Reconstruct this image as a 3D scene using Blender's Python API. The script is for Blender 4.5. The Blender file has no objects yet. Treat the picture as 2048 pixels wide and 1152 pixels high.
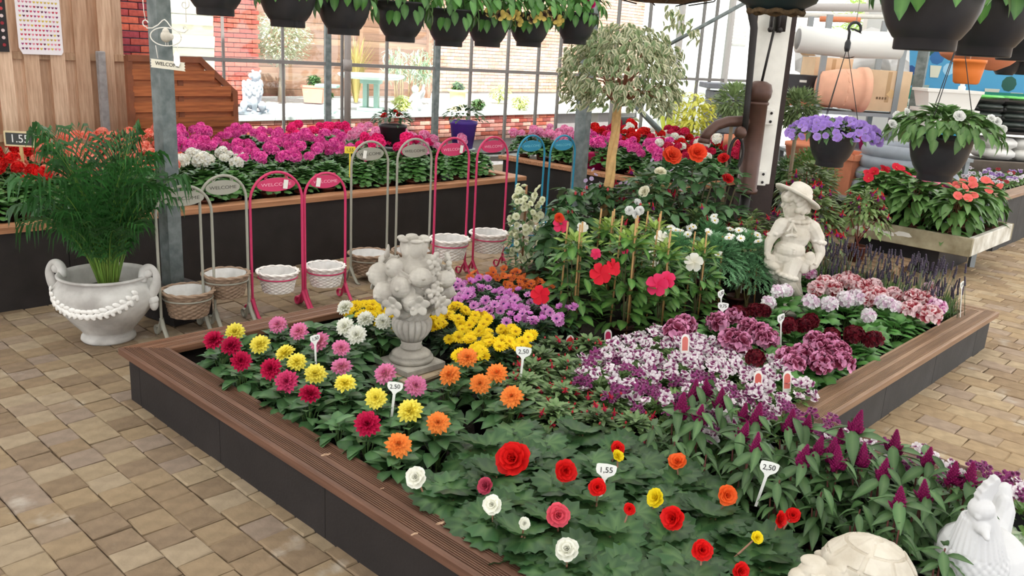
import bpy, math, random
import numpy as np
from mathutils import Matrix, Vector, Euler
random.seed(7)
PI = math.pi
scene = bpy.context.scene
COL = scene.collection

# ---------------------------------------------------------------- camera
F, PITCH, ROLL, YAW = 1724.5, 0.27241, 0.05744, math.radians(47.173)
CAM = np.array([-1.749, -4.291, 1.9])
_cp, _sp = math.cos(PITCH), math.sin(PITCH)
FW = np.array([math.sin(YAW)*_cp, math.cos(YAW)*_cp, -_sp])
_r0 = np.array([math.cos(YAW), -math.sin(YAW), 0]); _u0 = np.cross(_r0, FW)
RT = math.cos(ROLL)*_r0 + math.sin(ROLL)*_u0
UP = -math.sin(ROLL)*_r0 + math.cos(ROLL)*_u0
cam_d = bpy.data.cameras.new('camera'); cam = bpy.data.objects.new('camera', cam_d); COL.objects.link(cam)
m3 = np.stack([RT, UP, -FW], axis=1)
mw = Matrix([[*m3[i], CAM[i]] for i in range(3)] + [[0, 0, 0, 1]])
cam.matrix_world = mw
cam_d.sensor_width = 36; cam_d.lens = F/2048*36; cam_d.clip_end = 200
scene.camera = cam

# ---------------------------------------------------------------- light and exposure
world = bpy.data.worlds.new('sky'); scene.world = world; world.use_nodes = True
bg = world.node_tree.nodes['Background']
bg.inputs[0].default_value = (0.95, 0.975, 1.0, 1); bg.inputs[1].default_value = 1.9
sun_d = bpy.data.lights.new('sun', 'SUN'); sun = bpy.data.objects.new('sun', sun_d); COL.objects.link(sun)
sun_d.energy = 7.5; sun_d.angle = math.radians(1.5); sun_d.color = (1.0, 0.95, 0.87)
SUN_DIR = Vector((0.45, 0.62, -0.95)).normalized()          # the way the light travels
sun.rotation_euler = SUN_DIR.to_track_quat('-Z', 'Y').to_euler()
scene.view_settings.view_transform = 'Standard'; scene.view_settings.look = 'None'
scene.view_settings.exposure = 0.62; scene.view_settings.gamma = 1.0; scene.view_settings.use_curve_mapping = False
scene.cycles.use_denoising = True
scene.cycles.max_bounces = 8; scene.cycles.transparent_max_bounces = 16

# ---------------------------------------------------------------- picture point -> place in the world
def ray(x, y): return FW + (x-1024)/F*RT - (y-576)/F*UP
def gz(x, y, z=0.0):
    d = ray(x, y); t = (z-CAM[2])/d[2]; return CAM + t*d
def aw(x, y, w): return CAM + w*ray(x, y)
def gY(x, y, Y):
    d = ray(x, y); t = (Y-CAM[1])/d[1]; return CAM + t*d
def gX(x, y, X):
    d = ray(x, y); t = (X-CAM[0])/d[0]; return CAM + t*d
def proj(P):
    d = np.array(P, float)-CAM; w = d@FW
    return 1024+F*(d@RT)/w, 576-F*(d@UP)/w, w

# ---------------------------------------------------------------- mesh helpers
class M:
    def __init__(s): s.v=[]; s.f=[]; s.c=[]; s.m=[]
    def add(s, vf, col=(1,1,1), T=None, mi=0):
        vs, fs = vf[0], vf[1]; n = len(s.v)
        if T is not None: vs = [T @ Vector(p) for p in vs]
        s.v += [tuple(p) for p in vs]
        s.f += [tuple(i+n for i in f) for f in fs]
        if len(vf) > 2: s.c += vf[2]
        elif callable(col): s.c += [col(p) for p in vf[0]]
        else: s.c += [col]*len(vs)
        s.m += [mi]*len(fs); return s
    def box(s, c, d, col=(1,1,1), T=None, mi=0, rot=None, bev=0.0):
        t = Matrix.Translation(Vector(c))
        if rot is not None: t = t @ Euler(rot).to_matrix().to_4x4()
        if T is not None: t = T @ t
        return s.add(bbox(d, bev) if bev else boxvf(d), col, t, mi)
    def mesh(s, name, smooth=True):
        me = bpy.data.meshes.new(name); me.from_pydata(s.v, [], s.f)
        if s.c:
            a = me.color_attributes.new('Col', 'FLOAT_COLOR', 'POINT')
            arr = np.ones((len(s.v), 4), np.float32); arr[:, :3] = np.array(s.c, np.float32)[:, :3]
            a.data.foreach_set('color', arr.ravel())
        if smooth: me.polygons.foreach_set('use_smooth', [True]*len(me.polygons))
        if any(s.m): me.polygons.foreach_set('material_index', s.m)
        me.update(); return me
    def build(s, name, mats, parent=None, smooth=True, loc=None):
        me = s.mesh(name, smooth)
        for m_ in (mats if isinstance(mats, (list, tuple)) else [mats]): me.materials.append(m_)
        return put(name, me, parent, loc)
def put(name, me, parent=None, loc=None, rot=None, sc=None):
    o = bpy.data.objects.new(name, me); COL.objects.link(o)
    if parent is not None: o.parent = parent
    if loc is not None: o.location = loc
    if rot is not None: o.rotation_euler = rot
    if sc is not None: o.scale = (sc, sc, sc) if isinstance(sc, (int, float)) else sc
    return o
def thing(name, label, cat, loc=(0,0,0), rz=0.0, group=None):
    o = bpy.data.objects.new(name, None); COL.objects.link(o); o.empty_display_size = .05
    o.location = [float(q) for q in loc]; o.rotation_euler = (0, 0, rz); return tag(o, label, cat, group)
def tag(o, label, cat, group=None):
    o['label'] = label; o['category'] = cat
    if group: o['group'] = group
    return o
def stuff(o): o['kind'] = 'stuff'; return o
def struct(o): o['kind'] = 'structure'; return o
def kids(o): return [c for c in o.children]
def dup(o, parent=None, loc=None, rz=None, sc=None, label=None, group=None, skip=()):
    c = o.copy(); COL.objects.link(c)
    if parent is not None: c.parent = parent
    if loc is not None: c.location = [float(q) for q in loc]
    if rz is not None: c.rotation_euler = (0, 0, rz)
    if sc is not None: c.scale = (sc, sc, sc)
    if label: c['label'] = label
    if group: c['group'] = group
    for ch in o.children:
        if ch.name.split('.')[0] not in skip: dup(ch, c)
    return c
def boxvf(d):
    x, y, z = d[0]/2, d[1]/2, d[2]/2
    return [(-x,-y,-z),(x,-y,-z),(x,y,-z),(-x,y,-z),(-x,-y,z),(x,-y,z),(x,y,z),(-x,y,z)], \
        [(3,2,1,0),(4,5,6,7),(0,1,5,4),(1,2,6,5),(2,3,7,6),(3,0,4,7)]
def bbox(d, b):
    x, y, z = d[0]/2, d[1]/2, d[2]/2; V = []; rings = []
    for (k, zz) in ((b, -z), (0, -z+b), (0, z-b), (b, z)):
        n = len(V); a, c = x-k, y-k; q = b*.6 if k == 0 else 0
        pts = [(-x+k+0,-y+k),(x-k,-y+k),(x-k,y-k),(-x+k,y-k)]
        V += [(p[0], p[1], zz) for p in pts]; rings.append(n)
    Fs = [(3,2,1,0)]
    for a, c in zip(rings, rings[1:]):
        Fs += [(a+i, a+(i+1)%4, c+(i+1)%4, c+i) for i in range(4)]
    n = rings[-1]; Fs.append((n, n+1, n+2, n+3)); return V, Fs
def lathe(prof, n=24, cap=True, fn=None):
    V = []; Fs = []
    for i, (r, z) in enumerate(prof):
        for k in range(n):
            a = 2*PI*k/n; rr = fn(r, z, a) if fn else r
            V.append((rr*math.cos(a), rr*math.sin(a), z))
    for i in range(len(prof)-1):
        for k in range(n):
            a, b = i*n+k, i*n+(k+1)%n; Fs.append((a, b, b+n, a+n))
    if cap:
        if prof[0][0] > 1e-5: Fs.append(tuple(range(n-1, -1, -1)))
        if prof[-1][0] > 1e-5: Fs.append(tuple(range((len(prof)-1)*n, len(prof)*n)))
    return V, Fs
def tube(path, rad, n=8, closed=False, cap=True, flat=None):
    P = [Vector(p) for p in path]; L = len(P); V = []; Fs = []
    R_ = rad if isinstance(rad, (list, tuple)) else [rad]*L
    T0 = (P[1]-P[0]).normalized()
    ref = Vector((0,0,1)) if abs(T0.z) < .9 else Vector((1,0,0))
    nrm = T0.cross(ref).normalized()
    for i in range(L):
        if closed: t = (P[(i+1)%L]-P[i-1]).normalized()
        else: t = (P[min(i+1,L-1)]-P[max(i-1,0)]).normalized()
        nrm = (nrm - t*nrm.dot(t)).normalized(); b = t.cross(nrm)
        for k in range(n):
            a = 2*PI*k/n
            f1, f2 = (flat if flat else (1, 1))
            V.append(P[i] + (nrm*math.cos(a)*f1 + b*math.sin(a)*f2)*R_[i])
    for i in range(L if closed else L-1):
        j = (i+1) % L
        for k in range(n):
            Fs.append((i*n+k, i*n+(k+1)%n, j*n+(k+1)%n, j*n+k))
    if cap and not closed:
        Fs.append(tuple(range(n-1,-1,-1))); Fs.append(tuple(range((L-1)*n, L*n)))
    return V, Fs
def spline(pts, n=6):
    P = [Vector(p) for p in pts]; P = [P[0]*2-P[1]]+P+[P[-1]*2-P[-2]]; out = []
    for i in range(1, len(P)-2):
        a, b, c, d = P[i-1:i+3]
        for k in range(n):
            t = k/n; out.append(.5*((2*b)+(c-a)*t+(2*a-5*b+4*c-d)*t*t+(3*b-a-3*c+d)*t**3))
    return out+[P[-2]]
def ball(r=(1,1,1), seg=12, ring=8):
    if isinstance(r, (int, float)): r = (r, r, r)
    V = [(0,0,-r[2])]; Fs = []
    for i in range(1, ring):
        ph = -PI/2+PI*i/ring
        for k in range(seg):
            a = 2*PI*k/seg; V.append((r[0]*math.cos(ph)*math.cos(a), r[1]*math.cos(ph)*math.sin(a), r[2]*math.sin(ph)))
    V.append((0,0,r[2])); t = len(V)-1
    for k in range(seg):
        Fs.append((0, 1+(k+1)%seg, 1+k)); q = 1+(ring-2)*seg; Fs.append((t, q+k, q+(k+1)%seg))
    for i in range(ring-2):
        for k in range(seg):
            a, b = 1+i*seg+k, 1+i*seg+(k+1)%seg; Fs.append((a, b, b+seg, a+seg))
    return V, Fs
def TR(loc=(0,0,0), rot=(0,0,0), sc=1.0):
    s3 = (sc, sc, sc) if isinstance(sc, (int, float)) else sc
    return Matrix.LocRotScale(Vector(loc), Euler(rot), Vector(s3))
def capsule(a, b, ra, rb, n=10):
    a, b = Vector(a), Vector(b); d = (b-a).normalized()
    pts = [a-d*ra*.98, a-d*ra*.7, a, b, b+d*rb*.7, b+d*rb*.98]; rr = [ra*.2, ra*.71, ra, rb, rb*.71, rb*.2]
    return tube(pts, rr, n)
def prism(pts, h):
    n = len(pts)
    V = [(p[0], p[1], 0) for p in pts] + [(p[0], p[1], h) for p in pts]
    return V, [tuple(range(n-1,-1,-1)), tuple(range(n, 2*n))] + [(i, (i+1)%n, n+(i+1)%n, n+i) for i in range(n)]
def sculpt(name, m, mt, parent, voxel, smooth=4, loc=None, fac=.5, dec=None):
    me = m.mesh('raw', False); me.color_attributes.remove(me.color_attributes[0])
    o = bpy.data.objects.new('raw', me); COL.objects.link(o)
    r = o.modifiers.new('r', 'REMESH'); r.mode = 'VOXEL'; r.voxel_size = voxel
    if smooth:
        s_ = o.modifiers.new('s', 'SMOOTH'); s_.iterations = smooth; s_.factor = fac
    if dec:
        d_ = o.modifiers.new('d', 'DECIMATE'); d_.ratio = dec
    dg = bpy.context.evaluated_depsgraph_get(); dg.update()
    out = bpy.data.meshes.new_from_object(o.evaluated_get(dg)); out.name = name
    bpy.data.objects.remove(o); bpy.data.meshes.remove(me)
    out.polygons.foreach_set('use_smooth', [True]*len(out.polygons)); out.materials.clear(); out.materials.append(mt)
    return put(name, out, parent, loc)
def text(name, s, size, mt, parent, loc, rot, ext=.0008, align='CENTER', xs=1.0):
    cu = bpy.data.curves.new(name, 'FONT'); cu.body = s; cu.size = size; cu.align_x = align; cu.align_y = 'CENTER'; cu.extrude = ext
    o = bpy.data.objects.new(name, cu); COL.objects.link(o)
    dg = bpy.context.evaluated_depsgraph_get(); dg.update()
    me = bpy.data.meshes.new_from_object(o.evaluated_get(dg)); me.materials.clear(); me.materials.append(mt)
    bpy.data.objects.remove(o); bpy.data.curves.remove(cu)
    return put(name, me, parent, loc, rot, (xs, 1, 1))

# ---------------------------------------------------------------- materials
_mats = {}
def S(r, g, b):                                   # sRGB 0-255 -> linear
    f = lambda c: (c/255/12.92) if c/255 <= .04045 else ((c/255+.055)/1.055)**2.4
    return (f(r), f(g), f(b))
def mat(name, col=(1,1,1), rough=.6, spec=.35, metal=0, noise=0., ns=8., bump=0., bs=60., attr=False, trans=0., rnd=0., stretch=None, c2=None, emit=None, coord='Object', alpha=None, bloom_=None):
    if name in _mats: return _mats[name]
    m_ = bpy.data.materials.new(name); m_.use_nodes = True; nt = m_.node_tree; N = nt.nodes; Lk = nt.links
    p = N['Principled BSDF']; out = N['Material Output']
    p.inputs['Roughness'].default_value = rough; p.inputs['Metallic'].default_value = metal
    p.inputs['Specular IOR Level'].default_value = spec
    tc = N.new('ShaderNodeTexCoord').outputs[coord]
    def noise_node(sc, detail=5, st=None):
        t = N.new('ShaderNodeTexNoise'); t.inputs['Scale'].default_value = sc; t.inputs['Detail'].default_value = detail
        if st:
            mp = N.new('ShaderNodeMapping'); mp.inputs['Scale'].default_value = st; Lk.new(tc, mp.inputs[0]); Lk.new(mp.outputs[0], t.inputs[0])
        else: Lk.new(tc, t.inputs[0])
        return t.outputs['Fac']
    def mixc(a, b, fac, mode='MULTIPLY'):
        x = N.new('ShaderNodeMix'); x.data_type = 'RGBA'; x.blend_type = mode
        for k, val in ((0, fac), (6, a), (7, b)):
            if hasattr(val, 'is_output'): Lk.new(val, x.inputs[k])
            elif isinstance(val, tuple): x.inputs[k].default_value = (*val[:3], 1)
            else: x.inputs[k].default_value = val
        return x.outputs[2]
    base = col
    if c2 is not None:
        mr = N.new('ShaderNodeMapRange'); mr.inputs[1].default_value = .36; mr.inputs[2].default_value = .64
        Lk.new(noise_node(ns, 6, stretch), mr.inputs[0]); base = mixc(col, c2, mr.outputs[0], 'MIX')
    elif noise:
        mr = N.new('ShaderNodeMapRange'); mr.inputs[1].default_value = .3; mr.inputs[2].default_value = .7
        mr.inputs[3].default_value = 1-noise; mr.inputs[4].default_value = 1+noise
        Lk.new(noise_node(ns, 6, stretch), mr.inputs[0])
        cb = N.new('ShaderNodeCombineColor'); [Lk.new(mr.outputs[0], cb.inputs[i]) for i in range(3)]
        base = mixc(col, cb.outputs[0], 1.0)
    if attr:
        at = N.new('ShaderNodeAttribute'); at.attribute_name = 'Col'; base = mixc(at.outputs['Color'], base, 1.0)
    if bloom_:                                    # pale lime bloom in scattered patches, a stain of its own
        mr = N.new('ShaderNodeMapRange'); mr.inputs[1].default_value = .62; mr.inputs[2].default_value = .80; mr.inputs[4].default_value = .75
        gp = N.new('ShaderNodeNewGeometry'); t = N.new('ShaderNodeTexNoise'); t.inputs['Scale'].default_value = bloom_[1]; t.inputs['Detail'].default_value = 6; Lk.new(gp.outputs['Position'], t.inputs[0])
        Lk.new(t.outputs['Fac'], mr.inputs[0]); base = mixc(base, bloom_[0], mr.outputs[0], 'MIX')
    if rnd:
        oi = N.new('ShaderNodeObjectInfo'); mr = N.new('ShaderNodeMapRange'); mr.inputs[3].default_value = 1-rnd; mr.inputs[4].default_value = 1+rnd
        Lk.new(oi.outputs['Random'], mr.inputs[0])
        cb = N.new('ShaderNodeCombineColor'); [Lk.new(mr.outputs[0], cb.inputs[i]) for i in range(3)]
        base = mixc(base, cb.outputs[0], 1.0)
    if hasattr(base, 'is_output'): Lk.new(base, p.inputs['Base Color'])
    else: p.inputs['Base Color'].default_value = (*base[:3], 1)
    if bump:
        b = N.new('ShaderNodeBump'); b.inputs['Strength'].default_value = bump; b.inputs['Distance'].default_value = .01
        Lk.new(noise_node(bs, 4, stretch), b.inputs['Height']); Lk.new(b.outputs[0], p.inputs['Normal'])
    if trans:
        t = N.new('ShaderNodeBsdfTranslucent'); mx = N.new('ShaderNodeMixShader'); mx.inputs[0].default_value = trans
        if hasattr(base, 'is_output'): Lk.new(base, t.inputs[0])
        else: t.inputs[0].default_value = (*base[:3], 1)
        Lk.new(p.outputs[0], mx.inputs[1]); Lk.new(t.outputs[0], mx.inputs[2]); Lk.new(mx.outputs[0], out.inputs[0])
    if emit: p.inputs['Emission Color'].default_value = (*emit[0], 1); p.inputs['Emission Strength'].default_value = emit[1]
    _mats[name] = m_; return m_
def glass_mat(name, tint=(.93,.97,.96), refl=.10):
    if name in _mats: return _mats[name]
    m_ = bpy.data.materials.new(name); m_.use_nodes = True; nt = m_.node_tree; N = nt.nodes; Lk = nt.links; N.remove(N['Principled BSDF'])
    t = N.new('ShaderNodeBsdfTransparent'); t.inputs[0].default_value = (*tint, 1)
    g = N.new('ShaderNodeBsdfGlossy'); g.inputs[1].default_value = .03
    fr = N.new('ShaderNodeLayerWeight'); fr.inputs[0].default_value = .5
    pw = N.new('ShaderNodeMath'); pw.operation = 'POWER'; pw.inputs[1].default_value = 4; Lk.new(fr.outputs['Facing'], pw.inputs[0])
    ma = N.new('ShaderNodeMath'); ma.operation = 'MULTIPLY_ADD'; ma.inputs[1].default_value = .5; ma.inputs[2].default_value = refl*.4; Lk.new(pw.outputs[0], ma.inputs[0])
    mx = N.new('ShaderNodeMixShader'); Lk.new(ma.outputs[0], mx.inputs[0]); Lk.new(t.outputs[0], mx.inputs[1]); Lk.new(g.outputs[0], mx.inputs[2])
    Lk.new(mx.outputs[0], N['Material Output'].inputs[0]); _mats[name] = m_; return m_
LEAF = mat('leaf', rough=.38, spec=.45, attr=True, trans=.2, rnd=.30)
PETAL = mat('petal', rough=.55, spec=.2, attr=True, trans=.25, rnd=.07)
PLAIN = mat('plain', rough=.6, attr=True)
PLASTIC = mat('plastic', rough=.42, spec=.4, attr=True)
BLACKP = mat('black_plastic', S(44,44,48), rough=.38, spec=.4, noise=.15, ns=20)
# ---------------------------------------------------------------- floor of tumbled pavers
GROUT = mat('joint_sand', S(112,96,74), rough=.95, noise=.3, ns=40)
PAVER = mat('paver_stone', (1,1,1), rough=.9, spec=.15, attr=True, noise=.16, ns=14, bump=.35, bs=45, bloom_=(S(206,200,190), 3.4))
flo = M(); flo.add(([(-14,-14,-.03),(26,-14,-.03),(26,5.9,-.03),(-14,5.9,-.03)], [(0,1,2,3)]))
floor = struct(flo.build('floor', GROUT, smooth=False))
def paver_vf(L, W, b=.007, h=.05):
    x, y = L/2-.0018, W/2-.0018; V = []
    r = lambda s=.0035: random.uniform(-s, s)
    for k, z in ((0,-h), (0,-b*.8), (b,0)):
        V += [(-x+k+r(), -y+k+r(), z+r(.001)), (x-k+r(), -y+k+r(), z+r(.001)), (x-k+r(), y-k+r(), z+r(.001)), (-x+k+r(), y-k+r(), z+r(.001))]
    Fs = [(8,9,10,11)] + [(a+i, a+(i+1)%4, a+4+(i+1)%4, a+4+i) for a in (0,4) for i in range(4)]
    return V, Fs
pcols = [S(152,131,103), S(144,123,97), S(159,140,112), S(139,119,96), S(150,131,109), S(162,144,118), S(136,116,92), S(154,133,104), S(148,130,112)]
PM = {}
for L in (.142, .21):
    PM[L] = []
    for c in pcols:
        c = tuple(min(1, q*k_) for q, k_ in zip(c, (1.22,1.22,1.25) if L > .2 else (.84,.85,.90)))   # brighter light on the right aisle painted in: longer bricks paler, shorter ones darker
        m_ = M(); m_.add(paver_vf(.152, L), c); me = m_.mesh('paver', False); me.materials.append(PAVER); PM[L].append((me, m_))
cells = []
row = 0; X = -6.0
while X < 15:
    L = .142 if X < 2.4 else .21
    Y = -8 + (row*.37 % 1)*L
    while Y < 2.05:
        x, y = X+.076, Y+L/2; Y += L
        if x > 12 and y > -1: continue
        if .05 < x < 4.84 and -2.66 < y < -.07: continue
        if .05 < x < 1.96 and y < -2.66: continue
        if x < 4.9 and y > 2.0: continue
        px, py, w = proj((x, y, 0))
        seen = w > .5 and -60 < px < 2110 and 250 < py < 1230
        cells.append((0 if seen else 1, w if w > 0 else 99, x, y, L))
    X += .152; row += 1
cells.sort()
pav_rest = M()
for i, (hid, w, x, y, L) in enumerate(cells):
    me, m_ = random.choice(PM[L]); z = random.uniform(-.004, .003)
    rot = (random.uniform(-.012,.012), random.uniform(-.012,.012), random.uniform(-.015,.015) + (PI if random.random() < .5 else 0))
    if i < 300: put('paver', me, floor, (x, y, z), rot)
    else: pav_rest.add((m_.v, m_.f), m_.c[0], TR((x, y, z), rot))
stuff(pav_rest.build('paver_field', PAVER, floor, smooth=False))

# ---------------------------------------------------------------- raised beds
WALLD = mat('dark_board', S(46,42,41), rough=.75, spec=.2, noise=.16, ns=5, bump=.15, bs=80)
WALLM = mat('grey_board', S(74,72,71), rough=.8, spec=.2, noise=.14, ns=5, bump=.15, bs=80)
SOIL = mat('dark_gravel', S(58,50,46), rough=.95, noise=.5, ns=90, bump=.8, bs=120)
def wood(name, c1, c2, axis, rough=.55, ns=7):
    st = [1,1,1]; st = [s*6 for s in st]; st[axis] = .35
    return mat(name, c1, rough=rough, spec=.3, c2=c2, ns=ns, stretch=tuple(st), bump=.12, bs=9)
RAILY = wood('rail_wood_y', S(112,80,64), S(92,64,50), 1); RAILX = wood('rail_wood_x', S(134,96,74), S(112,78,58), 0)
RAILR = wood('rail_wood_grey', S(158,126,100), S(134,106,84), 0)
def board_profile(w, t, groove=0):
    # cross-section from left to right over the top; bands of fine grooves cut 3 mm deep
    top = [(0, t-.006), (.006, t)]
    if groove:
        for (a, b) in ((.10, .44), (.56, .90)):
            n = groove; step = (b-a)*w/n
            for i in range(n):
                q = a*w+i*step; top += [(q, t), (q+step*.06, t-.008), (q+step*.44, t-.008), (q+step*.50, t)]
    top += [(w-.006, t), (w, t-.006), (w, 0), (0, 0)]
    return top
def rail(name, P0, P1, inner0, inner1, t, mt, parent, groove=7, z=0):
    # board between outer line P0-P1 and inner line inner0-inner1 (mitred ends)
    P0, P1, I0, I1 = [Vector((*p, 0)) for p in (P0, P1, inner0, inner1)]
    w = 1.0; prof = board_profile(1.0, t, 0)
    dist = abs((I0-P0).cross((P1-P0).normalized()).z)
    prof = [(q/dist, zz) for q, zz in board_profile(dist, t, groove)]
    V = []; n = len(prof)
    for a, b in ((P0, I0), (P1, I1)):
        for q, zz in prof: p = a.lerp(b, q); V.append((p.x, p.y, z+zz))
    Fs = [(i, i+n, (i+1)%n+n, (i+1)%n) for i in range(n)] + [tuple(range(n)), tuple(range(2*n-1, n-1, -1))]
    m_ = M(); m_.add((V, Fs)); return m_.build(name, mt, parent, smooth=False)
def wallrun(parent, a, b, zt, mt, seg=.82, first=.12, th=.03):
    a, b = Vector((*a, 0)), Vector((*b, 0)); L = (b-a).length; d = (b-a)/L; ang = math.atan2(d.y, d.x)
    cuts = [0, first]; 
    while cuts[-1] < L-.05: cuts.append(min(L, cuts[-1]+seg))
    for s, e in zip(cuts, cuts[1:]):
        if e-s < .02: continue
        m_ = M(); m_.box((0,0,zt/2-.01), (e-s-.004, th, zt+.02), bev=.003)
        o = m_.build('wall_panel', mt, parent, smooth=False, loc=a+d*(s+e)/2); o.rotation_euler = (0,0,ang)
def bed_fill(parent, pts, z, mt=SOIL, name='soil'):
    m_ = M(); m_.add(prism(pts, .05), T=Matrix.Translation((0,0,z-.05))); return m_.build(name, mt, parent, smooth=False)

bed = thing('raised_bed', 'large L-shaped raised bed of dark boards with grooved brown rail in the middle', 'planter')
ZW, ZT = .232, .038
wallrun(bed, (0,0), (0,-5.6), ZW, WALLD); wallrun(bed, (4.93,0), (0,0), ZW, WALLD)
wallrun(bed, (4.93,-2.76), (4.93,0), ZW, WALLM); wallrun(bed, (2.06,-2.76), (4.93,-2.76), ZW, WALLM)
wallrun(bed, (2.06,-5.6), (2.06,-2.76), ZW, WALLM)
rail('rail_board', (-.03,.09), (-.03,-5.6), (.175,-.075), (.175,-5.6), ZT, RAILY, bed, 7, ZW)
rail('rail_board', (4.98,.09), (-.03,.09), (4.80,-.075), (.175,-.075), ZT, RAILX, bed, 4, ZW)
rail('rail_board', (4.98,-2.81), (4.98,.09), (4.80,-2.62), (4.80,-.075), ZT, RAILR, bed, 6, ZW)
rail('rail_board', (2.11,-2.81), (4.98,-2.81), (1.92,-2.62), (4.80,-2.62), ZT, RAILR, bed, 8, ZW)
rail('rail_board', (2.11,-5.6), (2.11,-2.81), (1.92,-5.6), (1.92,-2.62), ZT, RAILY, bed, 6, ZW)
bed_fill(bed, [(.01,-.01),(.01,-5.6),(2.05,-5.6),(2.05,-2.75),(4.92,-2.75),(4.92,-.01)], .06)

for kx, ky, kr in ((652,909,.014),(881,1046,.013),(829,1068,.009),(764,977,.006)):
    q = gz(kx, ky, ZW+ZT); m_ = M(); m_.add(lathe([(kr,0),(kr*.9,.0012),(kr*.45,.0016),(0,.001)], 14), T=TR((q[0], q[1], ZW+ZT-.0004), (0,0,1.4), (.7,1.7,1))); m_.build('knot', mat('pale_knot', S(196,166,138), rough=.6, c2=S(120,84,62), ns=60), bed)
bedA = thing('raised_bed', 'long dark raised bed full of geraniums behind the welcome stands', 'planter')
A0, A1, AZ = -4.0, 5.0, .535
wallrun(bedA, (A1,1.93), (A0,1.93), AZ, WALLD, 2.4, 2.2); wallrun(bedA, (A1,4.75), (A1,1.93), AZ, WALLD, 2.4, 2.2)
RAILA = wood('rail_wood_a', S(186,134,98), S(150,104,74), 0)
m_x = [A1+.05]; 
while m_x[-1] > A0: m_x.append(m_x[-1]-2.3)
for i in range(len(m_x)-1):
    x1, x0 = m_x[i], m_x[i+1]
    rail('rail_board', (x1-.003, 1.89), (x0+.003, 1.89), (x1-.003-(.15 if i == 0 else 0), 2.03), (x0+.003, 2.03), .046, RAILA, bedA, 0, AZ)
rail('rail_board', (A1+.05, 4.8), (A1+.05, 1.89), (A1-.1, 4.8), (A1-.1, 2.03), .046, RAILY if 0 else RAILA, bedA, 0, AZ)
bed_fill(bedA, [(A0,1.95),(A1-.02,1.95),(A1-.02,4.75),(A0,4.75)], .48)

bedB = thing('raised_bed', 'dark raised bed of pink and red geraniums beside the blue welcome stands', 'planter')
wallrun(bedB, (6.1,3.25), (6.1,.6), AZ, WALLD, 2.4, 1.2); wallrun(bedB, (6.1,.6), (8.5,.6), AZ, WALLD, 2.4, 1.2)
rail('rail_board', (6.05,3.3), (6.05,.55), (6.2,3.3), (6.2,.70), .046, RAILA, bedB, 0, AZ)
rail('rail_board', (6.05,.55), (8.5,.55), (6.2,.70), (8.5,.70), .046, RAILA, bedB, 0, AZ)
bed_fill(bedB, [(6.12,.62),(8.5,.62),(8.5,3.25),(6.12,3.25)], .48)

bedD = thing('raised_bed', 'grey raised bed of violas and pansies at the far right aisle', 'planter')
wallrun(bedD, (8.8,.45), (8.8,-1.75), .58, WALLM, 1.6, .8); wallrun(bedD, (8.8,-1.75), (14.5,-1.75), .58, WALLM, 1.6, .8)
rail('rail_board', (8.75,.5), (8.75,-1.80), (8.93,.5), (8.93,-1.62), .04, RAILR, bedD, 0, .58)
rail('rail_board', (8.75,-1.80), (14.5,-1.80), (8.93,-1.62), (14.5,-1.62), .04, RAILR, bedD, 0, .58)
bed_fill(bedD, [(8.82,-1.73),(14.5,-1.73),(14.5,.45),(8.82,.45)], .53)
# ---------------------------------------------------------------- translucent roof over the sales floor
def sheet_mat():
    m_ = bpy.data.materials.new('roof_sheet'); m_.use_nodes = True; nt = m_.node_tree; N = nt.nodes; N.remove(N['Principled BSDF'])
    t = N.new('ShaderNodeBsdfTranslucent'); t.inputs[0].default_value = (.66,.66,.65,1)
    d = N.new('ShaderNodeBsdfDiffuse'); d.inputs[0].default_value = (.80,.80,.80,1)
    x = N.new('ShaderNodeMixShader'); x.inputs[0].default_value = .22
    nt.links.new(t.outputs[0], x.inputs[1]); nt.links.new(d.outputs[0], x.inputs[2]); nt.links.new(x.outputs[0], N['Material Output'].inputs[0]); return m_
SHEET = sheet_mat()
GALV = mat('galvanised_steel', S(128,136,136), rough=.5, metal=.35, c2=S(96,106,106), ns=14, spec=.4)
ALU = mat('window_bar', S(128,124,122), rough=.5, metal=.2)
ALUL = mat('pale_bar', S(196,192,190), rough=.5)
WHITEP = mat('white_paint', S(232,230,224), rough=.5, noise=.05, ns=12, bump=.1, bs=30)
RZ = 3.25
ceil = M(); ceil.box((2.5,-3.2,RZ), (23,16.4,.02)); ceil = struct(ceil.build('ceiling', SHEET, smooth=False))
for k in range(8):
    m_ = M(); m_.box((-8+k*2.9, -3.2, RZ-.06), (.06, 16.4, .1)); m_.build('roof_bar', ALUL, ceil, smooth=False)
for yy in (-10.5, -6.5, 1.1, 4.6):
    m_ = M(); m_.box((2.5, yy, RZ-.19), (23, .08, .16)); m_.build('roof_beam', ALUL, ceil, smooth=False)

# ---------------------------------------------------------------- timber fence on the left
FENCE = mat('fence_timber', (1,1,1), rough=.8, spec=.2, attr=True, c2=(.72,.66,.62), ns=5, stretch=(9,9,.7), bump=.25, bs=9, rnd=.10)
fence = thing('timber_fence', 'tall pale vertical-board timber fence at the upper left behind the flowers', 'fence', (0,5.1,0))
xr = 2.2; i = 0; fx = -3.5
while fx < xr:
    c = random.choice([S(214,182,156), S(200,168,142), S(220,190,164), S(192,158,132)])
    m_ = M(); m_.box((0,0,0), (.135,.02,2.8), c, bev=.003); o = m_.build('fence_board', FENCE, fence, smooth=False, loc=(fx, -.03, 1.72))
    m_ = M(); m_.box((0,0,0), (.15,.02,2.8), tuple(q*.92 for q in c), bev=.003); m_.build('fence_board', FENCE, fence, smooth=False, loc=(fx+.12, .03, 1.72))
    fx += .24; i += 1
for z in (.77, 1.56, 2.5):
    m_ = M(); m_.box(((xr-3.5)/2-.05,0,z), (xr+3.7,.035,.07), S(190,158,130)); m_.build('crossbar', FENCE, fence, smooth=False)
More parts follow.
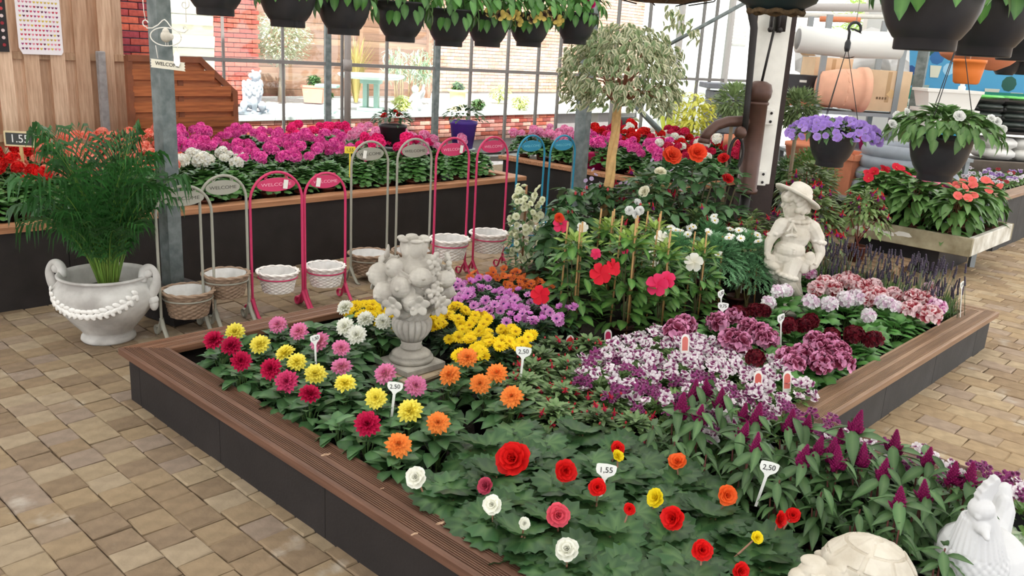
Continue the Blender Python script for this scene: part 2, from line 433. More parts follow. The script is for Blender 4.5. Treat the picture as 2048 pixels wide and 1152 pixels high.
m_ = M(); m_.box((1.93,-.1,1.0), (.07,.07,1.25), S(150,146,146), bev=.006); m_.build('fence_post', mat('weathered_post', (1,1,1), attr=True, rough=.9, noise=.2, ns=20), fence, smooth=False)

# tulip poster and black card hung on the fence
PAPER = mat('paper', (1,1,1), rough=.5, attr=True)
pc = gY(78, 45, 5.04); pt = thing('tulip_poster', 'white poster printed with rows of small coloured tulips on the timber fence', 'poster', pc)
pw, ph = .40, .60
m_ = M(); m_.add(prism([(-pw/2+.03,-ph/2),(pw/2-.02,-ph/2),(pw/2,-ph/2+.03),(pw/2,ph/2),(-pw/2,ph/2),(-pw/2,-ph/2+.06)], .004), S(236,230,234), TR(rot=(PI/2,0,0))); m_.build('sheet', PAPER, pt, smooth=False)
pr = M(); tc = [S(170,30,60),S(200,60,90),S(220,130,150),S(120,30,90),S(210,180,60),S(150,60,120),S(90,30,60)]
for r_ in range(13):
    for k in range(11):
        x, z = -pw/2+.035+k*.033, ph/2-.03-r_*.043
        if z < -ph/2+.03: continue
        c = random.choice(tc) if r_ % 4 != 2 else random.choice([S(210,180,70), S(200,120,140), S(190,160,80)])
        pr.add(([(x-.009,-.006,z+.012),(x-.011,-.006,z),(x,-.006,z-.012),(x+.011,-.006,z),(x+.009,-.006,z+.012),(x,-.006,z+.006)], [(0,1,2,5),(5,2,3,4)]), c)
stuff(pr.build('printed_tulips', PAPER, pt, smooth=False))
pc = gY(-22, 45, 5.04); pb = thing('seed_card', 'black card with rows of red dots at the top edge beside the tulip poster', 'poster', pc)
m_ = M(); m_.box((0,0,0), (.30,.006,.52), S(36,32,34)); m_.build('card', PAPER, pb, smooth=False)
pr = M()
for r_ in range(7):
    for k in range(4): pr.add(lathe([(.016,0),(.016,.003)], 8), random.choice([S(190,60,70), S(220,200,200), S(150,40,50)]), TR((-.10+k*.07,-.003,.2-r_*.066), (PI/2,0,0)))
stuff(pr.build('printed_dots', PAPER, pb, smooth=False))

# ---------------------------------------------------------------- stained slatted panel with a slanted corner
STAIN = mat('stained_slat', S(172,102,60), rough=.55, c2=S(136,76,44), ns=6, stretch=(.5,8,8), bump=.12, bs=8, rnd=.15)
STAIND = mat('stained_frame', S(124,72,46), rough=.6, noise=.2, ns=8)
pn = thing('slatted_panel', 'reddish-brown slatted wooden screen with one slanted top corner beside the fence', 'screen', (0,4.7,0))
x0, x1, xs, zb, zt, zs = 2.08, 3.23, 2.84, .50, 1.58, 1.24
m_ = M()
def bar2(m_, a, b, w, d):
    a, b = Vector(a), Vector(b); L = (b-a).length; ang = math.atan2(b.z-a.z, b.x-a.x)
    m_.box((a+b)/2, (L+w*.6, d, w), rot=(0,-ang,0))
for a, b in (((x0,.002,zb),(x0,.002,zt)), ((x0,-.003,zt),(xs,-.003,zt)), ((xs,.006,zt),(x1,.006,zs)), ((x1,-.001,zs),(x1,-.001,zb)), ((x0,-.005,zb),(x1,-.005,zb))):
    m_ = M(); bar2(m_, a, b, .06, .06); m_.build('panel_frame', STAIND, pn, smooth=False)
m_ = M(); m_.box((2.62,.012,(zb+zt)/2), (.06,.02,zt-zb-.06)); m_.build('panel_frame', STAIND, pn, smooth=False)
z = zb+.05; k = 0
while z < zt-.06:
    zc = z+.05; xe = x1 if zc+.01 < zs else x1-(zc+.01-zs)/(zt-zs)*(x1-xs)
    y = -.022 if k % 2 == 0 else .022
    m_ = M(); m_.box((0,0,0), (xe-x0-.04,.014,.105), rot=(.10 if k % 2 == 0 else -.05,0,0)); m_.build('slat', STAIN, pn, smooth=False, loc=((x0+xe)/2, y, zc)); z += .082; k += 1

# ---------------------------------------------------------------- brick helper
BRICK = mat('brick', (1,1,1), rough=.92, spec=.1, attr=True, noise=.22, ns=22, bump=.3, bs=50, rnd=.14)
MORTAR = mat('mortar', S(150,140,142), rough=.95)
_bm = {}
def bricks(parent, x0, x1, y, z0, z1, cols, single=True, bl=.21, ch=.068, name='brick', axis=0, depth=.09, cap=300):
    # courses of bricks on a wall facing -Y (axis 0) or -X (axis 1)
    rest = M(); r_ = 0; z = z0; cnt = 0
    while z < z1-.02:
        x = x0 - (bl/2 if r_ % 2 else 0)
        while x < x1-.01:
            a, b = max(x, x0), min(x+bl-.011, x1); x += bl
            if b-a < .03: continue
            c = random.choice(cols); dy = random.uniform(-.004,.004); key = (round(b-a,3), c, ch)
            if key not in _bm:
                m_ = M(); d = (b-a, depth, ch-.011); m_.add(bbox(d, .004), c); me = m_.mesh('brick', False); me.materials.append(BRICK); _bm[key] = (me, m_)
            p = ((a+b)/2, y+dy, z+ch/2); rot = (0,0,0)
            if axis: p = (y+dy, (a+b)/2, z+ch/2); rot = (0,0,PI/2)
            if single and cnt < cap: put(name, _bm[key][0], parent, p, rot); cnt += 1
            else: rest.add((_bm[key][1].v, _bm[key][1].f), c, TR(p, rot))
        z += ch; r_ += 1
    if rest.v: stuff(rest.build('brickwork', BRICK, parent, smooth=False))
RED = [S(176,92,78), S(160,80,70), S(188,106,88), S(150,84,80), S(170,110,104), S(140,76,72)]
PINKB = [S(196,138,126), S(182,120,112), S(206,152,138), S(170,128,124), S(190,150,140)]
BLOND = [S(206,160,140), S(196,146,128), S(216,176,156), S(190,150,138), S(212,168,140)]

# brick pier beside the fence (part of the building's end wall)
w_ = M(); w_.box((2.58,5.66,1.6), (.44,.07,3.2)); pier = struct(w_.build('wall_pier', mat('grey_mortar', S(140,142,160), rough=.95), smooth=False))
bricks(pier, 2.38, 2.78, 5.60, 1.0, 2.9, [S(168,78,80), S(184,92,84), S(150,70,80), S(196,104,86)], bl=.215, ch=.076)

# ---------------------------------------------------------------- glazed wall
GLASS = glass_mat('window_glass')
G = [Vector((2.75,6.36,0)), Vector((9.0,4.06,0)), Vector((12.6,3.45,0))]
def glass_run(n_, a, b, posts, bars, z0=.3, z1=3.2, zr=(1.55,)):
    d = (b-a); L = d.length; d.normalize(); ang = math.atan2(d.y, d.x)
    root = struct(put('window_%d' % n_, None, None, a, (0,0,ang)))
    for z in (z0, z1): m_ = M(); m_.box((L/2,0,z), (L,.07,.07)); m_.build('window_frame', ALU, root, smooth=False)
    for z in zr: m_ = M(); m_.box((L/2,-.02,z), (L,.05,.045)); m_.build('window_rail', ALU, root, smooth=False)
    xs = sorted(set(posts+bars))
    for x in posts: m_ = M(); m_.box((x,-.01,(z0+z1)/2), (.075,.09,z1-z0)); m_.build('window_post', GALV if n_ == 1 else ALUL, root, smooth=False)
    for x in bars: m_ = M(); m_.box((x,0,(z0+z1)/2), (.032,.05,z1-z0)); m_.build('glazing_bar', ALU, root, smooth=False)
    e = [0]+xs+[L]; zz = [z0]+list(zr)+[z1]
    for p, q in zip(e, e[1:]):
        if q-p < .05: continue
        for r0, r1 in zip(zz, zz[1:]):
            m_ = M(); m_.box(((p+q)/2,.0,(r0+r1)/2), (q-p-.01,.004,r1-r0-.01)); m_.build('pane', GLASS, root, smooth=False)
    return root
def along(px, py, a, b):
    # where the upright seen at this point of the picture meets the run a-b
    d = ray(px, py); A_ = np.array([[d[0], -(b-a).x],[d[1], -(b-a).y]]); r_ = np.array([a.x-CAM[0], a.y-CAM[1]])
    return float(np.linalg.solve(A_, r_)[1]*(b-a).length)
g1 = [along(x, 150, G[0], G[1]) for x in (655, 872)]; g1b = [along(x, 150, G[0], G[1]) for x in (448, 566, 684, 773, 941, 1014, 1075, 1118)]
glass_run(1, G[0], G[1], g1, g1b)
g2 = [along(x, 150, G[1], G[2]) for x in (1350, 1448)]; g2b = [along(x, 150, G[1], G[2]) for x in (1228, 1290, 1395, 1420)]
glass_run(2, G[1], G[2], g2, g2b)
dp = along(690, 150, G[0], G[1]); dv = (G[1]-G[0]).normalized(); p_ = G[0]+dv*dp
t_ = thing('drain_pipe', 'slim grey-brown drainpipe with a joint collar on the glazed wall', 'pipe', (p_.x-.06, p_.y-.14, 0))
m_ = M(); m_.add(tube([(0,0,.3),(0,0,3.1)], .045, 12)); m_.build('pipe', mat('pipe_grey', S(150,142,138), rough=.5), t_)
m_ = M(); m_.add(tube([(0,0,1.48),(0,0,1.62)], .058, 12)); m_.build('collar', mat('pipe_grey'), t_)

# ---------------------------------------------------------------- garden terrace outside
TZ = .74
w_ = M(); w_.box((9.0,6.98,TZ/2-.02), (9.0,.05,TZ-.04)); lw = struct(w_.build('wall_terrace', MORTAR, smooth=False))
bricks(lw, 4.5, 11.2, 6.90, .26, TZ-.06, RED+PINKB, bl=.22, ch=.072)
CAPS = mat('cap_stone', S(196,196,196), rough=.8, noise=.08, ns=8)
for k in range(15):
    m_ = M(); m_.box((0,0,0), (.594,.34,.055), bev=.008); m_.build('cap_slab', CAPS, lw, smooth=False, loc=(4.74+k*.6, 6.99, TZ-.025))
m_ = M(); m_.box((4.53,8.0,TZ/2-.02), (.06,2.0,TZ-.04)); m_.build('return_wall', MORTAR, lw, smooth=False)
GRAV = mat('pale_gravel', S(176,172,168), rough=.95, noise=.35, ns=30, bump=.6, bs=60)
t_ = M(); t_.box((13,10.2,TZ-.07), (17,6.1,.06)); struct(t_.build('terrace_ground', GRAV, smooth=False))
gr = M(); gr.add(([(-14,5.95,-.04),(26,5.95,-.04),(26,40,-.04),(-14,40,-.04)], [(0,1,2,3)])); struct(gr.build('outside_ground', GRAV, smooth=False))
# paler paving on the terrace edge
for k in range(8):
    m_ = M(); m_.box((0,0,0), (.78,.62,.03), bev=.006); struct(m_.build('terrace_slab', CAPS, smooth=False, loc=(5.6+k*.8, 7.55, TZ-.03)))

# far fences and brick buildings beyond the terrace
def slat_fence(name, label, x0, x1, y, z0, z1, cols, sh=.15):
    t = thing(name, label, 'fence', ((x0+x1)/2, y, 0)); h = (x1-x0)/2; z = z0; k = 0
    mt = mat('old_slat', (1,1,1), attr=True, rough=.85, noise=.2, ns=4, stretch=(.5,6,6), rnd=.15)
    while z < z1:
        m_ = M(); m_.box((0,0,0), (2*h, .02, sh), random.choice(cols), rot=(.12,0,0)); m_.build('slat', mt, t, smooth=False, loc=(0, random.choice((-.012,.012)), z+sh/2)); z += sh*.93
    x = -h
    while x <= h+.01:
        m_ = M(); m_.box((x,-.05,(z0+z1)/2), (.09,.09,z1-z0+.1), cols[0]); m_.build('fence_post', mt, t, smooth=False); x += 1.85
    return t
q = gY(540, 150, 10.6)
slat_fence('slat_fence', 'brown horizontal-slat fence behind the clipped topiary tree outside', 5.6, 11.3, 10.6, TZ, 2.65, [S(150,116,96), S(136,102,84), S(164,132,110), S(140,108,92)])
slat_fence('slat_fence', 'bleached whitish horizontal-slat fence seen just right of the steel post', 3.3, 4.55, 7.6, .9, 2.6, [S(206,200,184), S(190,184,164), S(214,208,196)], .16)
w_ = M(); w_.box((5.6,9.1,1.55), (.9,.2,3.1)); wr = struct(w_.build('wall_red', MORTAR, smooth=False))
bricks(wr, 5.15, 6.05, 8.95, TZ, 2.75, [S(178,92,80), S(164,84,76), S(186,104,90)], single=False, bl=.22, ch=.075)
wx0, wx1 = 10.9, 26.0
w_ = M(); w_.box(((wx0+wx1)/2,12.1,2.2), (wx1-wx0,.2,4.4)); wb = struct(w_.build('wall_brick_house', mat('pale_mortar', S(214,206,200), rough=.95), smooth=False))
bricks(wb, wx0, wx1, 11.97, TZ, 4.3, BLOND, single=False, bl=.24, ch=.085)
# ---------------------------------------------------------------- leaves (one unit long along +Y, face up)
def jit(c, a=.12):
    k = 1+random.uniform(-a, a); return tuple(min(1, q*k) for q in c)
def leaf_vf(w=.5, n=4, fold=.10, droop=.25, c=(.1,.2,.1), cm=None, peak=.42, tip=1.3, wave=0.0, c_edge=None):
    cm = cm or tuple(q*1.25 for q in c); V = []; C = []; Fs = []
    for i in range(n+1):
        t = i/n; h = (math.sin(PI*min(1, t**(math.log(.5)/math.log(peak))))**(1/tip))*w/2 if 0 < i < n else .012
        z = -droop*t*t; zz = wave*math.sin(t*9)
        V += [(-h, t, z+fold*h*2+zz), (0, t, z), (h, t, z+fold*h*2-zz)]
        ce = c_edge or c; C += [jit(ce), cm, jit(ce)]
    for i in range(n):
        a = 3*i; Fs += [(a, a+1, a+4, a+3), (a+1, a+2, a+5, a+4)]
    return V, Fs, C
def lobed_vf(R=.5, lobes=7, jag=.10, heart=.25, c=(.08,.16,.09), cm=None, cup=.1, skew=.0, teeth=2, zone=None, off=.35):
    # round leaf hung on its stalk near the base; teeth around the margin, paler veins, wrinkled between them
    cm = cm or tuple(q*1.5 for q in c); n = lobes*teeth*2; V = [(0, off-.1, 0)]; C = [cm]; Fs = []
    for k in range(n):
        a = -PI/2+2*PI*k/n; s_ = .5-.5*math.cos(2*PI*k/n)
        vein = (k/(2*teeth)) % 1; lobe = 1-.10*abs(math.cos(PI*k/(2*teeth)))
        r = R*(1-heart*(1-s_)**6)*(1+.16*s_**3)*lobe
        x, y = math.cos(a), math.sin(a)
        if k % 2 == 0:
            zz = (abs(cup)*.10+.012)*(1 if k % (2*teeth) else -1)*R
            V.append((x*r*.55*(1+skew*(x > 0)), off+y*r*.55, zz)); C.append(zone if zone else (jit(c, .07) if k % (2*teeth) else cm))
    m_ = n//2; base = 1+m_
    for k in range(n):
        a = -PI/2+2*PI*k/n; s_ = .5-.5*math.cos(2*PI*k/n); lobe = 1-.12*abs(math.cos(PI*k/(2*teeth)))
        r = R*(1-heart*(1-s_)**6)*(1+.16*s_**3)*lobe*(1+(jag if k % 2 else -jag*.5))
        V.append((math.cos(a)*r*(1+skew*(math.cos(a) > 0)), off+math.sin(a)*r, -cup*R*.9+random.uniform(-.04,.04)*R)); C.append(jit(c, .07))
    for k in range(m_):
        b = (k+1) % m_; Fs.append((0, 1+k, 1+b))
        o0, o1, o2 = base+2*k, base+2*k+1, base+(2*k+2) % n
        Fs += [(1+k, o0, o1), (1+k, o1, 1+b), (1+b, o1, o2)]
    return V, Fs, C
def mk(vf, name, mt):
    m_ = M(); m_.add(vf); me = m_.mesh(name); me.materials.append(mt); return me
def leaves(k, fn): return [mk(fn(), 'leaf', LEAF) for _ in range(k)]
DG = S(54,88,62); DG2 = S(64,100,64)
L_DAHLIA = leaves(4, lambda: leaf_vf(.68, 4, .14, random.uniform(.15,.45), jit(S(60,98,58),.22), S(90,128,80), .42, 1.5, .03))
L_BEGONIA = leaves(6, lambda: lobed_vf(.5, 7, .17, .30, jit(S(50,84,48),.3), S(84,116,70), random.choice((-.25,.05,.15,.28)), .14, 2))
L_BEGLIGHT = leaves(2, lambda: lobed_vf(.5, 7, .12, .30, jit(S(90,134,58)), S(140,172,86), .4, .12, 2))
L_CELOSIA = leaves(4, lambda: leaf_vf(.36, 5, .18, random.uniform(.2,.6), jit(S(66,102,58),.22), S(100,132,84), .4, 1.1))
L_GERAN = leaves(3, lambda: lobed_vf(.5, 7, .06, .35, jit(S(66,112,54)), S(84,130,64), .22, 0, 1))
L_REGAL = leaves(3, lambda: lobed_vf(.5, 7, .07, .35, jit(S(70,124,58)), S(98,150,76), .3, 0, 1))
L_MANDE = leaves(4, lambda: leaf_vf(.50, 4, .12, random.uniform(.1,.4), jit(S(62,112,50)), S(110,150,76), .45, 1.5))
L_MANDEY = leaves(2, lambda: leaf_vf(.46, 4, .2, .15, jit(S(128,160,70)), S(160,184,96), .45, 1.4))
L_HIBIS = leaves(3, lambda: leaf_vf(.66, 4, .14, random.uniform(.2,.5), jit(S(58,98,56),.3), S(84,120,74), .35, 1.3, .02))
L_ROSE = leaves(3, lambda: leaf_vf(.6, 3, .15, .25, jit(S(66,102,62),.25), S(88,126,80), .4, 1.4))
L_IMPAT = leaves(4, lambda: leaf_vf(.52, 4, .2, random.uniform(.1,.45), jit(S(80,124,60),.2), S(112,148,84), .42, 1.4))
L_PETUN = leaves(3, lambda: leaf_vf(.56, 4, .12, random.uniform(.1,.4), jit(S(72,122,58)), S(96,146,72), .45, 1.6))
T_SMALL = [leaf_vf(.5, 2, .15, .2, jit(S(66,98,56), .2), S(88,120,72)) for _ in range(4)]
T_DARK = [leaf_vf(.5, 2, .15, .2, jit(S(44,74,48), .2), S(64,96,62)) for _ in range(4)]
T_GER = [lobed_vf(.5, 6, .05, .3, jit(S(62,104,50), .2), S(80,124,60), .25, 0, 1) for _ in range(3)]
T_VARI = [leaf_vf(.52, 3, .2, .35, jit(S(116,132,96), .2), S(92,118,74), .45, 1.4, 0, (S(232,226,196), S(228,220,188), S(206,204,164), S(150,166,118))[_]) for _ in range(4)]
T_OLIVE = [leaf_vf(.34, 2, .15, .2, jit(S(118,140,92), .2), S(140,160,110)) for _ in range(3)]
def feather_vf(c, n=6, w=.09):
    V = []; Fs = []; C = []
    for i in range(-1, n):
        a = (0 if i < 0 else (-1 if i % 2 else 1)*random.uniform(.5, 1.0)); y0 = 0 if i < 0 else .15+.7*i/n; L = 1 if i < 0 else random.uniform(.28,.42)
        d = (math.sin(a), math.cos(a)); k = len(V); p = (-d[1]*w/2, d[0]*w/2); z = random.uniform(-.05,.08)
        V += [(p[0], y0+p[1], 0), (-p[0], y0-p[1], 0), (d[0]*L, y0+d[1]*L*(1 if i >= 0 else 1), z)]; C += [c, c, tuple(q*1.25 for q in c)]; Fs.append((k, k+1, k+2))
    return V, Fs, C
T_MARG = [feather_vf(jit(S(112,160,114), .2), 7, .12) for _ in range(5)]
T_FERN = [feather_vf(jit(S(70,116,58), .15), 7, .12) for _ in range(4)]

def place(c, a, pitch, size, roll=0.):
    # matrix for a leaf whose middle sits at c, pointing along azimuth a, tip raised by pitch
    R_ = Euler((pitch, roll, a-PI/2)).to_matrix().to_4x4()
    d = R_ @ Vector((0, .5*size, 0)); return Matrix.Translation(Vector(c)-d) @ R_ @ Matrix.Scale(size, 4)
def dome(n, R, z0, z1, size, p0=.5, p1=-.5, shape=1.0, tall=False, R0=0.0, ja=0.0):
    # n leaf matrices over a mound: steep in the middle, hanging at the rim
    out = []
    for i in range(n):
        u = (i+random.random())/n; a = i*2.39996+random.uniform(-.4,.4)
        r = R0+(R-R0)*math.sqrt(u)*random.uniform(.85,1.08)
        z = z0+(z1-z0)*math.sqrt(max(0, 1-(.97*u)**shape))*random.uniform(.86,1.03)
        if tall: z = z0+(z1-z0)*random.random(); r = R*random.uniform(.5,1.05)*math.sqrt(max(.15, 1-((z-z0)/(z1-z0))**3*.8))
        s_ = size*random.uniform(.75,1.2)
        out.append(place((r*math.cos(a), r*math.sin(a), z), a+random.uniform(-ja,ja), p0+(p1-p0)*u+random.uniform(-.3,.3), s_, random.uniform(-.3,.3)))
    return out
def put_leaves(root, mesh_list, mats_, name='leaf', parent=None):
    for T in mats_:
        o = put(name, random.choice(mesh_list), root); o.matrix_local = T
def foliage(root, tmpl, mats_, name='foliage', mt=None):
    m_ = M()
    for T in mats_: m_.add(random.choice(tmpl), T=T)
    return stuff(m_.build(name, mt or LEAF, root))
STEMC = S(84,112,60)
def stems(root, pts, r=.0025, c=STEMC, base=(0,0,.1), name='stem', mt=None):
    m_ = M()
    for p in pts:
        b = Vector(base) + Vector((random.uniform(-.02,.02), random.uniform(-.02,.02), 0)); p = Vector(p)
        q = b.lerp(p, .5)+Vector((0,0,(p-b).length*.08)); m_.add(tube([b, q, p], [r*1.3, r, r*.8], 5, cap=False), c)
    return m_.build(name, mt or mat('stem', attr=True, rough=.6), root)
POTS = {}
def pot(root, r=.06, h=.11, c=S(36,36,38), rim=True, name='pot', z=0.0):
    key = (r, h, c)
    if key not in POTS:
        m_ = M(); pr = [(r*.74, 0), (r*.95, h*.88), (r*1.04, h*.88), (r*1.06, h), (r*.96, h), (r*.93, h*.86), (0.0, h*.84)]
        m_.add(lathe(pr, 16), c); me = m_.mesh('pot'); me.materials.append(PLASTIC); POTS[key] = me
    return put(name, POTS[key], root, (0,0,z))

# ---------------------------------------------------------------- blooms (face up, radius about one unit)
def petal_vf(L, w, cup=.2, c0=(1,1,1), c1=(1,1,1), round_=False, lift=.0, wave=0., p=1.):
    rows = [(0, .12), (.45, .86), (.8, 1.0 if round_ else .82), (1.0, .55 if round_ else .16)]
    V = []; C = []; Fs = []
    for t, k in rows:
        z = lift*t*t; col = tuple(a+(b-a)*t**p for a, b in zip(c0, c1)); wv = random.uniform(-wave, wave)
        V += [(-w/2*k, L*t, z+cup*w*k+wv), (0, L*t, z), (w/2*k, L*t, z+cup*w*k-wv)]; C += [col]*3
    for i in range(3): a = 3*i; Fs += [(a, a+1, a+4, a+3), (a+1, a+2, a+5, a+4)]
    return V, Fs, C
def ringed(rings, c0, c1, round_=False, cup=.25, wave=0., center=None):
    m_ = M()
    for (n, L, w, el, z) in rings:
        ph = random.random()*6
        for k in range(n):
            a = ph+2*PI*k/n+random.uniform(-.08,.08); e = math.radians(el+random.uniform(-6,6))
            m_.add(petal_vf(L*random.uniform(.92,1.06), w, cup, jit(c0,.06), jit(c1,.06), round_, .05, wave), T=Matrix.Translation((0,0,z)) @ Euler((e,0,a)).to_matrix().to_4x4())
    if center: m_.add(ball(center[0], 8, 6), center[1], Matrix.Translation((0,0,center[2])))
    return m_
def bloom(m_, name='flower'):
    me = m_.mesh(name); me.materials.append(PETAL); return me
def dahlia(c0, c1): return bloom(ringed([(15,1.0,.40,-4,-.05),(15,.92,.38,16,0),(13,.76,.36,36,.05),(10,.56,.32,56,.09),(7,.38,.26,74,.12)], c0, c1, False, .28))
def begonia(c0, c1): return bloom(ringed([(7,1.0,.95,8,0),(7,.86,.85,30,.05),(6,.66,.7,52,.08),(6,.46,.55,72,.1),(4,.3,.4,86,.12)], c0, c1, True, .22, .05))
def daisy(c0, c1, cc, n=15): return bloom(ringed([(n,1.0,.30,4,0),(n,.9,.28,14,.02)], c0, c1, True, .15, 0, (.24, cc, .05)))
def floret(edge, lower, blotch, R=1.0, dark=(0, 1)):
    # five rounded petals; the two upper ones carry the dark blotch inside a paler edge
    m_ = M(); mid = tuple((x+y)/2 for x, y in zip(blotch, lower))
    for k in range(5):
        a = 2*PI*k/5; up = k in dark
        m_.add(petal_vf(R, R*.84, .12, blotch if up else mid, edge if up else lower, True, .10, .04*R, 7.0 if up else .6), T=Euler((random.uniform(.05,.3),0,a-.63)).to_matrix().to_4x4())
    return m_
def head(fl, n=18, r=.62, fr=.42, flat=.75):
    m_ = M()
    for k in range(n):
        u = (k+.5)/n; th = math.acos(1-u*1.05) if u < .95 else 1.5; a = k*2.39996
        d = Vector((math.sin(th)*math.cos(a), math.sin(th)*math.sin(a), math.cos(th)))
        q = d.to_track_quat('Z', 'Y').to_matrix().to_4x4(); f_ = random.choice(fl)
        m_.add((f_.v, f_.f, f_.c), T=Matrix.Translation((d.x*r, d.y*r, d.z*r*flat)) @ q @ Matrix.Rotation(random.random()*6.28, 4, 'Z') @ Matrix.Scale(fr*random.uniform(.85,1.15), 4))
    return bloom(m_, 'flower_head')
def tinted_heads(cols, edge, eye, k=2, n=18, dark=(0, 1), **kw):
    return [head([floret(jit(cols[0]), jit(cols[-1]), eye, 1.0, dark) for _ in range(3)], n, **kw) for _ in range(k)]
F_DAH = {'crimson': [dahlia(S(150,10,44), S(196,26,78)) for _ in range(2)], 'magenta': [dahlia(S(170,30,80), S(214,70,120))],
 'yellow': [dahlia(S(240,222,60), S(250,238,110)) for _ in range(2)], 'pink': [dahlia(S(236,170,170), S(228,130,184)) for _ in range(2)],
 'white': [dahlia(S(240,240,214), S(246,246,240)) for _ in range(2)], 'orange': [dahlia(S(252,186,104), S(246,142,62)) for _ in range(2)]}
F_BEG = {'red': [begonia(S(196,14,18), S(226,30,28)) for _ in range(2)], 'white': [begonia(S(236,236,214), S(246,246,238))], 'coral': [begonia(S(214,60,84), S(236,98,116))],
 'yellow': [begonia(S(236,206,20), S(248,226,40))], 'orange': [begonia(S(232,84,24), S(240,110,50))], 'rose': [begonia(S(150,40,60), S(190,70,96))]}
F_DAISY = [daisy(S(244,206,20), S(250,222,40), S(190,150,30)) for _ in range(2)]
F_OSTEO = [bloom(ringed([(13,1.0,.34,38,0)], S(206,96,190), S(224,148,216), True, .15, 0, (.2, S(70,40,100), .05))), bloom(ringed([(13,1.0,.36,15,0)], S(196,84,176), S(230,170,222), True, .15, 0, (.22, S(60,40,100), .05)))]
F_OSTOR = [bloom(ringed([(13,1.0,.34,25,0)], S(196,84,50), S(226,120,50), True, .15, 0, (.2, S(90,50,80), .05)))]
F_WDAISY = [daisy(S(244,244,240), S(248,248,246), S(226,190,50), 13)]
F_SMALLW = F_WDAISY
DARKP = S(96,14,50)
H_REGPINK = tinted_heads([S(236,150,190), S(240,168,208)], None, S(104,4,42), 3, 12, (0,1,2), fr=.62)
H_REGRED = tinted_heads([S(246,214,218), S(247,222,226)], None, S(160,14,42), 3, 13, (0,1), fr=.56)
H_REGWHITE = tinted_heads([S(248,244,246), S(249,247,248)], None, S(226,190,216), 3, 12, fr=.58)
H_REGDARK = tinted_heads([S(112,20,36), S(104,16,32)], None, S(66,6,22), 2, 18, fr=.46)
H_REGPALE = tinted_heads([S(226,180,214), S(244,220,236)], None, S(180,80,140), 1, 13, fr=.5)
H_GER = {'red': tinted_heads([S(214,28,26)], None, S(180,20,20)), 'coral': tinted_heads([S(244,136,112), S(246,160,140)], None, S(230,100,80)), 'white': tinted_heads([S(240,240,236)], None, S(226,220,200)),
 'magenta': tinted_heads([S(240,86,164), S(242,110,184)], None, S(206,50,156)), 'hot': tinted_heads([S(240,50,134)], None, S(214,24,96)), 'light': tinted_heads([S(246,176,212)], None, S(230,110,166)), 'crimson': tinted_heads([S(206,36,84)], None, S(170,20,50))}
def angel_head():
    fl = []
    for _ in range(3):
        m_ = floret(S(240,222,236), S(246,240,244), S(116,20,86)); fl.append(m_)
    m_ = M()
    for k in range(6):
        a = k*2.4; r = .9*math.sqrt((k+.3)/6); f_ = random.choice(fl)
        m_.add((f_.v, f_.f, f_.c), T=Matrix.Translation((r*math.cos(a), r*math.sin(a), .3-.3*r*r)) @ Euler((r*.6*math.sin(a)+random.uniform(-.2,.2), -r*.6*math.cos(a), random.random()*6)).to_matrix().to_4x4() @ Matrix.Scale(.50, 4))
    return bloom(m_, 'flower_cluster')
H_ANGEL = [angel_head() for _ in range(3)]
def angel_dark():
    fl = [floret(S(206,160,190), S(150,64,124), S(84,10,60)) for _ in range(2)]; m_ = M()
    for k in range(8):
        a = k*2.4; r = .9*math.sqrt((k+.3)/8); f_ = random.choice(fl)
        m_.add((f_.v, f_.f, f_.c), T=Matrix.Translation((r*math.cos(a), r*math.sin(a), .3-.3*r*r)) @ Euler((random.uniform(-.4,.4), random.uniform(-.4,.4), random.random()*6)).to_matrix().to_4x4() @ Matrix.Scale(.36, 4))
    return bloom(m_, 'flower_cluster')
H_ANGELD = [angel_dark() for _ in range(2)]
def plume():
    # feathery spike two units tall, made of many small pointed tufts on a tapering axis, with side spikes at its foot
    m_ = M()
    def spike(T, H, R, n):
        m_.add(lathe([(R*.62,0),(R*.66,H*.2),(R*.4,H*.55),(R*.12,H*.95)], 7), S(118,14,70), T)
        for k in range(n):
            t = (k+.5)/n; a = k*2.39996; r = R*(1-t)**.75*(.6+.4*min(1, t*6)); p = Vector((r*.7*math.cos(a), r*.7*math.sin(a), H*t*.96))
            d = Vector((math.cos(a), math.sin(a), .9+t)).normalized(); q = d.to_track_quat('Z','Y').to_matrix().to_4x4(); s_ = R*.34*(1-.5*t)
            m_.add(([(-s_*.5,-s_*.3,0),(s_*.5,-s_*.3,0),(0,s_*.55,0),(0,0,s_*1.5)], [(0,1,3),(1,2,3),(2,0,3)], [S(128,14,80)]*3+[S(176,30,116)]), T=T @ Matrix.Translation(p) @ q)
    spike(Matrix.Identity(4), 2.0, .52, 90)
    for k in range(4):
        a = k*1.7+random.random(); spike(Matrix.Translation((.28*math.cos(a), .28*math.sin(a), -.15+.15*k)) @ Euler((-.55*math.sin(a), .55*math.cos(a), 0)).to_matrix().to_4x4(), .75, .24, 26)
    return bloom(m_, 'plume')
F_PLUME = [plume() for _ in range(3)]
def trumpet(c0, c1, throat):
    m_ = M()
    for k in range(5):
        m_.add(petal_vf(1.0, .95, .06, c0, c1, True, -.12, .05), T=Matrix.Translation((0,0,.1)) @ Euler((.18,.25,2*PI*k/5)).to_matrix().to_4x4())
    m_.add(lathe([(.06,-1.1),(.10,-.6),(.22,-.1),(.26,.12)], 10, False), throat); return bloom(m_)
F_MAND = {'red': trumpet(S(206,20,44), S(220,30,52), S(160,20,30)), 'pink': trumpet(S(226,40,90), S(234,60,110), S(240,180,80)), 'white': trumpet(S(244,240,220), S(248,246,240), S(236,206,80))}
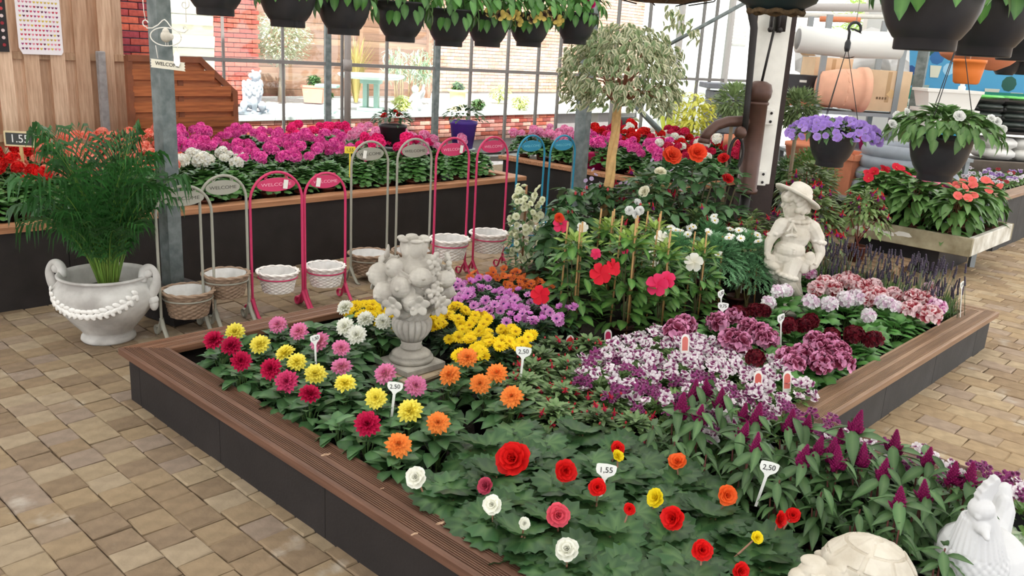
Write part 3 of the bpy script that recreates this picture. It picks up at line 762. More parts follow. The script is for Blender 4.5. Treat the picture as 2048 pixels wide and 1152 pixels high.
def fuchsia(c1, c2):
    m_ = M(); m_.add(lathe([(.05,1.0),(.10,.75),(.13,.4),(.12,.15)], 8), c1)
    for k in range(4): m_.add(petal_vf(.85, .28, .1, c1, c1, False, .2), T=Matrix.Translation((0,0,.25)) @ Euler((-.45,0,PI*k/2)).to_matrix().to_4x4())
    m_.add(lathe([(.12,.2),(.28,-.1),(.30,-.45),(.26,-.5)], 8, False), c2); m_.add(tube([(0,0,-.3),(.02,0,-.95)], .02, 4), c1)
    return bloom(m_)
F_FUCH = [fuchsia(S(206,24,50), S(120,30,110)), fuchsia(S(200,30,54), S(196,40,80)), fuchsia(S(214,40,40), S(150,40,130))]
def bud(c, r=.5):
    m_ = M(); m_.add(ball((r*.7,r*.7,r), 7, 5), c); m_.add(tube([(0,0,r*.8),(0,0,r*1.8)], r*.12, 4), S(120,60,50)); return bloom(m_, 'bud')
F_BUD = [bud(S(196,50,64)), bud(S(206,80,84))]
F_ROSE = {'orange': begonia(S(224,50,26), S(236,84,50)), 'cream': begonia(S(240,236,206), S(244,240,220)), 'red': begonia(S(190,24,30), S(210,40,40))}
def simple5(c0, c1, eye=None):
    m_ = M()
    for k in range(5): m_.add(petal_vf(1.0, 1.05, .08, eye or c0, c1, True, .06, .05), T=Euler((.12,0,2*PI*k/5)).to_matrix().to_4x4())
    m_.add(ball(.10, 6, 4), S(226,206,90), Matrix.Translation((0,0,.05))); return bloom(m_)
F_LILAC = [simple5(S(160,126,210), S(186,154,228)), simple5(S(150,114,200), S(176,142,222))]
F_IMP = {'red': simple5(S(200,24,44), S(214,34,60)), 'coral': simple5(S(230,90,90), S(240,120,112)), 'pink': simple5(S(236,110,150), S(240,140,170))}
F_PURP = [simple5(S(150,40,150), S(176,60,170))]
F_WHITE5 = [begonia(S(240,240,236), S(246,246,244))]
F_VIOLA = [simple5(S(230,220,236), S(240,236,244), S(90,30,90)), simple5(S(150,110,180), S(176,140,204), S(80,40,110)), simple5(S(236,214,60), S(244,226,80), S(120,60,20)), simple5(S(160,40,50), S(180,50,60), S(60,16,30))]
F_PANSY = bloom(floret(S(236,212,130), S(228,200,110), S(40,16,20)))
F_CREAM = [begonia(S(226,232,176), S(246,246,224))]
TOCAM = Vector((-.73,-.55,.0))
def face(o, up=1.0, cam=.5, j=.35):
    d = Vector((random.gauss(0,j), random.gauss(0,j), up)) + TOCAM*cam
    o.rotation_mode = 'XYZ'; o.rotation_euler = (d.to_track_quat('Z','Y').to_matrix() @ Matrix.Rotation(random.random()*6.28, 3, 'Z')).to_euler()
def add_bloom(root, me, p, r, up=1.0, cam=.5, j=.35, name=None, label=None):
    o = put(name or me.name.split('.')[0], me, root, p); o.scale = (r, r, r); face(o, up, cam, j)
    if label: o['label'] = label
    return o
# ---------------------------------------------------------------- planting of the big raised bed
Z0 = .06
def zat(xy, py):
    lo, hi = -1.0, 4.0
    for _ in range(40):
        m_ = (lo+hi)/2
        if proj((xy[0], xy[1], m_))[1] > py: lo = m_
        else: hi = m_
    return (lo+hi)/2
def local(root, P): return Vector([float(a) for a in P]) - root.location
def flower_stems(root, pts, r=.0028, c=STEMC, base=(0,0,.16)):
    if pts: stems(root, pts, r, c, base, 'flower_stem')
PROTO = {}
def proto(kind, make, k=3):
    # a few leafy plants of each kind are built once; every pot in the bed is a copy of one of them
    if kind not in PROTO:
        PROTO[kind] = []
        for _ in range(k):
            o = bpy.data.objects.new(kind, None); COL.objects.link(o); make(o); PROTO[kind].append([o, False, list(o.children)])
    for e in PROTO[kind]:
        if not e[1]: e[1] = True; return e[0]
    e = random.choice(PROTO[kind]); c = e[0].copy(); COL.objects.link(c)
    for ch in e[2]: dup(ch, c)
    return c
def plant(kind, make, name, label, cat, loc, group=None, k=3, sc=1.0, rz=0):
    o = proto(kind, make, k); o.name = name; o.location = [float(q) for q in loc]; o.scale = (sc,)*3; o.rotation_euler = (0,0,rz); o.empty_display_size = .05
    for key in ('label', 'category', 'group'):
        if key in o: del o[key]
    return tag(o, label, cat, group)

# dahlias
def mk_dahlia(o):
    pot(o, .062, .115)
    L = dome(30, .135, .10, .30, .098, .7, -.35)
    put_leaves(o, L_DAHLIA, L); stems(o, [T @ Vector((0,.1,0)) for T in L[::2]])
DAH = [('crimson', [(427,680),(462,692)], 'crimson dahlia with two blooms, nearest the bed corner'),
 ('crimson', [(482,722)], 'crimson dahlia with one large bloom, second along the grooved rail'),
 ('crimson', [(541,738)], 'crimson dahlia bloom third along the grooved rail'),
 ('magenta', [(573,763)], 'magenta dahlia facing sideways behind the crimson row by the rail'),
 ('crimson', [(620,788)], 'crimson dahlia with a flat bloom below the yellow one'),
 ('crimson', [(735,848)], 'dark crimson dahlia with a round bloom facing out, last along the rail'),
 ('yellow', [(470,664)], 'yellow dahlia at the back rail beside the bed corner'),
 ('yellow', [(520,689)], 'yellow dahlia between the crimson pair and the pink ones'),
 ('yellow', [(571,706),(594,724)], 'yellow dahlia with two touching blooms'),
 ('yellow', [(631,748)], 'yellow dahlia at the foot of the price tag'),
 ('yellow', [(690,767)], 'yellow dahlia between crimson bloom and fruit urn'),
 ('yellow', [(752,796)], 'yellow dahlia just left of the 2.50 tag by the urn'),
 ('yellow', [(820,822)], 'yellow dahlia just right of the 2.50 tag by the urn'),
 ('pink', [(556,649)], 'pink dahlia at the back rail, first of its row'),
 ('pink', [(598,663)], 'pink dahlia second of its row from the back rail'),
 ('pink', [(640,684)], 'pink dahlia half hidden behind the price tag'),
 ('pink', [(682,696)], 'pale pink dahlia below the white blooms'),
 ('pink', [(683,734)], 'pink dahlia with one round bloom right of the price tag'),
 ('pink', [(771,747)], 'pink dahlia against the foot of the fruit urn'),
 ('pink', [(831,772)], 'large pink dahlia bloom in front of the fruit urn'),
 ('white', [(690,615),(690,653)], 'white dahlia with two blooms near the back rail'),
 ('white', [(731,638)], 'white dahlia with a ball bloom behind the others'),
 ('white', [(766,643)], 'white dahlia touching the left side of the urn'),
 ('white', [(713,670)], 'white dahlia with a ragged bloom lowest of the white ones'),
 ('orange', [(935,716)], 'orange dahlia right of the urn foot'),
 ('orange', [(900,750)], 'orange dahlia close to the urn plinth corner'),
 ('orange', [(960,768),(994,747)], 'orange dahlia with two blooms beside the small fuchsias'),
 ('orange', [(1024,793)], 'orange dahlia with a flat bloom near the 2.50 tag'),
 ('orange', [(876,846)], 'orange dahlia leaning over the bare gravel gap'),
 ('orange', [(797,890)], 'orange dahlia with a large round bloom by the grooved rail')]
for c, pts, lab in DAH:
    W = [gz(x, y, .385) for x, y in pts]; r_ = sum(W)/len(W)
    root = plant('dahlia', mk_dahlia, 'potted_dahlia', lab, 'dahlia', (r_[0]+.015, r_[1]+.02, Z0), 'potted dahlias in the raised bed', 4)
    P = [local(root, q) for q in W]
    for p in P: add_bloom(root, random.choice(F_DAH[c]), p, .055*random.uniform(.9,1.08), .8, .75, .22)
    flower_stems(root, [p-Vector((0,0,.01)) for p in P])
for (x, y, lab) in ((.42,-.42,'leafy dahlia without bloom by the back rail'), (.85,-.4,'dahlia with one pale bud by the back rail'), (.62,-1.68,'dahlia without bloom in front of the urn slab'), (.24,-1.5,'dahlia without bloom at the grooved rail between two crimson ones')):
    root = plant('dahlia', mk_dahlia, 'potted_dahlia', lab, 'dahlia', (x, y, Z0), 'potted dahlias in the raised bed')

# tuberous begonias
def mk_begonia(o):
    pot(o, .062, .11)
    L = dome(21, .14, .12, .27, .15, .35, -.55, 1, False, 0, 1.5)
    m_ = L_BEGONIA*5+L_BEGLIGHT[:1] if random.random() < .3 else L_BEGONIA
    put_leaves(o, m_, L); stems(o, [T @ Vector((0,.15,0)) for T in L], .004, S(120,96,70))
BEG = [('white',(833,955),'white begonia with a narrow bloom by the grooved rail',.042), ('white',(985,1010),'white begonia with a round rosette bloom near the grooved rail',.036), ('white',(1134,1100),'white begonia with a large ruffled bloom at the front',.04),
 ('white',(1048,1047),'white begonia with a half open bud by the grooved rail',.022), ('red',(1027,918),'begonia with the largest bright red bloom',.07), ('rose',(972,972),'begonia with a small dull rose bloom under its leaves',.032),
 ('red',(1130,942),'red begonia half hidden by a pale leaf behind the 1.55 tag',.045), ('red',(1195,975),'red begonia bloom at the foot of the 1.55 tag',.034), ('coral',(1115,1030),'coral pink begonia with a tall ruffled bloom',.042),
 ('yellow',(1313,997),'yellow begonia with one open bloom among red ones',.036), ('red',(1347,1037),'red begonia in front of the yellow bloom',.045), ('red',(1259,1018),'red begonia bud left of the yellow bloom',.022), 
 ('orange',(1453,990),'orange begonia with a full round bloom left of the 2.50 tag',.04), ('orange',(1355,925),'orange begonia bloom at the foot of the celosias',.038), ('red',(1235,897),'small red begonia bloom farthest back',.03),
 ('yellow',(1235,912),'cream yellow begonia bud below a red bloom',.026), ('red',(1558,1038),'orange-red begonia bloom with a yellow eye beside the turtle',.03), ('red',(1585,1030),'orange-red begonia bloom nearest the celosia stems',.028), ('red',(1403,1100),'red begonia with a narrow bloom at the front',.036), ('red',(1480,1142),'red begonia cut by the lower edge of the view',.03),
 ('yellow',(1513,1075),'begonia with a small yellow bloom above pale leaves',.022)]
bpos = []
for j, y in enumerate(np.arange(-2.02, -3.95, -.19)):
    for i, x in enumerate((.25,.42,.60,.79,.98)):
        if x > .5 and y < -3.2: continue
        if j == 0 and i in (0, 1): continue
        if x > .9 and y < -2.95: continue
        if x > .95 and y > -2.1: continue
        bpos.append([x+random.uniform(-.02,.02), y+random.uniform(-.02,.02), [], i, j])
for c, p, lab, r in BEG:
    W = gz(*p, .375); b = min(bpos, key=lambda q: (q[0]-W[0])**2+(q[1]-W[1])**2 + 9*len(q[2])); b[2].append((c, W, lab, r))
words = ['first','second','third','fourth','fifth','sixth','seventh','eighth','ninth','tenth','eleventh','twelfth']
for n_, (x, y, fl, bi, bj) in enumerate(bpos):
    near = fl[0][2] if fl else f'leafy begonia without bloom, {words[bi]} from the grooved rail in cross row {words[bj]}'
    if fl: x = max(.23, .6*x+.4*fl[0][1][0]); y = .6*y+.4*fl[0][1][1]
    root = plant('begonia', mk_begonia, 'potted_begonia', near, 'begonia', (x, y, Z0), 'potted begonias in the raised bed', 5)
    for c, W, lab, r in fl:
        p = local(root, W); add_bloom(root, random.choice(F_BEG[c]), p, r, .5, .9, .25)
        flower_stems(root, [p], .004, S(150,110,90), (p.x*.3, p.y*.3, .12))

# celosias with feather plumes
def mk_celosia(o):
    pot(o, .058, .10); L = []
    for k in range(30):
        z = .08+.33*((k+.5)/30); a = k*2.4+random.uniform(-.3,.3); r = .085*(1.15-.5*(z/.42))
        L.append(place((r*math.cos(a), r*math.sin(a), z), a, random.uniform(-.7,.45), .14*random.uniform(.7,1.15)*(1.1-.3*z/.4), random.uniform(-.4,.4)))
    put_leaves(o, L_CELOSIA, L)
    stems(o, [(0,0,.40), (.03,.02,.33), (-.03,.02,.32)], .0045, S(118,70,66), (0,0,.08))
cel = [(120,55,'t'),(195,30),(45,140),(150,180),(275,105),(405,170),(475,200),(400,280),(480,350),(670,235),(770,235),(1050,235),(740,425),(825,385),(905,395),(965,340),(950,440),(1095,430),(1275,355),(1210,500),(1465,430),(1310,665),(1450,625),(1620,520),(1710,550),(1755,720)]
for i, q in enumerate(cel):
    px, py = 1348+q[0]/2.88, 750+q[1]/2.88; W = gz(px, py+12, .46)
    if W[0] > 1.72: W = gz(px, py+12, .56)
    side = 'near the spotted white flowers' if px < 1480 else ('above the 2.50 tag' if px < 1600 else ('toward the inner rail corner' if px < 1740 else 'close to the white rooster'))
    dz = W[2]-.46
    root = plant('celosia', mk_celosia, 'potted_celosia', f'burgundy-plumed celosia, {words[i % 12] if i < 12 else words[i-12] if i < 24 else words[i-24]} of the {"back" if i < 12 else "middle" if i < 24 else "last"} ones, {side}', 'celosia', (W[0], W[1], Z0), 'potted celosias in the raised bed', 4, 1+dz*2)
    s_ = 1/(1+dz*2)
    o = put('plume', random.choice(F_PLUME), root, (0,0,(W[2]-Z0-.045)*s_), (random.uniform(-.14,.14), random.uniform(-.14,.14), random.random()*6), .046*random.uniform(.85,1.15)*s_)
    o.scale = (o.scale.x*1.35, o.scale.x*1.35, o.scale.x*1.05)
    if i % 2:
        put('plume', random.choice(F_PLUME), root, (.04,.02,.31), (random.uniform(-.3,.3),.35,0), .020)
for k in range(9):
    root = plant('celosia', mk_celosia, 'potted_celosia', f'leafy celosia without plume, {words[k]} from behind between begonias and plumed celosias', 'celosia', (1.13+random.uniform(-.03,.05), -2.45-k*.15, Z0), 'potted celosias in the raised bed', 4, .8)

# nemesia: white flowers with purple throats
def mk_nem(o):
    pot(o, .06, .10); L = dome(170, .135, .10, .27, .05, .9, -.3)
    foliage(o, T_NEM, L)
T_NEM = [leaf_vf(.42, 2, .15, .2, jit(S(96,136,66), .2), S(120,150,84)) for _ in range(4)]
k = 0
for i, x in enumerate(np.arange(1.52, 2.45, .17)):
    for j, y in enumerate(np.arange(-1.72, -2.60, -.17)):
        px, py, w = proj((x, y, .35))
        if px < 1185+max(0, py-760)*1.5 or px > 1600: continue
        k += 1; dark = (x+y*.3 < 1.2)
        lab = f'{"purple and white" if dark else "white"} nemesia with purple throats, row {words[i]} from the left, pot {words[j]} from behind'
        root = plant('nemesia', mk_nem, 'potted_nemesia', lab, 'nemesia', (x, y, Z0), 'potted nemesias in the raised bed', 4)
        for q in range(7):
            a = random.random()*6.28; r = .14*math.sqrt(random.random())
            add_bloom(root, random.choice(H_ANGELD if random.random() < (.6 if dark else .06) else H_ANGEL), (r*math.cos(a), r*math.sin(a), .275+.05*random.random()-r*.3), .040*random.uniform(.8,1.15), 1, .55, .3)
for k in range(7):
    x, y = 1.80+.02*(k % 2), -2.72-k*.17
    root = plant('nemesia', mk_nem, 'potted_nemesia', f'purple-eyed nemesia {words[k]} behind the celosias along the inner rail', 'nemesia', (x, y, Z0), 'potted nemesias in the raised bed', 4)
    for q in range(8):
        a = random.random()*6.28; r = .13*math.sqrt(random.random())
        add_bloom(root, random.choice(H_ANGELD if random.random() < .5 else H_ANGEL), (r*math.cos(a), r*math.sin(a), .285+.06*random.random()-r*.3), .036*random.uniform(.8,1.15), 1, .55, .3)

# regal pelargoniums
def mk_regal(o):
    pot(o, .065, .11); L = dome(26, .15, .12, .30, .085, .7, -.4); put_leaves(o, L_REGAL, L); stems(o, [T @ Vector((0,.3,0)) for T in L[::2]])
c6 = lambda L: [(1348+x/2.88, 350+y/2.88) for x, y in L]
REG = {'pink and burgundy': (H_REGPINK, .066, c6([(65,850),(20,880),(255,830),(345,800),(330,930),(430,860),(500,900),(545,930),(390,945),(655,1030),(740,1020),(815,940),(860,990),(905,950),(850,1060),(955,1000),(975,1060),(690,1070)])),
 'dark burgundy': (H_REGDARK, .062, c6([(470,765),(370,790),(515,765),(790,825),(660,850),(910,905),(1040,905),(745,850),(1150,930),(470,1035)])),
 'white': (H_REGWHITE, .054, c6([(600,655),(648,652),(545,720),(790,715),(900,730),(990,700),(1050,690),(1125,795),(1240,730),(1205,715),(1290,750)])),
 'red and white': (H_REGRED, .068, c6([(870,610),(920,640),(950,600),(1010,580),(1080,640),(1150,630),(1180,680),(1270,680),(1110,690),(1390,700),(1370,765),(1450,710),(1480,665),(1480,790),(820,645),(1030,610)])),
 'pale mauve': (H_REGPALE, .06, c6([(785,555),(1520,745),(1480,645)]))}
rp = []
for cname, (hs, r, pts) in REG.items():
    for p in pts:
        W = gz(*p, .40); best = None
        for q in rp:
            d = math.hypot(q['x']-W[0], q['y']-W[1])
            if q['c'] == cname and d < .17 and (best is None or d < best[0]): best = (d, q)
        if best: best[1]['f'].append(W)
        else: rp.append(dict(c=cname, x=W[0], y=W[1], f=[W], h=hs, r=r))
cnt = {}
for q in rp:
    x, y = np.mean([w[0] for w in q['f']]), np.mean([w[1] for w in q['f']]); x = min(x, 4.68); y = max(y, -2.5)
    n_ = cnt.get(q['c'], 0); cnt[q['c']] = n_+1
    wherep = 'nearest the spotted nemesias' if x < 2.5 else ('by the white oval price tag' if x < 3.0 else ('at the feet of the boy statue' if y > -2.1 and x < 4.2 else ('along the right-hand rail' if y < -2.3 else 'below the lavender')))
    root = plant('regal', mk_regal, 'potted_pelargonium', f'{words[n_ % 12]} {q["c"]} regal pelargonium from the left, {wherep}', 'pelargonium', (x, y, Z0), 'potted pelargoniums in the raised bed', 4)
    for w_ in q['f']: add_bloom(root, random.choice(q['h']), local(root, w_)-Vector((0,0,.02)), 1.12*q['r']*random.uniform(.85,1.1), 1, .5, .2)
    flower_stems(root, [local(root, w_)-Vector((0,0,.03)) for w_ in q['f']])
for x, y, lab in ((2.95,-2.45,'green pelargonium with small white buds against the right-hand rail'), (3.45,-2.48,'bright green pelargonium with round leaves by the right-hand rail'), (2.55,-2.3,'leafy pelargonium between pink heads and the right-hand rail'), (2.3,-2.52,'leafy pelargonium at the inner rail corner'), (3.9,-2.48,'leafy pelargonium under red and white heads by the right-hand rail'), (2.9,-1.75,'leafy pelargonium behind the pink and burgundy heads')):
    root = plant('regal', mk_regal, 'potted_pelargonium', lab, 'pelargonium', (x, y, Z0), 'potted pelargoniums in the raised bed', 4)

# yellow, pink and orange daisies
def mk_osteo(o):
    pot(o, .058, .10); L = dome(120, .12, .10, .26, .06, .8, -.3); foliage(o, T_DARK, L)
def daisies(xs, ys, fl, r, nb, word, clos, zf=.30, spread=.11):
    k = 0
    for i, x in enumerate(xs):
        for j, y in enumerate(ys):
            if math.hypot(x-1.07, y+.98) < .24: continue
            k += 1
            root = plant('osteo', mk_osteo, 'potted_daisy', f'{word} daisy plant, {words[j]} from the back rail in row {words[i]} {clos}', 'daisy', (x+random.uniform(-.02,.02), y+random.uniform(-.02,.02), Z0), 'potted daisies in the raised bed', 4)
            pts = []
            for q in range(nb):
                a = random.random()*6.28; rr = spread*math.sqrt(random.random()); p = (rr*math.cos(a), rr*math.sin(a), zf+random.uniform(-.02,.04)-rr*.3); pts.append(p)
                add_bloom(root, random.choice(fl), p, r*random.uniform(.85,1.15), 1, .6, .35)
            flower_stems(root, pts, .0018)
daisies((1.27,1.46,1.64), (-.25,-.45,-.65,-.85,-1.05,-1.24), F_DAISY, .036, 9, 'yellow', 'beside the fruit urn', .29, .12)
daisies((1.86,2.04,2.22), (-.25,-.44,-.63,-.82,-1.02), F_OSTEO, .033, 8, 'pink-purple', 'behind the yellow daisies', .29, .12)
daisies((2.4,2.58), (-.18,-.36,-.54), F_OSTOR, .033, 8, 'orange', 'beside the bougainvillea', .29, .12)

# low fuchsias with hanging red buds
def mk_lowf(o):
    pot(o, .06, .10); L = dome(190, .15, .08, .27, .058, .7, -.5); foliage(o, T_FUCH, L)
T_FUCH = [leaf_vf(.5, 3, .15, .25, jit(S(92,124,74), .25), S(118,140,94)) for _ in range(4)]
k = 0
for x, y in ((1.12,-1.95),(1.27,-1.62),(1.45,-1.52),(1.32,-1.82),(1.5,-1.75),(1.22,-2.12),(1.42,-2.02),(1.3,-2.28),(1.62,-1.6),(1.12,-1.74),(1.62,-1.42),(1.82,-1.35),(2.0,-1.45)):
    k += 1
    root = plant('lowf', mk_lowf, 'potted_fuchsia', f'low bushy fuchsia with hanging red buds, {words[(k-1)%12]} of the block by the orange dahlias' if k < 13 else 'low bushy fuchsia in front of the tall mandevillas', 'fuchsia', (x, y, Z0), 'low potted fuchsias in the raised bed', 4)
    for q in range(11):
        a = random.random()*6.28; rr = .15*math.sqrt(random.random()); z = .27-.6*rr*rr/.15+random.uniform(-.02,.03)
        if q % 4: o = put('bud', random.choice(F_BUD), root, (rr*math.cos(a), rr*math.sin(a), z), (random.uniform(-.5,.5), random.uniform(-.5,.5), 0), .016)
        else: o = put('flower', F_FUCH[1], root, (rr*math.cos(a), rr*math.sin(a), z), (random.uniform(-.6,.6), random.uniform(-.6,.6), 0), .026)

# mandevillas on stakes
def mk_mand(o):
    pot(o, .075, .13, S(70,36,32)); L = dome(150, .19, .14, .66, .105, .6, -.5, 1, True); put_leaves(o, L_MANDE, L)
    L = dome(26, .13, .54, .72, .085, .9, .2); put_leaves(o, L_MANDEY, L, 'young_leaf')
    m_ = M()
    for k in range(3): a = k*2.1; m_.add(tube([(.07*math.cos(a),.07*math.sin(a),.1),(.055*math.cos(a),.055*math.sin(a),.78)], .006, 6), S(186,146,96))
    m_.build('stake', PLAIN, o)
    stems(o, [(.05,.0,.6),(-.04,.04,.65),(0,-.05,.55),(.02,.05,.7)], .004, S(96,90,60), (0,0,.12))
MAND = [((1135,690), 452, 'mandevilla with red trumpet blooms nearest the pink daisies'), ((1240,692), 440, 'tall mandevilla with red blooms and a tag at its foot'), ((1200,640), 425, 'tall bushy mandevilla behind the red-flowered ones'), ((1308,692), 468, 'mandevilla with a rose pink trumpet bloom on bare stakes'), ((1382,668), 470, 'mandevilla with white star trumpets beside the white daisies'), ((1290,650), 430, 'mandevilla with orange-tinted young leaves in the middle of the bed')]
MW = []
for i, (p, top, lab) in enumerate(MAND):
    g_ = gz(*p, Z0); zt = zat(g_, top); root = plant('mand', mk_mand, 'potted_mandevilla', lab, 'mandevilla', g_, 'staked mandevillas in the raised bed', 3, (zt-Z0)/.76, i*1.3)
    root.rotation_euler = (0,0,0); MW.append((root, proj(g_)[2]))
for i, x, y, c, r, dw in ((1,1200,548,'red',.068,.22),(1,1225,535,'red',.055,.18),(0,1080,590,'red',.06,.2),(3,1315,570,'pink',.07,.2),(3,1335,560,'pink',.055,.2),(4,1388,525,'white',.062,.2),(5,1322,478,'white',.058,.15),(5,1302,518,'white',.055,.2),(1,1192,508,'pink',.035,.18),(2,1165,455,'white',.04,.15),(5,1250,500,'pink',.03,.2)):
    root, w = MW[i]; W = aw(x, y, w-dw-.14); sc = root.scale[0]; o = add_bloom(root, F_MAND[c], local(root, W)/sc, r/sc, .3, 1.0, .3); stems(root, [local(root, W)/sc], .003, STEMC, (0,0,.35), 'flower_stem')

# bougainvillea, hibiscus
g_ = gz(1040, 592, Z0); root = thing('bougainvillea', 'white-flowering bougainvillea trained up a stake behind the pink daisies', 'bougainvillea', g_)
pot(root, .08, .13, S(60,40,36)); m_ = M(); m_.add(tube([(0,0,.1),(0,0,.86)], .008, 6), S(150,104,70)); m_.build('stake', PLAIN, root)
L = dome(300, .15, .10, .80, .075, .5, -.5, 1, True); foliage(root, T_SMALL, L)
for k in range(84):
    z = random.uniform(.22, .86); a = random.random()*6.28; rr = .15*random.uniform(.4,1)*(1-.5*abs(z-.62)/.4); w_ = (rr*math.cos(a)-.03, rr*math.sin(a)-.03, z)
    add_bloom(root, F_CREAM[0], w_, random.uniform(.022,.032), .3, .7, .6, 'bract_cluster')
def mk_hib(o):
    pot(o, .085, .14, S(58,44,40)); L = dome(130, .23, .18, .82, .13, .5, -.6, 1, True); put_leaves(o, L_HIBIS, L)
    stems(o, [(.1,0,.6),(-.08,.06,.55),(0,-.1,.6),(.02,.05,.72)], .006, S(92,80,60), (0,0,.12))
HIB = [((1085,430), 6.75, 362, 'dark-leaved hibiscus left of the pair behind the bougainvillea'), ((1170,425), 6.9, 360, 'dark-leaved hibiscus right of the pair below the steel post'), ((1118,495), 6.1, 410, 'staked hibiscus with one orange and pink bloom'), ((1265,470), 6.6, 395, 'leafy hibiscus with white flowers behind the mandevillas')]
for i, (p, w, top, lab) in enumerate(HIB):
    A_ = aw(*p, w); zt = zat(A_, top); root = plant('hib', mk_hib, 'potted_hibiscus', lab, 'hibiscus', (A_[0], min(A_[1], -.18), Z0), 'potted hibiscus in the raised bed', 2, (zt-Z0)/.84)
    sc = root.scale[0]
    if i == 2:
        o = add_bloom(root, F_MAND['pink'], Vector((-.12,-.1,.72)), .055/sc, .3, 1); add_bloom(root, F_ROSE['orange'], Vector((-.12,-.08,.77)), .035/sc, .3, 1)
    if i == 3:
        for k in range(6): add_bloom(root, F_WHITE5[0], Vector((random.uniform(-.22,.02), random.uniform(-.2,.0), random.uniform(.6,.85))), .036/sc, .3, 1)
    for k in range(3): put('bud', F_BUD[1], root, (random.uniform(-.12,.1), random.uniform(-.12,.1), .8), None, .03)

# marguerites
def mk_marg(o):
    pot(o, .085, .14, S(90,52,42)); L = dome(760, .24, .26, .62, .075, 1.0, -.8); foliage(o, T_MARG, L)
    stems(o, [(.02,0,.45),(-.08,.05,.4),(.06,-.06,.42)], .007, S(120,110,70), (0,0,.12)); m_ = M(); m_.add(tube([(.05,-.05,.12),(.03,-.03,.62)], .007, 6), S(190,140,86)); m_.build('stake', PLAIN, o)
for i, (p, w, lab) in enumerate((((1345,490), 6.2, 'feathery white-flowered marguerite left of its group'), ((1430,500), 6.2, 'feathery marguerite with a bare stem and a stake, middle of its group'), ((1490,485), 6.35, 'feathery marguerite touching the boy statue'), ((1420,450), 6.75, 'feathery marguerite behind the others'), ((1500,560), 6.3, 'low dark green marguerite at the left foot of the boy statue'))):
    A_ = aw(*p, w); root = plant('marg', mk_marg, 'potted_marguerite', lab, 'marguerite', (A_[0], A_[1], Z0), 'potted marguerites in the raised bed', 2, (.78 if i == 4 else 1.0), i*2)
    root.rotation_euler = (0,0,0)
    for k in range(6 if i != 4 else 0):
        a = random.random()*6.28; rr = .2*math.sqrt(random.random()); add_bloom(root, F_WDAISY[0], (rr*math.cos(a)-.04, rr*math.sin(a)-.03, .665-rr*rr*3.5), .034, 1, .6, .3)

# tall fuchsias and roses at the back of the bed
def mk_fuch(o):
    pot(o, .08, .13, S(100,50,40)); L = dome(330, .24, .16, .62, .065, .6, -.7, .9); foliage(o, T_FUCH2, L); stems(o, [(.15,0,.4),(-.12,.1,.45),(0,-.15,.4),(.03,.05,.55)], .005, S(120,60,50), (0,0,.12))
T_FUCH2 = [leaf_vf(.5, 3, .15, .25, jit(S(96,128,68), .28), S(122,136,88)) for _ in range(4)]
FU = [(4.05,-.30,.98,'left of the roses below the ficus trunk'), (3.55,-.62,.80,'between hibiscus and marguerites'), (4.15,-.75,.72,'in front of the roses'), (4.5,-.55,.80,'below the pump barrel'), (4.62,-1.0,.72,'at the post foot left of the boy statue'), (4.7,-1.35,.78,'just behind the boy statue'), (4.35,-1.1,.70,'left of the boy statue behind the marguerites')]
for i, (x, y, h, lab) in enumerate(FU):
    root = plant('fuch', mk_fuch, 'potted_fuchsia', 'upright fuchsia with drooping red bells '+lab, 'fuchsia', (x, y, Z0), 'upright fuchsias at the back of the raised bed', 2, h/.66)
    for k in range(16):
        a = random.random()*6.28; rr = .24*math.sqrt(random.random()); put('flower', random.choice(F_FUCH), root, (rr*math.cos(a), rr*math.sin(a), .62-rr*rr*5+random.uniform(-.06,.05)), (random.uniform(-.5,.5), random.uniform(-.5,.5), 0), random.uniform(.024,.034))
def mk_rose(o):
    pot(o, .09, .15, S(110,60,44)); L = dome(170, .24, .22, .80, .095, .6, -.5, 1, True); put_leaves(o, L_ROSE, L); stems(o, [(.1,0,.65),(-.1,.08,.6),(0,-.1,.66),(.02,.06,.74)], .006, S(92,84,60), (0,0,.12))
for i, (p, w, top, c, lab) in enumerate((((1330,370), 6.9, 318, 'orange', 'rose bush with a ruffled orange-red bloom left of the pump spout'), ((1395,365), 7.0, 312, 'orange', 'rose bush with a large orange-red poppy-like bloom under the spout'), ((1290,390), 6.7, 350, 'cream', 'rose bush with cream blooms right of the ficus trunk'), ((1455,370), 7.2, 325, 'red', 'bushy rose with small red blooms beside the pump barrel'))):
    A_ = aw(*p, w); A_[0] = min(A_[0], 4.62); zt = zat(A_, top); root = plant('rose', mk_rose, 'potted_rose', lab, 'rose', (A_[0], min(A_[1],-.2), Z0), 'potted roses at the back of the raised bed', 2, (zt-Z0)/.82)
    sc = root.scale[0]
    for k in range(3 if c == 'cream' else 2 if c == 'red' else 1): add_bloom(root, F_ROSE[c], Vector((random.uniform(-.16,.0), random.uniform(-.12,.05), .85-.12*k)), (.05 if c != 'orange' else .08)/sc, .6, .8)
def mk_lil(o):
    pot(o, .07, .12, S(80,50,44)); L = dome(200, .18, .2, .62, .06, .8, -.3, 1, True); foliage(o, T_SMALL, L); 
    for k in range(26): a = random.random()*6.28; rr = .17*math.sqrt(random.random()); add_bloom(o, F_LILGREY, (rr*math.cos(a), rr*math.sin(a), random.uniform(.5,.72)), .014, .6, .5, .5)
F_LILGREY = simple5(S(170,150,186), S(190,172,204))
for i, (p, w, top) in enumerate((((1205,400), 7.0, 335), ((1345,345), 7.3, 318))):
    A_ = aw(*p, w); zt = zat(A_, top); plant('lil', mk_lil, 'potted_sage', ['greyish lilac flowering sage at the foot of the ficus', 'greyish lilac flowering sage between the cream and orange roses'][i], 'sage', (min(A_[0],4.6), min(A_[1],-.16), Z0), 'lilac sages in the raised bed', 1, (zt-Z0)/.72)

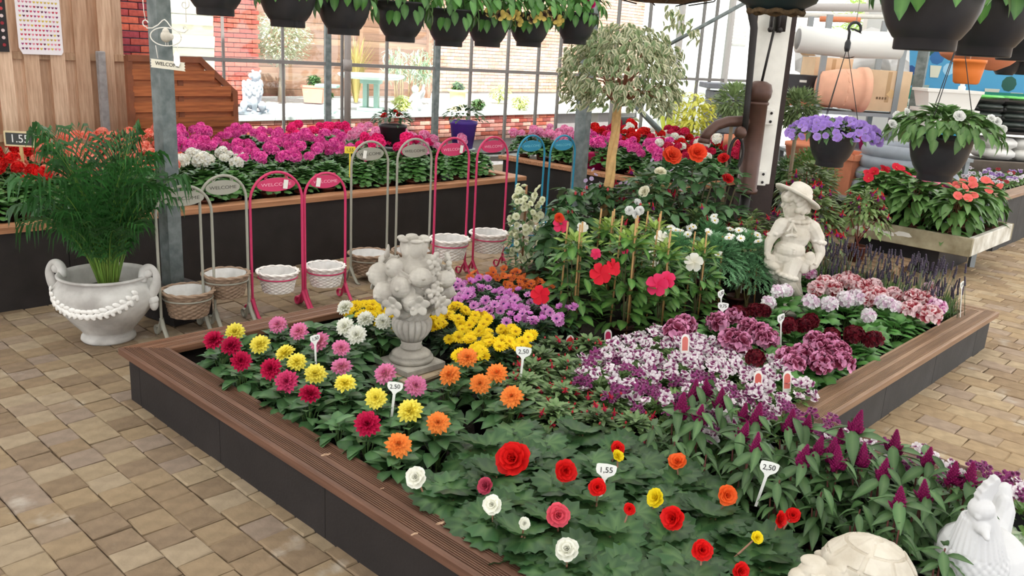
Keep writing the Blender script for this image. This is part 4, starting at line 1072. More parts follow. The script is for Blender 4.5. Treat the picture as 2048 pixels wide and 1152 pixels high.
# lavender along the far end
def mk_lav(o):
    pot(o, .065, .11); m_ = M()
    for k in range(260):
        a = random.random()*6.28; rr = .10*math.sqrt(random.random()); z = random.uniform(.14,.30); d = Vector((math.cos(a)*rr*1.2, math.sin(a)*rr*1.2, z)); s_ = Vector((math.cos(a)*rr*.5, math.sin(a)*rr*.5, .10)); t = Vector((-math.sin(a),math.cos(a),0))*.006
        c = jit(S(98,130,74), .2); m_.add(([s_-t, s_+t, d], [(0,1,2)], [c]*3))
    stuff(m_.build('foliage', LEAF, o))
    for k in range(26):
        a = random.random()*6.28; rr = .13*math.sqrt(random.random()); h = random.uniform(.27,.42)
        put('flower_spike', LAVS, o, (rr*math.cos(a), rr*math.sin(a), h-.03), (random.uniform(-.2,.2), random.uniform(-.2,.2), 0), 1)
def lav_spike():
    m_ = M(); m_.add(tube([(0,0,-.16),(0,0,.01)], .0016, 4), S(110,120,96))
    for k in range(7): m_.add(ball((.0065*(1-.06*k),.0065*(1-.06*k),.0055), 6, 4), S(66,56,76), Matrix.Translation((.001*(k%2),0,k*.0068)))
    me = m_.mesh('flower_spike'); me.materials.append(LEAF); return me
LAVS = lav_spike()
k = 0
for x, y in ((4.68,-1.62),(4.66,-1.8),(4.68,-1.98),(4.66,-2.15),(4.68,-2.32),(4.66,-2.5),(4.52,-1.7),(4.5,-2.42)):
    plant('lav', mk_lav, 'potted_lavender', f'lavender with dark flower spikes, {words[k]} along the far end rail of the bed', 'lavender', (x, y, Z0), 'potted lavenders in the raised bed', 2, 1.35); k += 1
# pale-leaved plant beside the rooster
def mk_plec(o):
    pot(o, .065, .11); L = dome(34, .15, .10, .22, .07, .5, -.3); put_leaves(o, L_PLEC, L)
L_PLEC = leaves(3, lambda: lobed_vf(.5, 7, .10, .2, jit(S(128,158,118)), S(196,206,180), .2, 0, 1))
for p, lab in (((2000,1085), 'pale mint-leaved plant between the rooster and the inner rail'), ((1925,1150), 'pale mint-leaved plant under the rooster breast'), ((2040,1120), 'pale mint-leaved plant at the lower right corner behind the rooster')):
    g_ = gz(*p, .22); plant('plec', mk_plec, 'potted_plectranthus', lab, 'plant', (min(g_[0],1.82), g_[1], Z0), 'pale-leaved plants by the rooster', 2)
# ---------------------------------------------------------------- statues and ornaments
IMG = math.atan2(RT[1], RT[0])                   # turns local +x to the right of the camera's view
STONE = mat('cast_stone', S(196,191,182), rough=.85, spec=.2, c2=S(168,162,154), ns=9, bump=.25, bs=70)
STONEW = mat('pale_stone', S(222,216,206), rough=.85, spec=.2, c2=S(204,196,182), ns=7, bump=.2, bs=80)
PLASTER = mat('white_plaster', S(208,208,210), rough=.6, spec=.3, noise=.03, ns=9, bump=.08, bs=60)
def E3(m_, c, r, rot=(0,0,0), seg=14, ring=9): m_.add(ball(r, seg, ring), T=TR(c, rot))
def chain(m_, pts, rad, n=10):
    for (a, b), (ra, rb) in zip(zip(pts, pts[1:]), zip(rad, rad[1:])): m_.add(capsule(a, b, ra, rb, n))

# fruit urn
uc = gz(822, 719, .20); UZ = .20
urn = thing('fruit_urn', 'grey cast-stone urn heaped with fruit and flowers standing among the dahlias', 'statue', (uc[0], uc[1], Z0))
zz = lambda y: zat(uc, y)-Z0
m_ = M(); m_.box((0,0,.035), (.30,.30,.07), bev=.01, rot=(0,0,.08)); m_.build('support_block', mat('sandstone', S(196,176,150), rough=.9, noise=.15, ns=14, bump=.3, bs=50), urn, smooth=False)
m_ = M(); m_.box((0,0,.0825), (.34,.34,.03), bev=.008, rot=(0,0,.08)); m_.build('support_slab', mat('sandstone'), urn, smooth=False)
z0 = UZ-Z0
m_ = M(); m_.box((0,0,z0-.02), (.27,.27,.042), bev=.006); m_.build('plinth', STONE, urn, smooth=False)
zn, zb0, zb1, zr, zr2 = zz(696), zz(679), zz(640), zz(632), zz(602)
m_ = M(); m_.add(lathe([(.118,z0),(.125,z0+.012),(.122,z0+.026),(.108,z0+.034),(.112,z0+.042),(.10,z0+.052),(.07,z0+.066),(.054,zn-.01),(.05,zn),(.06,zn+.006),(.062,zn+.014),(.055,zn+.02),(.06,zb0)], 40)); m_.build('pedestal', STONE, urn)
m_ = M(); m_.add(lathe([(.058,zb0-.002),(.085,zb0+.03),(.104,zb0+.065),(.110,zb1-.01),(.104,zb1+.006),(.085,zr)], 180, True, lambda r, z, a: r*(.86+.17*abs(math.sin(a*9))**.45) if zb0 < z < zr-.002 else r)); m_.build('fluted_bowl', STONE, urn)
m_ = M(); prof = [(.088,zr-.006),(.096,zr),(.104,(zr+zr2)/2),(.120,zr2),(.128,zr2+.02),(.10,zr2+.03)]
pf = []
for i in range(13):
    t = i/12; pf.append((.090+.036*t, zr-.004+(zr2+.01-zr)*t))
m_.add(lathe(pf, 90, True, lambda r, z, a: r*(1+.03*math.sin(a*15+(z-zr)/.010*(1 if int((z-zr)/.014) % 2 else -1)*1.2)))); m_.build('woven_rim', STONE, urn)
fm = M(); zc = (zz(505)+zz(612))/2; fh = (zz(505)-zz(612))/2
E3(fm, (0,0,zc), (.17,.17,fh*.85))
rnd = random.Random(5)
ico = [(k*2.39996, 1-2*(k+.5)/26) for k in range(26)]
for a, t in ico:
    if t > .93: continue
    rr = .19*math.sqrt(max(0,1-t*t*.8)); r = rnd.uniform(.052,.070)
    p = (rr*math.cos(a), rr*math.sin(a), zc+t*fh*.92); kind = rnd.random()
    if kind < .62:
        E3(fm, p, (r, r, r*rnd.uniform(.85,1.05))); d = Vector((p[0], p[1], (p[2]-zc)*.6)).normalized(); E3(fm, Vector(p)+d*r, (.011,.011,.011), (0,0,0), 8, 6)
    elif kind < .82:
        d = Vector((p[0], p[1], (p[2]-zc)*.5-.02)).normalized(); q = d.to_track_quat('Z','Y').to_matrix().to_4x4(); T = Matrix.Translation(Vector(p)+d*.02) @ q
        for k in range(5): fm.add(ball((.024,.034,.009), 10, 6), T=T @ Euler((.35,0,k*2*PI/5)).to_matrix().to_4x4() @ Matrix.Translation((0,.03,0)))
        fm.add(ball(.016, 8, 6), T=T @ Matrix.Translation((0,0,.006)))
    else:
        d = Vector((p[0], p[1], 0)).normalized(); s_ = Vector((-d.y, d.x, 0))
        for k in range(12): rr2 = .048*math.sqrt((k+.5)/12); E3(fm, Vector(p)+d*(.035-.3*rr2)+s_*(rr2*math.cos(k*2.4))+Vector((0,0,rr2*1.2*math.sin(k*2.4))), (.0165,)*3, (0,0,0), 10, 7)
for k in range(30):                              # leaves between the fruit
    a = k*2.4+.3; t = -.75+1.4*(k/30); rr = .185*math.sqrt(max(.1,1-t*t*.8)); z = zc+t*fh*.9
    fm.add(([(0,-.05,0),(-.022,-.01,.006),(0,-.01,-.004),(.022,-.01,.006),(0,.05,.0),(0,-.05,-.012),(-.022,-.01,-.008),(.022,-.01,-.008),(0,.05,-.010)], [(0,2,1),(0,3,2),(1,2,4),(2,3,4),(5,6,8,7),(0,1,6,5),(1,4,8,6),(4,3,7,8),(3,0,5,7)]), T=TR((rr*math.cos(a), rr*math.sin(a), z), (random.uniform(-.6,.6),0,0)) @ (Vector((math.cos(a), math.sin(a), t*.5)).to_track_quat('Z','Y').to_matrix().to_4x4()) @ Matrix.Rotation(k*1.3, 4, 'Z') @ Matrix.Scale(1.25, 4))
for k in range(3):                               # open flowers on the side towards the dahlias
    a = -2.75+k*.62; z = zc-fh*(.42-.1*(k % 2)); d = Vector((math.cos(a), math.sin(a), -.15)).normalized(); T = Matrix.Translation(Vector((0,0,z))+d*.205) @ d.to_track_quat('Z','Y').to_matrix().to_4x4()
    for q in range(5): fm.add(ball((.026,.036,.010), 12, 7), T=T @ Euler((.45,0,q*2*PI/5)).to_matrix().to_4x4() @ Matrix.Translation((0,.034,0)))
    fm.add(ball(.015, 10, 7), T=T @ Matrix.Translation((0,0,.008)))
# flower crown on top
z1, z2 = zz(516), zz(472)
fm.add(lathe([(.03,z1-.05),(.06,z1-.01),(.066,(z1+z2)/2),(.075,z2-.012),(.060,z2-.016),(.04,z1)], 24))
for k in range(6):
    a = k*PI/3; E3(fm, (.058*math.cos(a), .058*math.sin(a), (z1+z2)/2+.002), (.036,.018,.052), (0,0,a+PI/2)); E3(fm, (.074*math.cos(a), .074*math.sin(a), z2-.014), (.034,.020,.012), (0,0,a+PI/2))
sculpt('fruit_heap', fm, STONE, urn, .0034, 1, fac=.4)

# boy statue
bc = gz(1583, 606, .21); bz = .21; top = zat(bc, 358); BH = top-bz
boy = thing('boy_statue', 'pale stone statue of a boy in a brimmed hat and rolled shorts by the pelargoniums', 'statue', (bc[0], bc[1], Z0), IMG)
def bp(x, y, d=0): return Vector(((x-395-.10*(1090-y))/1030*BH, d*BH, (1090-y)/1030*BH + bz-Z0))
u = BH
bm_ = M()
# torso and hips, facing the viewer and slightly to the left of the picture
E3(bm_, bp(400,520), (.120*u,.085*u,.125*u)); E3(bm_, bp(355,640,-.012), (.125*u,.100*u,.085*u)); E3(bm_, bp(330,700,-.005), (.120*u,.095*u,.085*u)); E3(bm_, bp(410,440), (.125*u,.070*u,.058*u))
chain(bm_, [bp(420,420,.0), bp(405,340,-.01)], [.060*u,.050*u])
for k in range(14):                              # rolled scarf collar
    a = 2*PI*k/14; E3(bm_, bp(418,388)+Vector((.078*u*math.cos(a), .062*u*math.sin(a), -.012*u*math.sin(a)*-1)), (.030*u,.026*u,.021*u), (0,0,a))
for s_ in (-1, 1): bm_.add(capsule(bp(345+0*s_,415,-.085), bp(340+38*s_,470,-.100), .016*u, .008*u, 8)); 
bm_.add(capsule(bp(342,430,-.09), bp(338,510,-.098), .007*u, .006*u, 8))
for s_ in (-1, 1): E3(bm_, bp(338+26*s_,505,-.096), (.028*u,.010*u,.014*u), (0,.4*s_,0))
for k, (x0, x1) in enumerate(((270,450),(262,455),(265,450))): chain(bm_, [bp(x0,590+k*18,-.06), bp((x0+x1)/2,615+k*18,-.104), bp(x1,605+k*18,-.05)], [.008*u,.010*u,.008*u], 8)
# arm hanging at the left of the picture, holding a cloth bag
chain(bm_, [bp(285,440,-.01), bp(240,500,-.02)], [.062*u,.052*u]); chain(bm_, [bp(250,470,-.02), bp(180,580,-.035), bp(165,645,-.05)], [.045*u,.037*u,.028*u])
for k in range(7): a = 2*PI*k/7; E3(bm_, bp(232,505,-.02)+Vector((.046*u*math.cos(a), .042*u*math.sin(a), .018*u*math.cos(a))), (.022*u,.02*u,.015*u))
E3(bm_, bp(163,668,-.055), (.027*u,.022*u,.033*u))
for k in range(4): bm_.add(capsule(bp(150+k*10,680,-.07), bp(156+k*9,712,-.075), .009*u, .007*u, 6))
E3(bm_, bp(185,735,-.045), (.045*u,.035*u,.062*u)); E3(bm_, bp(215,770,-.05), (.06*u,.04*u,.035*u), (0,.35,0))
# arm at the right of the picture: rolled sleeve, elbow out, hand back on the hip over a bundle
chain(bm_, [bp(530,450,.0), bp(590,545,.01)], [.064*u,.056*u]); chain(bm_, [bp(575,520,.01), bp(612,650,.0), bp(555,745,-.05)], [.050*u,.041*u,.030*u])
for k in range(8): a = 2*PI*k/8; E3(bm_, bp(590,560,.01)+Vector((.054*u*math.cos(a), .050*u*math.sin(a), -.012*u*math.cos(a))), (.022*u,.022*u,.018*u))
E3(bm_, bp(545,752,-.06), (.034*u,.022*u,.026*u))
for k in range(4): bm_.add(capsule(bp(535,735+k*11,-.075), bp(508,740+k*12,-.088), .009*u, .007*u, 6))
bm_.add(capsule(bp(548,735,-.08), bp(528,722,-.095), .009*u, .007*u, 6))
for dx, dy, rx in ((-25,30,.045),(8,0,.05),(20,-40,.042),(-8,50,.04)): E3(bm_, bp(485+dx,725+dy,-.05), (rx*u,.03*u,.05*u), (0,.5,0))
# legs: weight on the far leg, near leg crossing forward
chain(bm_, [bp(380,715,-.02), bp(325,845,-.075)], [.088*u,.070*u]); chain(bm_, [bp(275,720,0), bp(250,850,.02), bp(285,980,.02)], [.085*u,.066*u,.04*u])
for k in range(12): a = 2*PI*k/12; E3(bm_, bp(322,842,-.072)+Vector((.072*u*math.cos(a), .066*u*math.sin(a), -.020*u*math.cos(a))), (.026*u,.026*u,.020*u))
for k in range(10): a = 2*PI*k/10; E3(bm_, bp(250,835,.02)+Vector((.066*u*math.cos(a), .062*u*math.sin(a), 0)), (.024*u,.024*u,.020*u))
chain(bm_, [bp(315,870,-.08), bp(352,925,-.085), bp(430,1020,-.06)], [.050*u,.050*u,.030*u])
chain(bm_, [bp(428,1020,-.06), bp(455,1065,-.09)], [.030*u,.027*u])
for k in range(5): bm_.add(capsule(bp(440+k*9,1066+k*1,-.105), bp(452+k*9,1082-k*2,-.125), .0105*u, .0085*u, 6))
# stump and rock behind the legs
chain(bm_, [bp(400,780,.06), bp(380,930,.06), bp(380,1090,.05)], [.085*u,.10*u,.13*u], 12); E3(bm_, bp(425,1115,-.02), (.14*u,.13*u,.06*u)); E3(bm_, bp(410,1150,-.01), (.16*u,.15*u,.05*u))
# head turned to the left of the picture
hc = bp(392,272); hd = Vector((-.93,-.36,-.06)).normalized(); hs = Vector((0,0,1)).cross(hd).normalized()
def hp(f, s_, z): return hc+hd*f*u+hs*s_*u+Vector((0,0,z*u))
E3(bm_, hc, (.090*u,.086*u,.100*u)); E3(bm_, hp(.035,0,-.045), (.062*u,.062*u,.055*u)); E3(bm_, hp(.048,.034,-.034), (.032*u,)*3); E3(bm_, hp(.048,-.034,-.034), (.032*u,)*3)
bm_.add(capsule(hp(.084,0,.012), hp(.100,0,-.016), .007*u, .011*u, 8)); E3(bm_, hp(.068,0,-.080), (.022*u,.022*u,.018*u))
E3(bm_, hp(.084,0,-.047), (.010*u,.018*u,.005*u)); E3(bm_, hp(.082,0,-.058), (.010*u,.015*u,.005*u))
for s_ in (-1, 1): E3(bm_, hp(.077,.036*s_,.012), (.008*u,.015*u,.006*u)); E3(bm_, hp(-.005,.088*s_,-.01), (.018*u,.012*u,.026*u))
for k in range(26):                              # curls
    a = -2.6+5.2*k/25; back = abs(a) > 1.0; r = .094
    for j in range(3 if back else 1):
        E3(bm_, hp(r*math.cos(a), r*math.sin(a), .062-.045*j+(.012*math.sin(k*2.1))), (.026*u,.024*u,.026*u))
for dx, dy in ((300,185),(318,170),(288,205),(292,222),(345,178),(372,190)): E3(bm_, bp(dx,dy,-.075), (.028*u,.022*u,.024*u))
sculpt('figure', bm_, STONEW, boy, .0042, 2, fac=.45)
# straw hat, tipped down to the right of the picture
hat = M(); n = Vector((.47,.12,.87)).normalized(); q = n.to_track_quat('Z','Y').to_matrix().to_4x4(); T = Matrix.Translation(bp(405,205,.0)) @ q
hat.add(lathe([(.0,.112*u),(.05*u,.108*u),(.083*u,.085*u),(.092*u,.04*u),(.098*u,.014*u),(.15*u,.006*u),(.187*u,.012*u),(.196*u,.004*u),(.187*u,-.012*u),(.13*u,-.010*u),(.09*u,.0)], 40, False, lambda r, z, a: r*(1+.03*math.cos(2*a))), T=T); hat.add(lathe([(.099*u,.014*u),(.101*u,.034*u),(.094*u,.036*u)], 40, False), T=T); hat.build('straw_hat', STONEW, boy)

# turtle on a board
tc_ = gz(1738, 1172, .25)
brd = thing('support_board', 'rough wooden board under the stone turtle at the front of the bed', 'board', (tc_[0], tc_[1], Z0), IMG)
m_ = M(); m_.box((-.02,.02,.165), (.46,.24,.035), bev=.004); m_.box((-.22,.02,.075), (.05,.2,.15)); m_.box((.16,.02,.075), (.05,.2,.15)); m_.build('board', mat('grey_plank', S(150,132,116), rough=.85, c2=S(120,104,92), ns=8, stretch=(.5,8,8), bump=.3, bs=10), brd, smooth=False)
tur = thing('turtle_statue', 'cream stone turtle with a domed shell at the front of the bed', 'statue', (tc_[0], tc_[1], Z0+.183), IMG)
tm = M(); w, h = .150, .135
E3(tm, (.0,.03,.045), (w,.125,h*.84), (0,.14,0), 26, 18); E3(tm, (.0,.03,.03), (w*1.06,.14,.036), (0,.12,0), 24, 10)
sc_ = M()
def scute(a0, a1, p0, p1):
    pts = []
    for t in np.linspace(0, 1, 5): pts.append((a0+(a1-a0)*t, p0))
    for t in np.linspace(0, 1, 5): pts.append((a1+(a0-a1)*t, p1))
    top, bot = [], []
    for a, p in pts:
        v = Vector((w*math.cos(p)*math.cos(a), .125*math.cos(p)*math.sin(a), h*.84*math.sin(p))); R_ = Euler((0,.14,0)).to_matrix()
        top.append(R_ @ (v*1.07)+Vector((0,.03,.045))); bot.append(R_ @ (v*.97)+Vector((0,.03,.045)))
    n = len(top); tm.add((top+bot, [tuple(range(n))]+[(i, n+i, n+(i+1)%n, (i+1)%n) for i in range(n)]+[tuple(range(2*n-1,n-1,-1))]))
g_ = .055
for k in range(12): a = k*PI/6; scute(a+g_, a+PI/6-g_, .10, .36)
for k in range(8): a = k*PI/4+.2; scute(a+g_*1.1, a+PI/4-g_*1.1, .41, .86)
for k in range(3): a = k*2*PI/3; scute(a+.09, a+2*PI/3-.09, .93, 1.45)
for k in range(20):
    a = 2*PI*k/20; E3(tm, (w*1.04*math.cos(a), .03+.135*math.sin(a), .036-.10*w*math.cos(a)), (.026,.020,.014), (0,.15,a))
E3(tm, (-.128,.0,.092), (.035,.07,.020), (0,-.5,0))     # flared shell edge above the neck
chain(tm, [(-.08,-.02,.05), (-.15,-.05,.07), (-.19,-.06,.08)], [.045,.034,.034], 12); E3(tm, (-.225,-.085,0.100), (.056,.048,.040)); E3(tm, (-.272,-.09,0.084), (.036,.038,.031)); E3(tm, (-.222,-.132,0.112), (.021,.012,.017)); E3(tm, (-.228,-.07,0.134), (.042,.036,.013))
chain(tm, [(-.300,-.112,0.072), (-.262,-.128,0.066), (-.21,-.134,0.068)], [.006,.006,.006], 6); chain(tm, [(-.250,-.128,0.120), (-.196,-.132,.104)], [.006,.006], 6)
for x in (-.10,.11): chain(tm, [(x,-.06,.03), (x-.03,-.12,.0), (x-.05,-.135,-.012)], [.038,.032,.02])
chain(tm, [(.15,.03,.02),(.2,.03,.0)], [.025,.01])
sculpt('body', tm, mat('cream_stone', S(214,206,192), rough=.85, spec=.2, c2=S(192,182,166), ns=10, bump=.25, bs=60), tur, .0026, 1, fac=.4)

# rooster
rc = gz(1957, 1235, .10); rz_ = .10
roo = thing('rooster_statue', 'glossy white plaster rooster facing the view at the lower right corner', 'statue', (rc[0], rc[1], Z0), IMG)
k_ = proj(rc)[2]/F/4.197*1.04
def rp_(X, Y, d=0.): return Vector(((X-1590-.19*(1238-Y))*k_, d, zat(rc, 940+Y/4.197)-Z0))
rm = M()
chain(rm, [rp_(1570,330,-.02), rp_(1575,480,-.01), rp_(1560,640,.0), rp_(1520,760,.0)], [.040,.058,.075,.088], 16)
E3(rm, rp_(1545,760,.03), (.105,.12,.11)); E3(rm, rp_(1700,830,.08), (.15,.16,.11)); chain(rm, [rp_(1750,780,.14), rp_(1930,730,.2), rp_(2040,620,.24), rp_(2080,470,.25)], [.09,.065,.055,.03], 12)
for k in range(5): chain(rm, [rp_(1930+k*15,700,.18+.015*k), rp_(2050+k*22,520-k*10,.22+.015*k), rp_(2120+k*30,560,.24+.02*k)], [.028,.024,.010], 8)
E3(rm, rp_(1560,310,-.022), (.042,.044,.040)); rm.add(capsule(rp_(1535,420,-.055), rp_(1515,455,-.095), .020, .010, 8)); E3(rm, rp_(1532,425,-.05), (.026,.03,.024))
E3(rm, rp_(1590,360,-.045), (.012,.012,.012)); E3(rm, rp_(1500,340,-.05), (.012,.010,.012))
for s_, X in ((-1,1500),(1,1600)): E3(rm, rp_(X,430,-.04), (.015,.012,.030))
comb = [(1510,210,.018),(1530,160,.020),(1565,110,.020),(1600,85,.016),(1560,180,.024),(1600,150,.020),(1615,190,.016),(1575,240,.024)]
rm.add(prism([(-.018,-.01),(-.027,.016),(-.022,.030),(-.026,.040),(-.016,.052),(-.017,.066),(-.004,.076),(-.001,.092),(.012,.100),(.022,.088),(.020,.072),(.027,.055),(.021,.035),(.020,-.01)], .034), T=Matrix.Translation(rp_(1568,255,.0)) @ Euler((PI/2,.20,0)).to_matrix().to_4x4())
for X, Y, r in (): E3(rm, rp_(X,Y,-.02+(X-1550)*.0002), (r*.62,r*1.1,r*.75))
for k in range(26):                              # neck hackles
    a = -2.9+k*.24; c_, s_ = math.cos(a), math.sin(a)
    rm.add(capsule(rp_(1575,420,0)+Vector((.052*s_, -.052*c_, 0)), rp_(1560,660,0)+Vector((.083*s_, -.083*c_, 0)), .007, .009, 6))
for r_ in range(7):                              # breast scales
    for k in range(12):
        a = -1.5+k*.27+(.13 if r_ % 2 else 0); rr = .098+.01*math.sin(r_*.5); z = rp_(1545,690+r_*32)
        E3(rm, Vector((z.x+rr*math.sin(a), z.y-rr*math.cos(a)*.95+.01, z.z)), (.013,.010,.015))
chain(rm, [rp_(1620,900,.05), (0.01,.06,.03)], [.07,.05]); rm.add(lathe([(.12,0),(.13,.02),(.12,.045),(.0,.05)], 24), T=TR((.02,.06,0)))
sculpt('body', rm, PLASTER, roo, .0036, 2, fac=.4)

# hand pump on the white board of the dark timber post
pp = aw(1497, 380, 7.5); pxy = (pp[0], pp[1]); pk = 7.5/F
post = thing('pump_post', 'dark timber post with a white painted board carrying the hand pump', 'post', (pp[0], pp[1], 0), IMG)
PZ = lambda y: zat(pxy, y)
BROWN = mat('dark_post', S(48,36,34), rough=.7, noise=.2, ns=10, bump=.2, bs=30)
m_ = M(); m_.box((.16*.55,.14,1.61), (.24,.24,3.22), bev=.006, rot=(0,0,.25)); m_.build('timber_post', BROWN, post, smooth=False)
m_ = M(); zb = PZ(366); m_.box((.03,-.01,(zb+3.0)/2), (.27,.035,3.0-zb), bev=.006); m_.build('white_board', WHITEP, post, smooth=False)
PUMPC = mat('pump_brown', S(84,58,50), rough=.42, spec=.45, metal=.2, noise=.15, ns=14, bump=.06, bs=30); IRON = mat('pump_iron', S(44,40,40), rough=.5, metal=.3)
pump = thing('hand_pump', 'brown cast-iron hand water pump with curved spout on the white board', 'pump', (pp[0], pp[1], PZ(376)), IMG)
off = PZ(376); px_ = lambda x: (x-1530)*pk
ax = -.060; yb = -.15; r = .082; zt = PZ(204)-off
m_ = M(); m_.add(lathe([(r*.9,-.02),(r*1.12,-.02),(r*1.12,.012),(r,.02),(r,zt-.02),(r*1.12,zt-.012),(r*1.12,zt+.004),(r,zt+.01)], 28), T=TR((ax,yb,0))); m_.build('barrel', PUMPC, pump)
m_ = M(); m_.add(lathe([(r*.9,zt+.0),(r*1.22,zt+.05),(r*1.3,zt+.10),(r*1.12,zt+.15),(r*.6,zt+.172),(.02,zt+.176)], 28), T=TR((ax,yb,0))); m_.build('dome_cap', PUMPC, pump)
zs = PZ(243)-off; m_ = M()
path = [(ax,yb,zs),(ax-.12,yb-.02,zs+.005),(ax-.24,yb-.05,zs-.0),(ax-.34,yb-.08,zs-.035),(ax-.41,yb-.10,zs-.10),(ax-.43,yb-.105,zs-.15)]
m_.add(tube(path, [.05,.046,.044,.042,.040,.042], 14)); m_.add(tube([(ax-.43,yb-.105,zs-.145),(ax-.434,yb-.107,zs-.185)], .050, 14)); m_.build('spout', PUMPC, pump)
m_ = M(); zh = PZ(45)-off; zball = PZ(262)-off
hx = -.17; m_.add(tube([(-.29,yb-.02,PZ(-60)-off),(-.26,yb-.04,PZ(0)-off),(-.205,yb-.05,zh+.03),(-.185,yb-.06,zh-.06),(-.172,yb-.10,zball+.25),(-.172,yb-.12,zball+.02)], [.022,.026,.03,.026,.022,.022], 8, flat=(.6,1.2)))
m_.add(tube([(-.222+.055*math.cos(a),yb-.13,zball-.17+.13*math.sin(a)) for a in np.linspace(0, 2*PI, 24, endpoint=False)], .013, 8, True)); m_.build('handle', IRON, pump)
m_ = M(); m_.add(ball(.052, 16, 10), T=TR((-.205,yb-.12,zball))); m_.build('handle_ball', PUMPC, pump)
m_ = M(); m_.add(tube([(ax+.01,yb,zt+.16),(ax+.06,yb+.02,PZ(62)-off)], .011, 8)); m_.build('pump_rod', IRON, pump)
m_ = M(); zk = PZ(45)-off
for s_ in (-1, 1): m_.box((ax+.07+.03*s_,yb+.05,zk+.02), (.018,.05,.20), bev=.004)
m_.box((ax+.12,yb+.08,zk+.06), (.08,.08,.26)); m_.add(ball(.022, 8, 6), T=TR((ax+.03,yb+.02,zk-.06))); m_.add(ball(.022, 8, 6), T=TR((ax+.11,yb+.02,zk-.06))); m_.build('lever_bracket', IRON, pump)
for z in (PZ(232)-off, PZ(352)-off):
    m_ = M(); m_.box((ax+.115,yb+.085,z), (.11,.07,.13), bev=.006); m_.build('mounting_plate', WHITEP, pump, smooth=False)
    for dz in (-.035,.035): m_ = M(); m_.add(ball((.012,.008,.012), 8, 6), T=TR((ax+.14,yb+.045,z+dz))); m_.build('bolt', IRON, pump)
m_ = M(); m_.add(tube([(ax,yb,-.02),(ax-.01,yb,-.30),(ax-.01,yb,-off+.06)], .045, 10)); m_.build('drop_pipe', IRON, pump)

# ---------------------------------------------------------------- steel posts and dark footing
def steel_post(px, py, w, name, label, zb=0, wd=.115):
    P = aw(px, py, w); t = thing(name, label, 'post', (P[0], P[1], 0), .18)
    m_ = M(); m_.box((0,0,(zb+3.06)/2), (wd,wd,3.06-zb), bev=.004); m_.build('steel_tube', GALV, t, smooth=False); return P
lp = (.80, 1.20); t = thing('steel_post', 'galvanised square steel post behind the grey welcome stands at left', 'post', (lp[0], lp[1], .0), .16)
m_ = M(); m_.box((0,0,1.53), (.10,.10,3.06), bev=.004); m_.build('steel_tube', GALV, t, smooth=False)
m_ = M(); m_.box((.0,-.04,.115), (.30,.34,.225), bev=.006); m_.build('footing', mat('dark_footing', S(50,46,46), rough=.85, noise=.3, ns=16), t, smooth=False)
steel_post(1157, 361, 8.6, 'steel_post', 'galvanised square steel post beside the blue welcome stands')
steel_post(1840, 150, 11.5, 'steel_post', 'far galvanised post between the cardboard boxes and the white planters', 0, .13)
# hanging bird ornament with a WELCOME board in front of the left post
WIRE = mat('white_wire', S(236,232,224), rough=.5)
op = aw(331, 75, 5.15); k2 = 5.15/F/6.82
orn = thing('bird_ornament', 'white wire hanger with a plaster bird and WELCOME board on the left post', 'ornament', op, IMG)
ow = lambda X, Y, d=0.: Vector(((X-690)*k2, d, -(Y-510)*k2))
def curve(pts, r, name='wire'):
    m_ = M(); m_.add(tube(pts, r, 6)); return m_.build(name, WIRE, orn)
curve([ow(695+210*math.cos(a), 500+120*math.sin(a)) for a in np.linspace(0, 2*PI, 33)], .0035)
curve([ow(470,320)] + [ow(430+40*(1-t*.0)*math.cos(-.3+a)*(.6+.4*t), 335+45*math.sin(-.3+a)*(.6+.4*t)) for a, t in zip(np.linspace(0,-4.6,14), np.linspace(.4,1.2,14))] + [ow(440,400),ow(520,395),ow(600,350),ow(660,290),ow(690,275),ow(720,300),ow(770,370),ow(850,420),ow(950,430),ow(1000,390),ow(975,345),ow(935,360),ow(945,385)], .0035)
curve([ow(430,290),ow(415,180),ow(405,-120)], .0022, 'hanging_wire'); curve([ow(980,300),ow(985,60),ow(960,-120)], .0022, 'hanging_wire')
curve([ow(1000+60*math.cos(a)*s_-30, 60+65*math.sin(a)*s_) for a, s_ in zip(np.linspace(-1.2, 5.5, 22), np.linspace(1.2, .25, 22))], .0035)
m_ = M(); E3(m_, ow(700,495,-.005), (72*k2,72*k2,80*k2)); E3(m_, ow(705,430,-.01), (45*k2,)*3); m_.add(lathe([(10*k2,0),(0,26*k2)], 6), T=TR(ow(680,440,-.035), (PI/2,0,0))); E3(m_, ow(760,500,0), (40*k2,30*k2,50*k2), (0,.3,0)); sculpt('bird', m_, STONEW, orn, .0022, 2)
m_ = M()
for x in (690,720): m_.add(tube([ow(x,575),ow(x,620)], .002, 5))
m_.build('bird_feet', WIRE, orn)
m_ = M(); pts = []
X0, X1, Ya, Yb = 470, 940, 800, 915
L_ = [(X0+(12 if i % 2 else 0), Yb-(Yb-Ya)*i/6) for i in range(7)]; R_ = [(X1-(14 if i % 2 else 0), Ya+30+(Yb-Ya)*i/6) for i in range(7)]
pts = [(ow(x, y).x, ow(x, y).z) for x, y in L_+R_]; m_.add(prism(pts[::-1], .008), T=TR((0,.004,0), (PI/2,0,0))); m_.build('welcome_board', mat('cream_board', S(232,226,208), rough=.7), orn, smooth=False)
text('lettering', 'WELCOME', .030, mat('black_ink', S(40,38,38), rough=.7), orn, ow(700,868,-.0055), (PI/2,.065,0))
curve([ow(550,620),ow(570,790)], .002, 'hanging_wire'); curve([ow(850,600),ow(830,800)], .002, 'hanging_wire')
m_ = M(); m_.add(prism([((a_-840)*k2, -(b_-790)*k2) for a_, b_ in ((800,720),(835,675),(880,720),(885,840),(865,885),(820,880),(795,830))][::-1], .001), T=TR(ow(840,790,-.012)-Vector((0,0,0)), (PI/2,0,0))); m_.build('price_label', PAPER, orn, smooth=False)

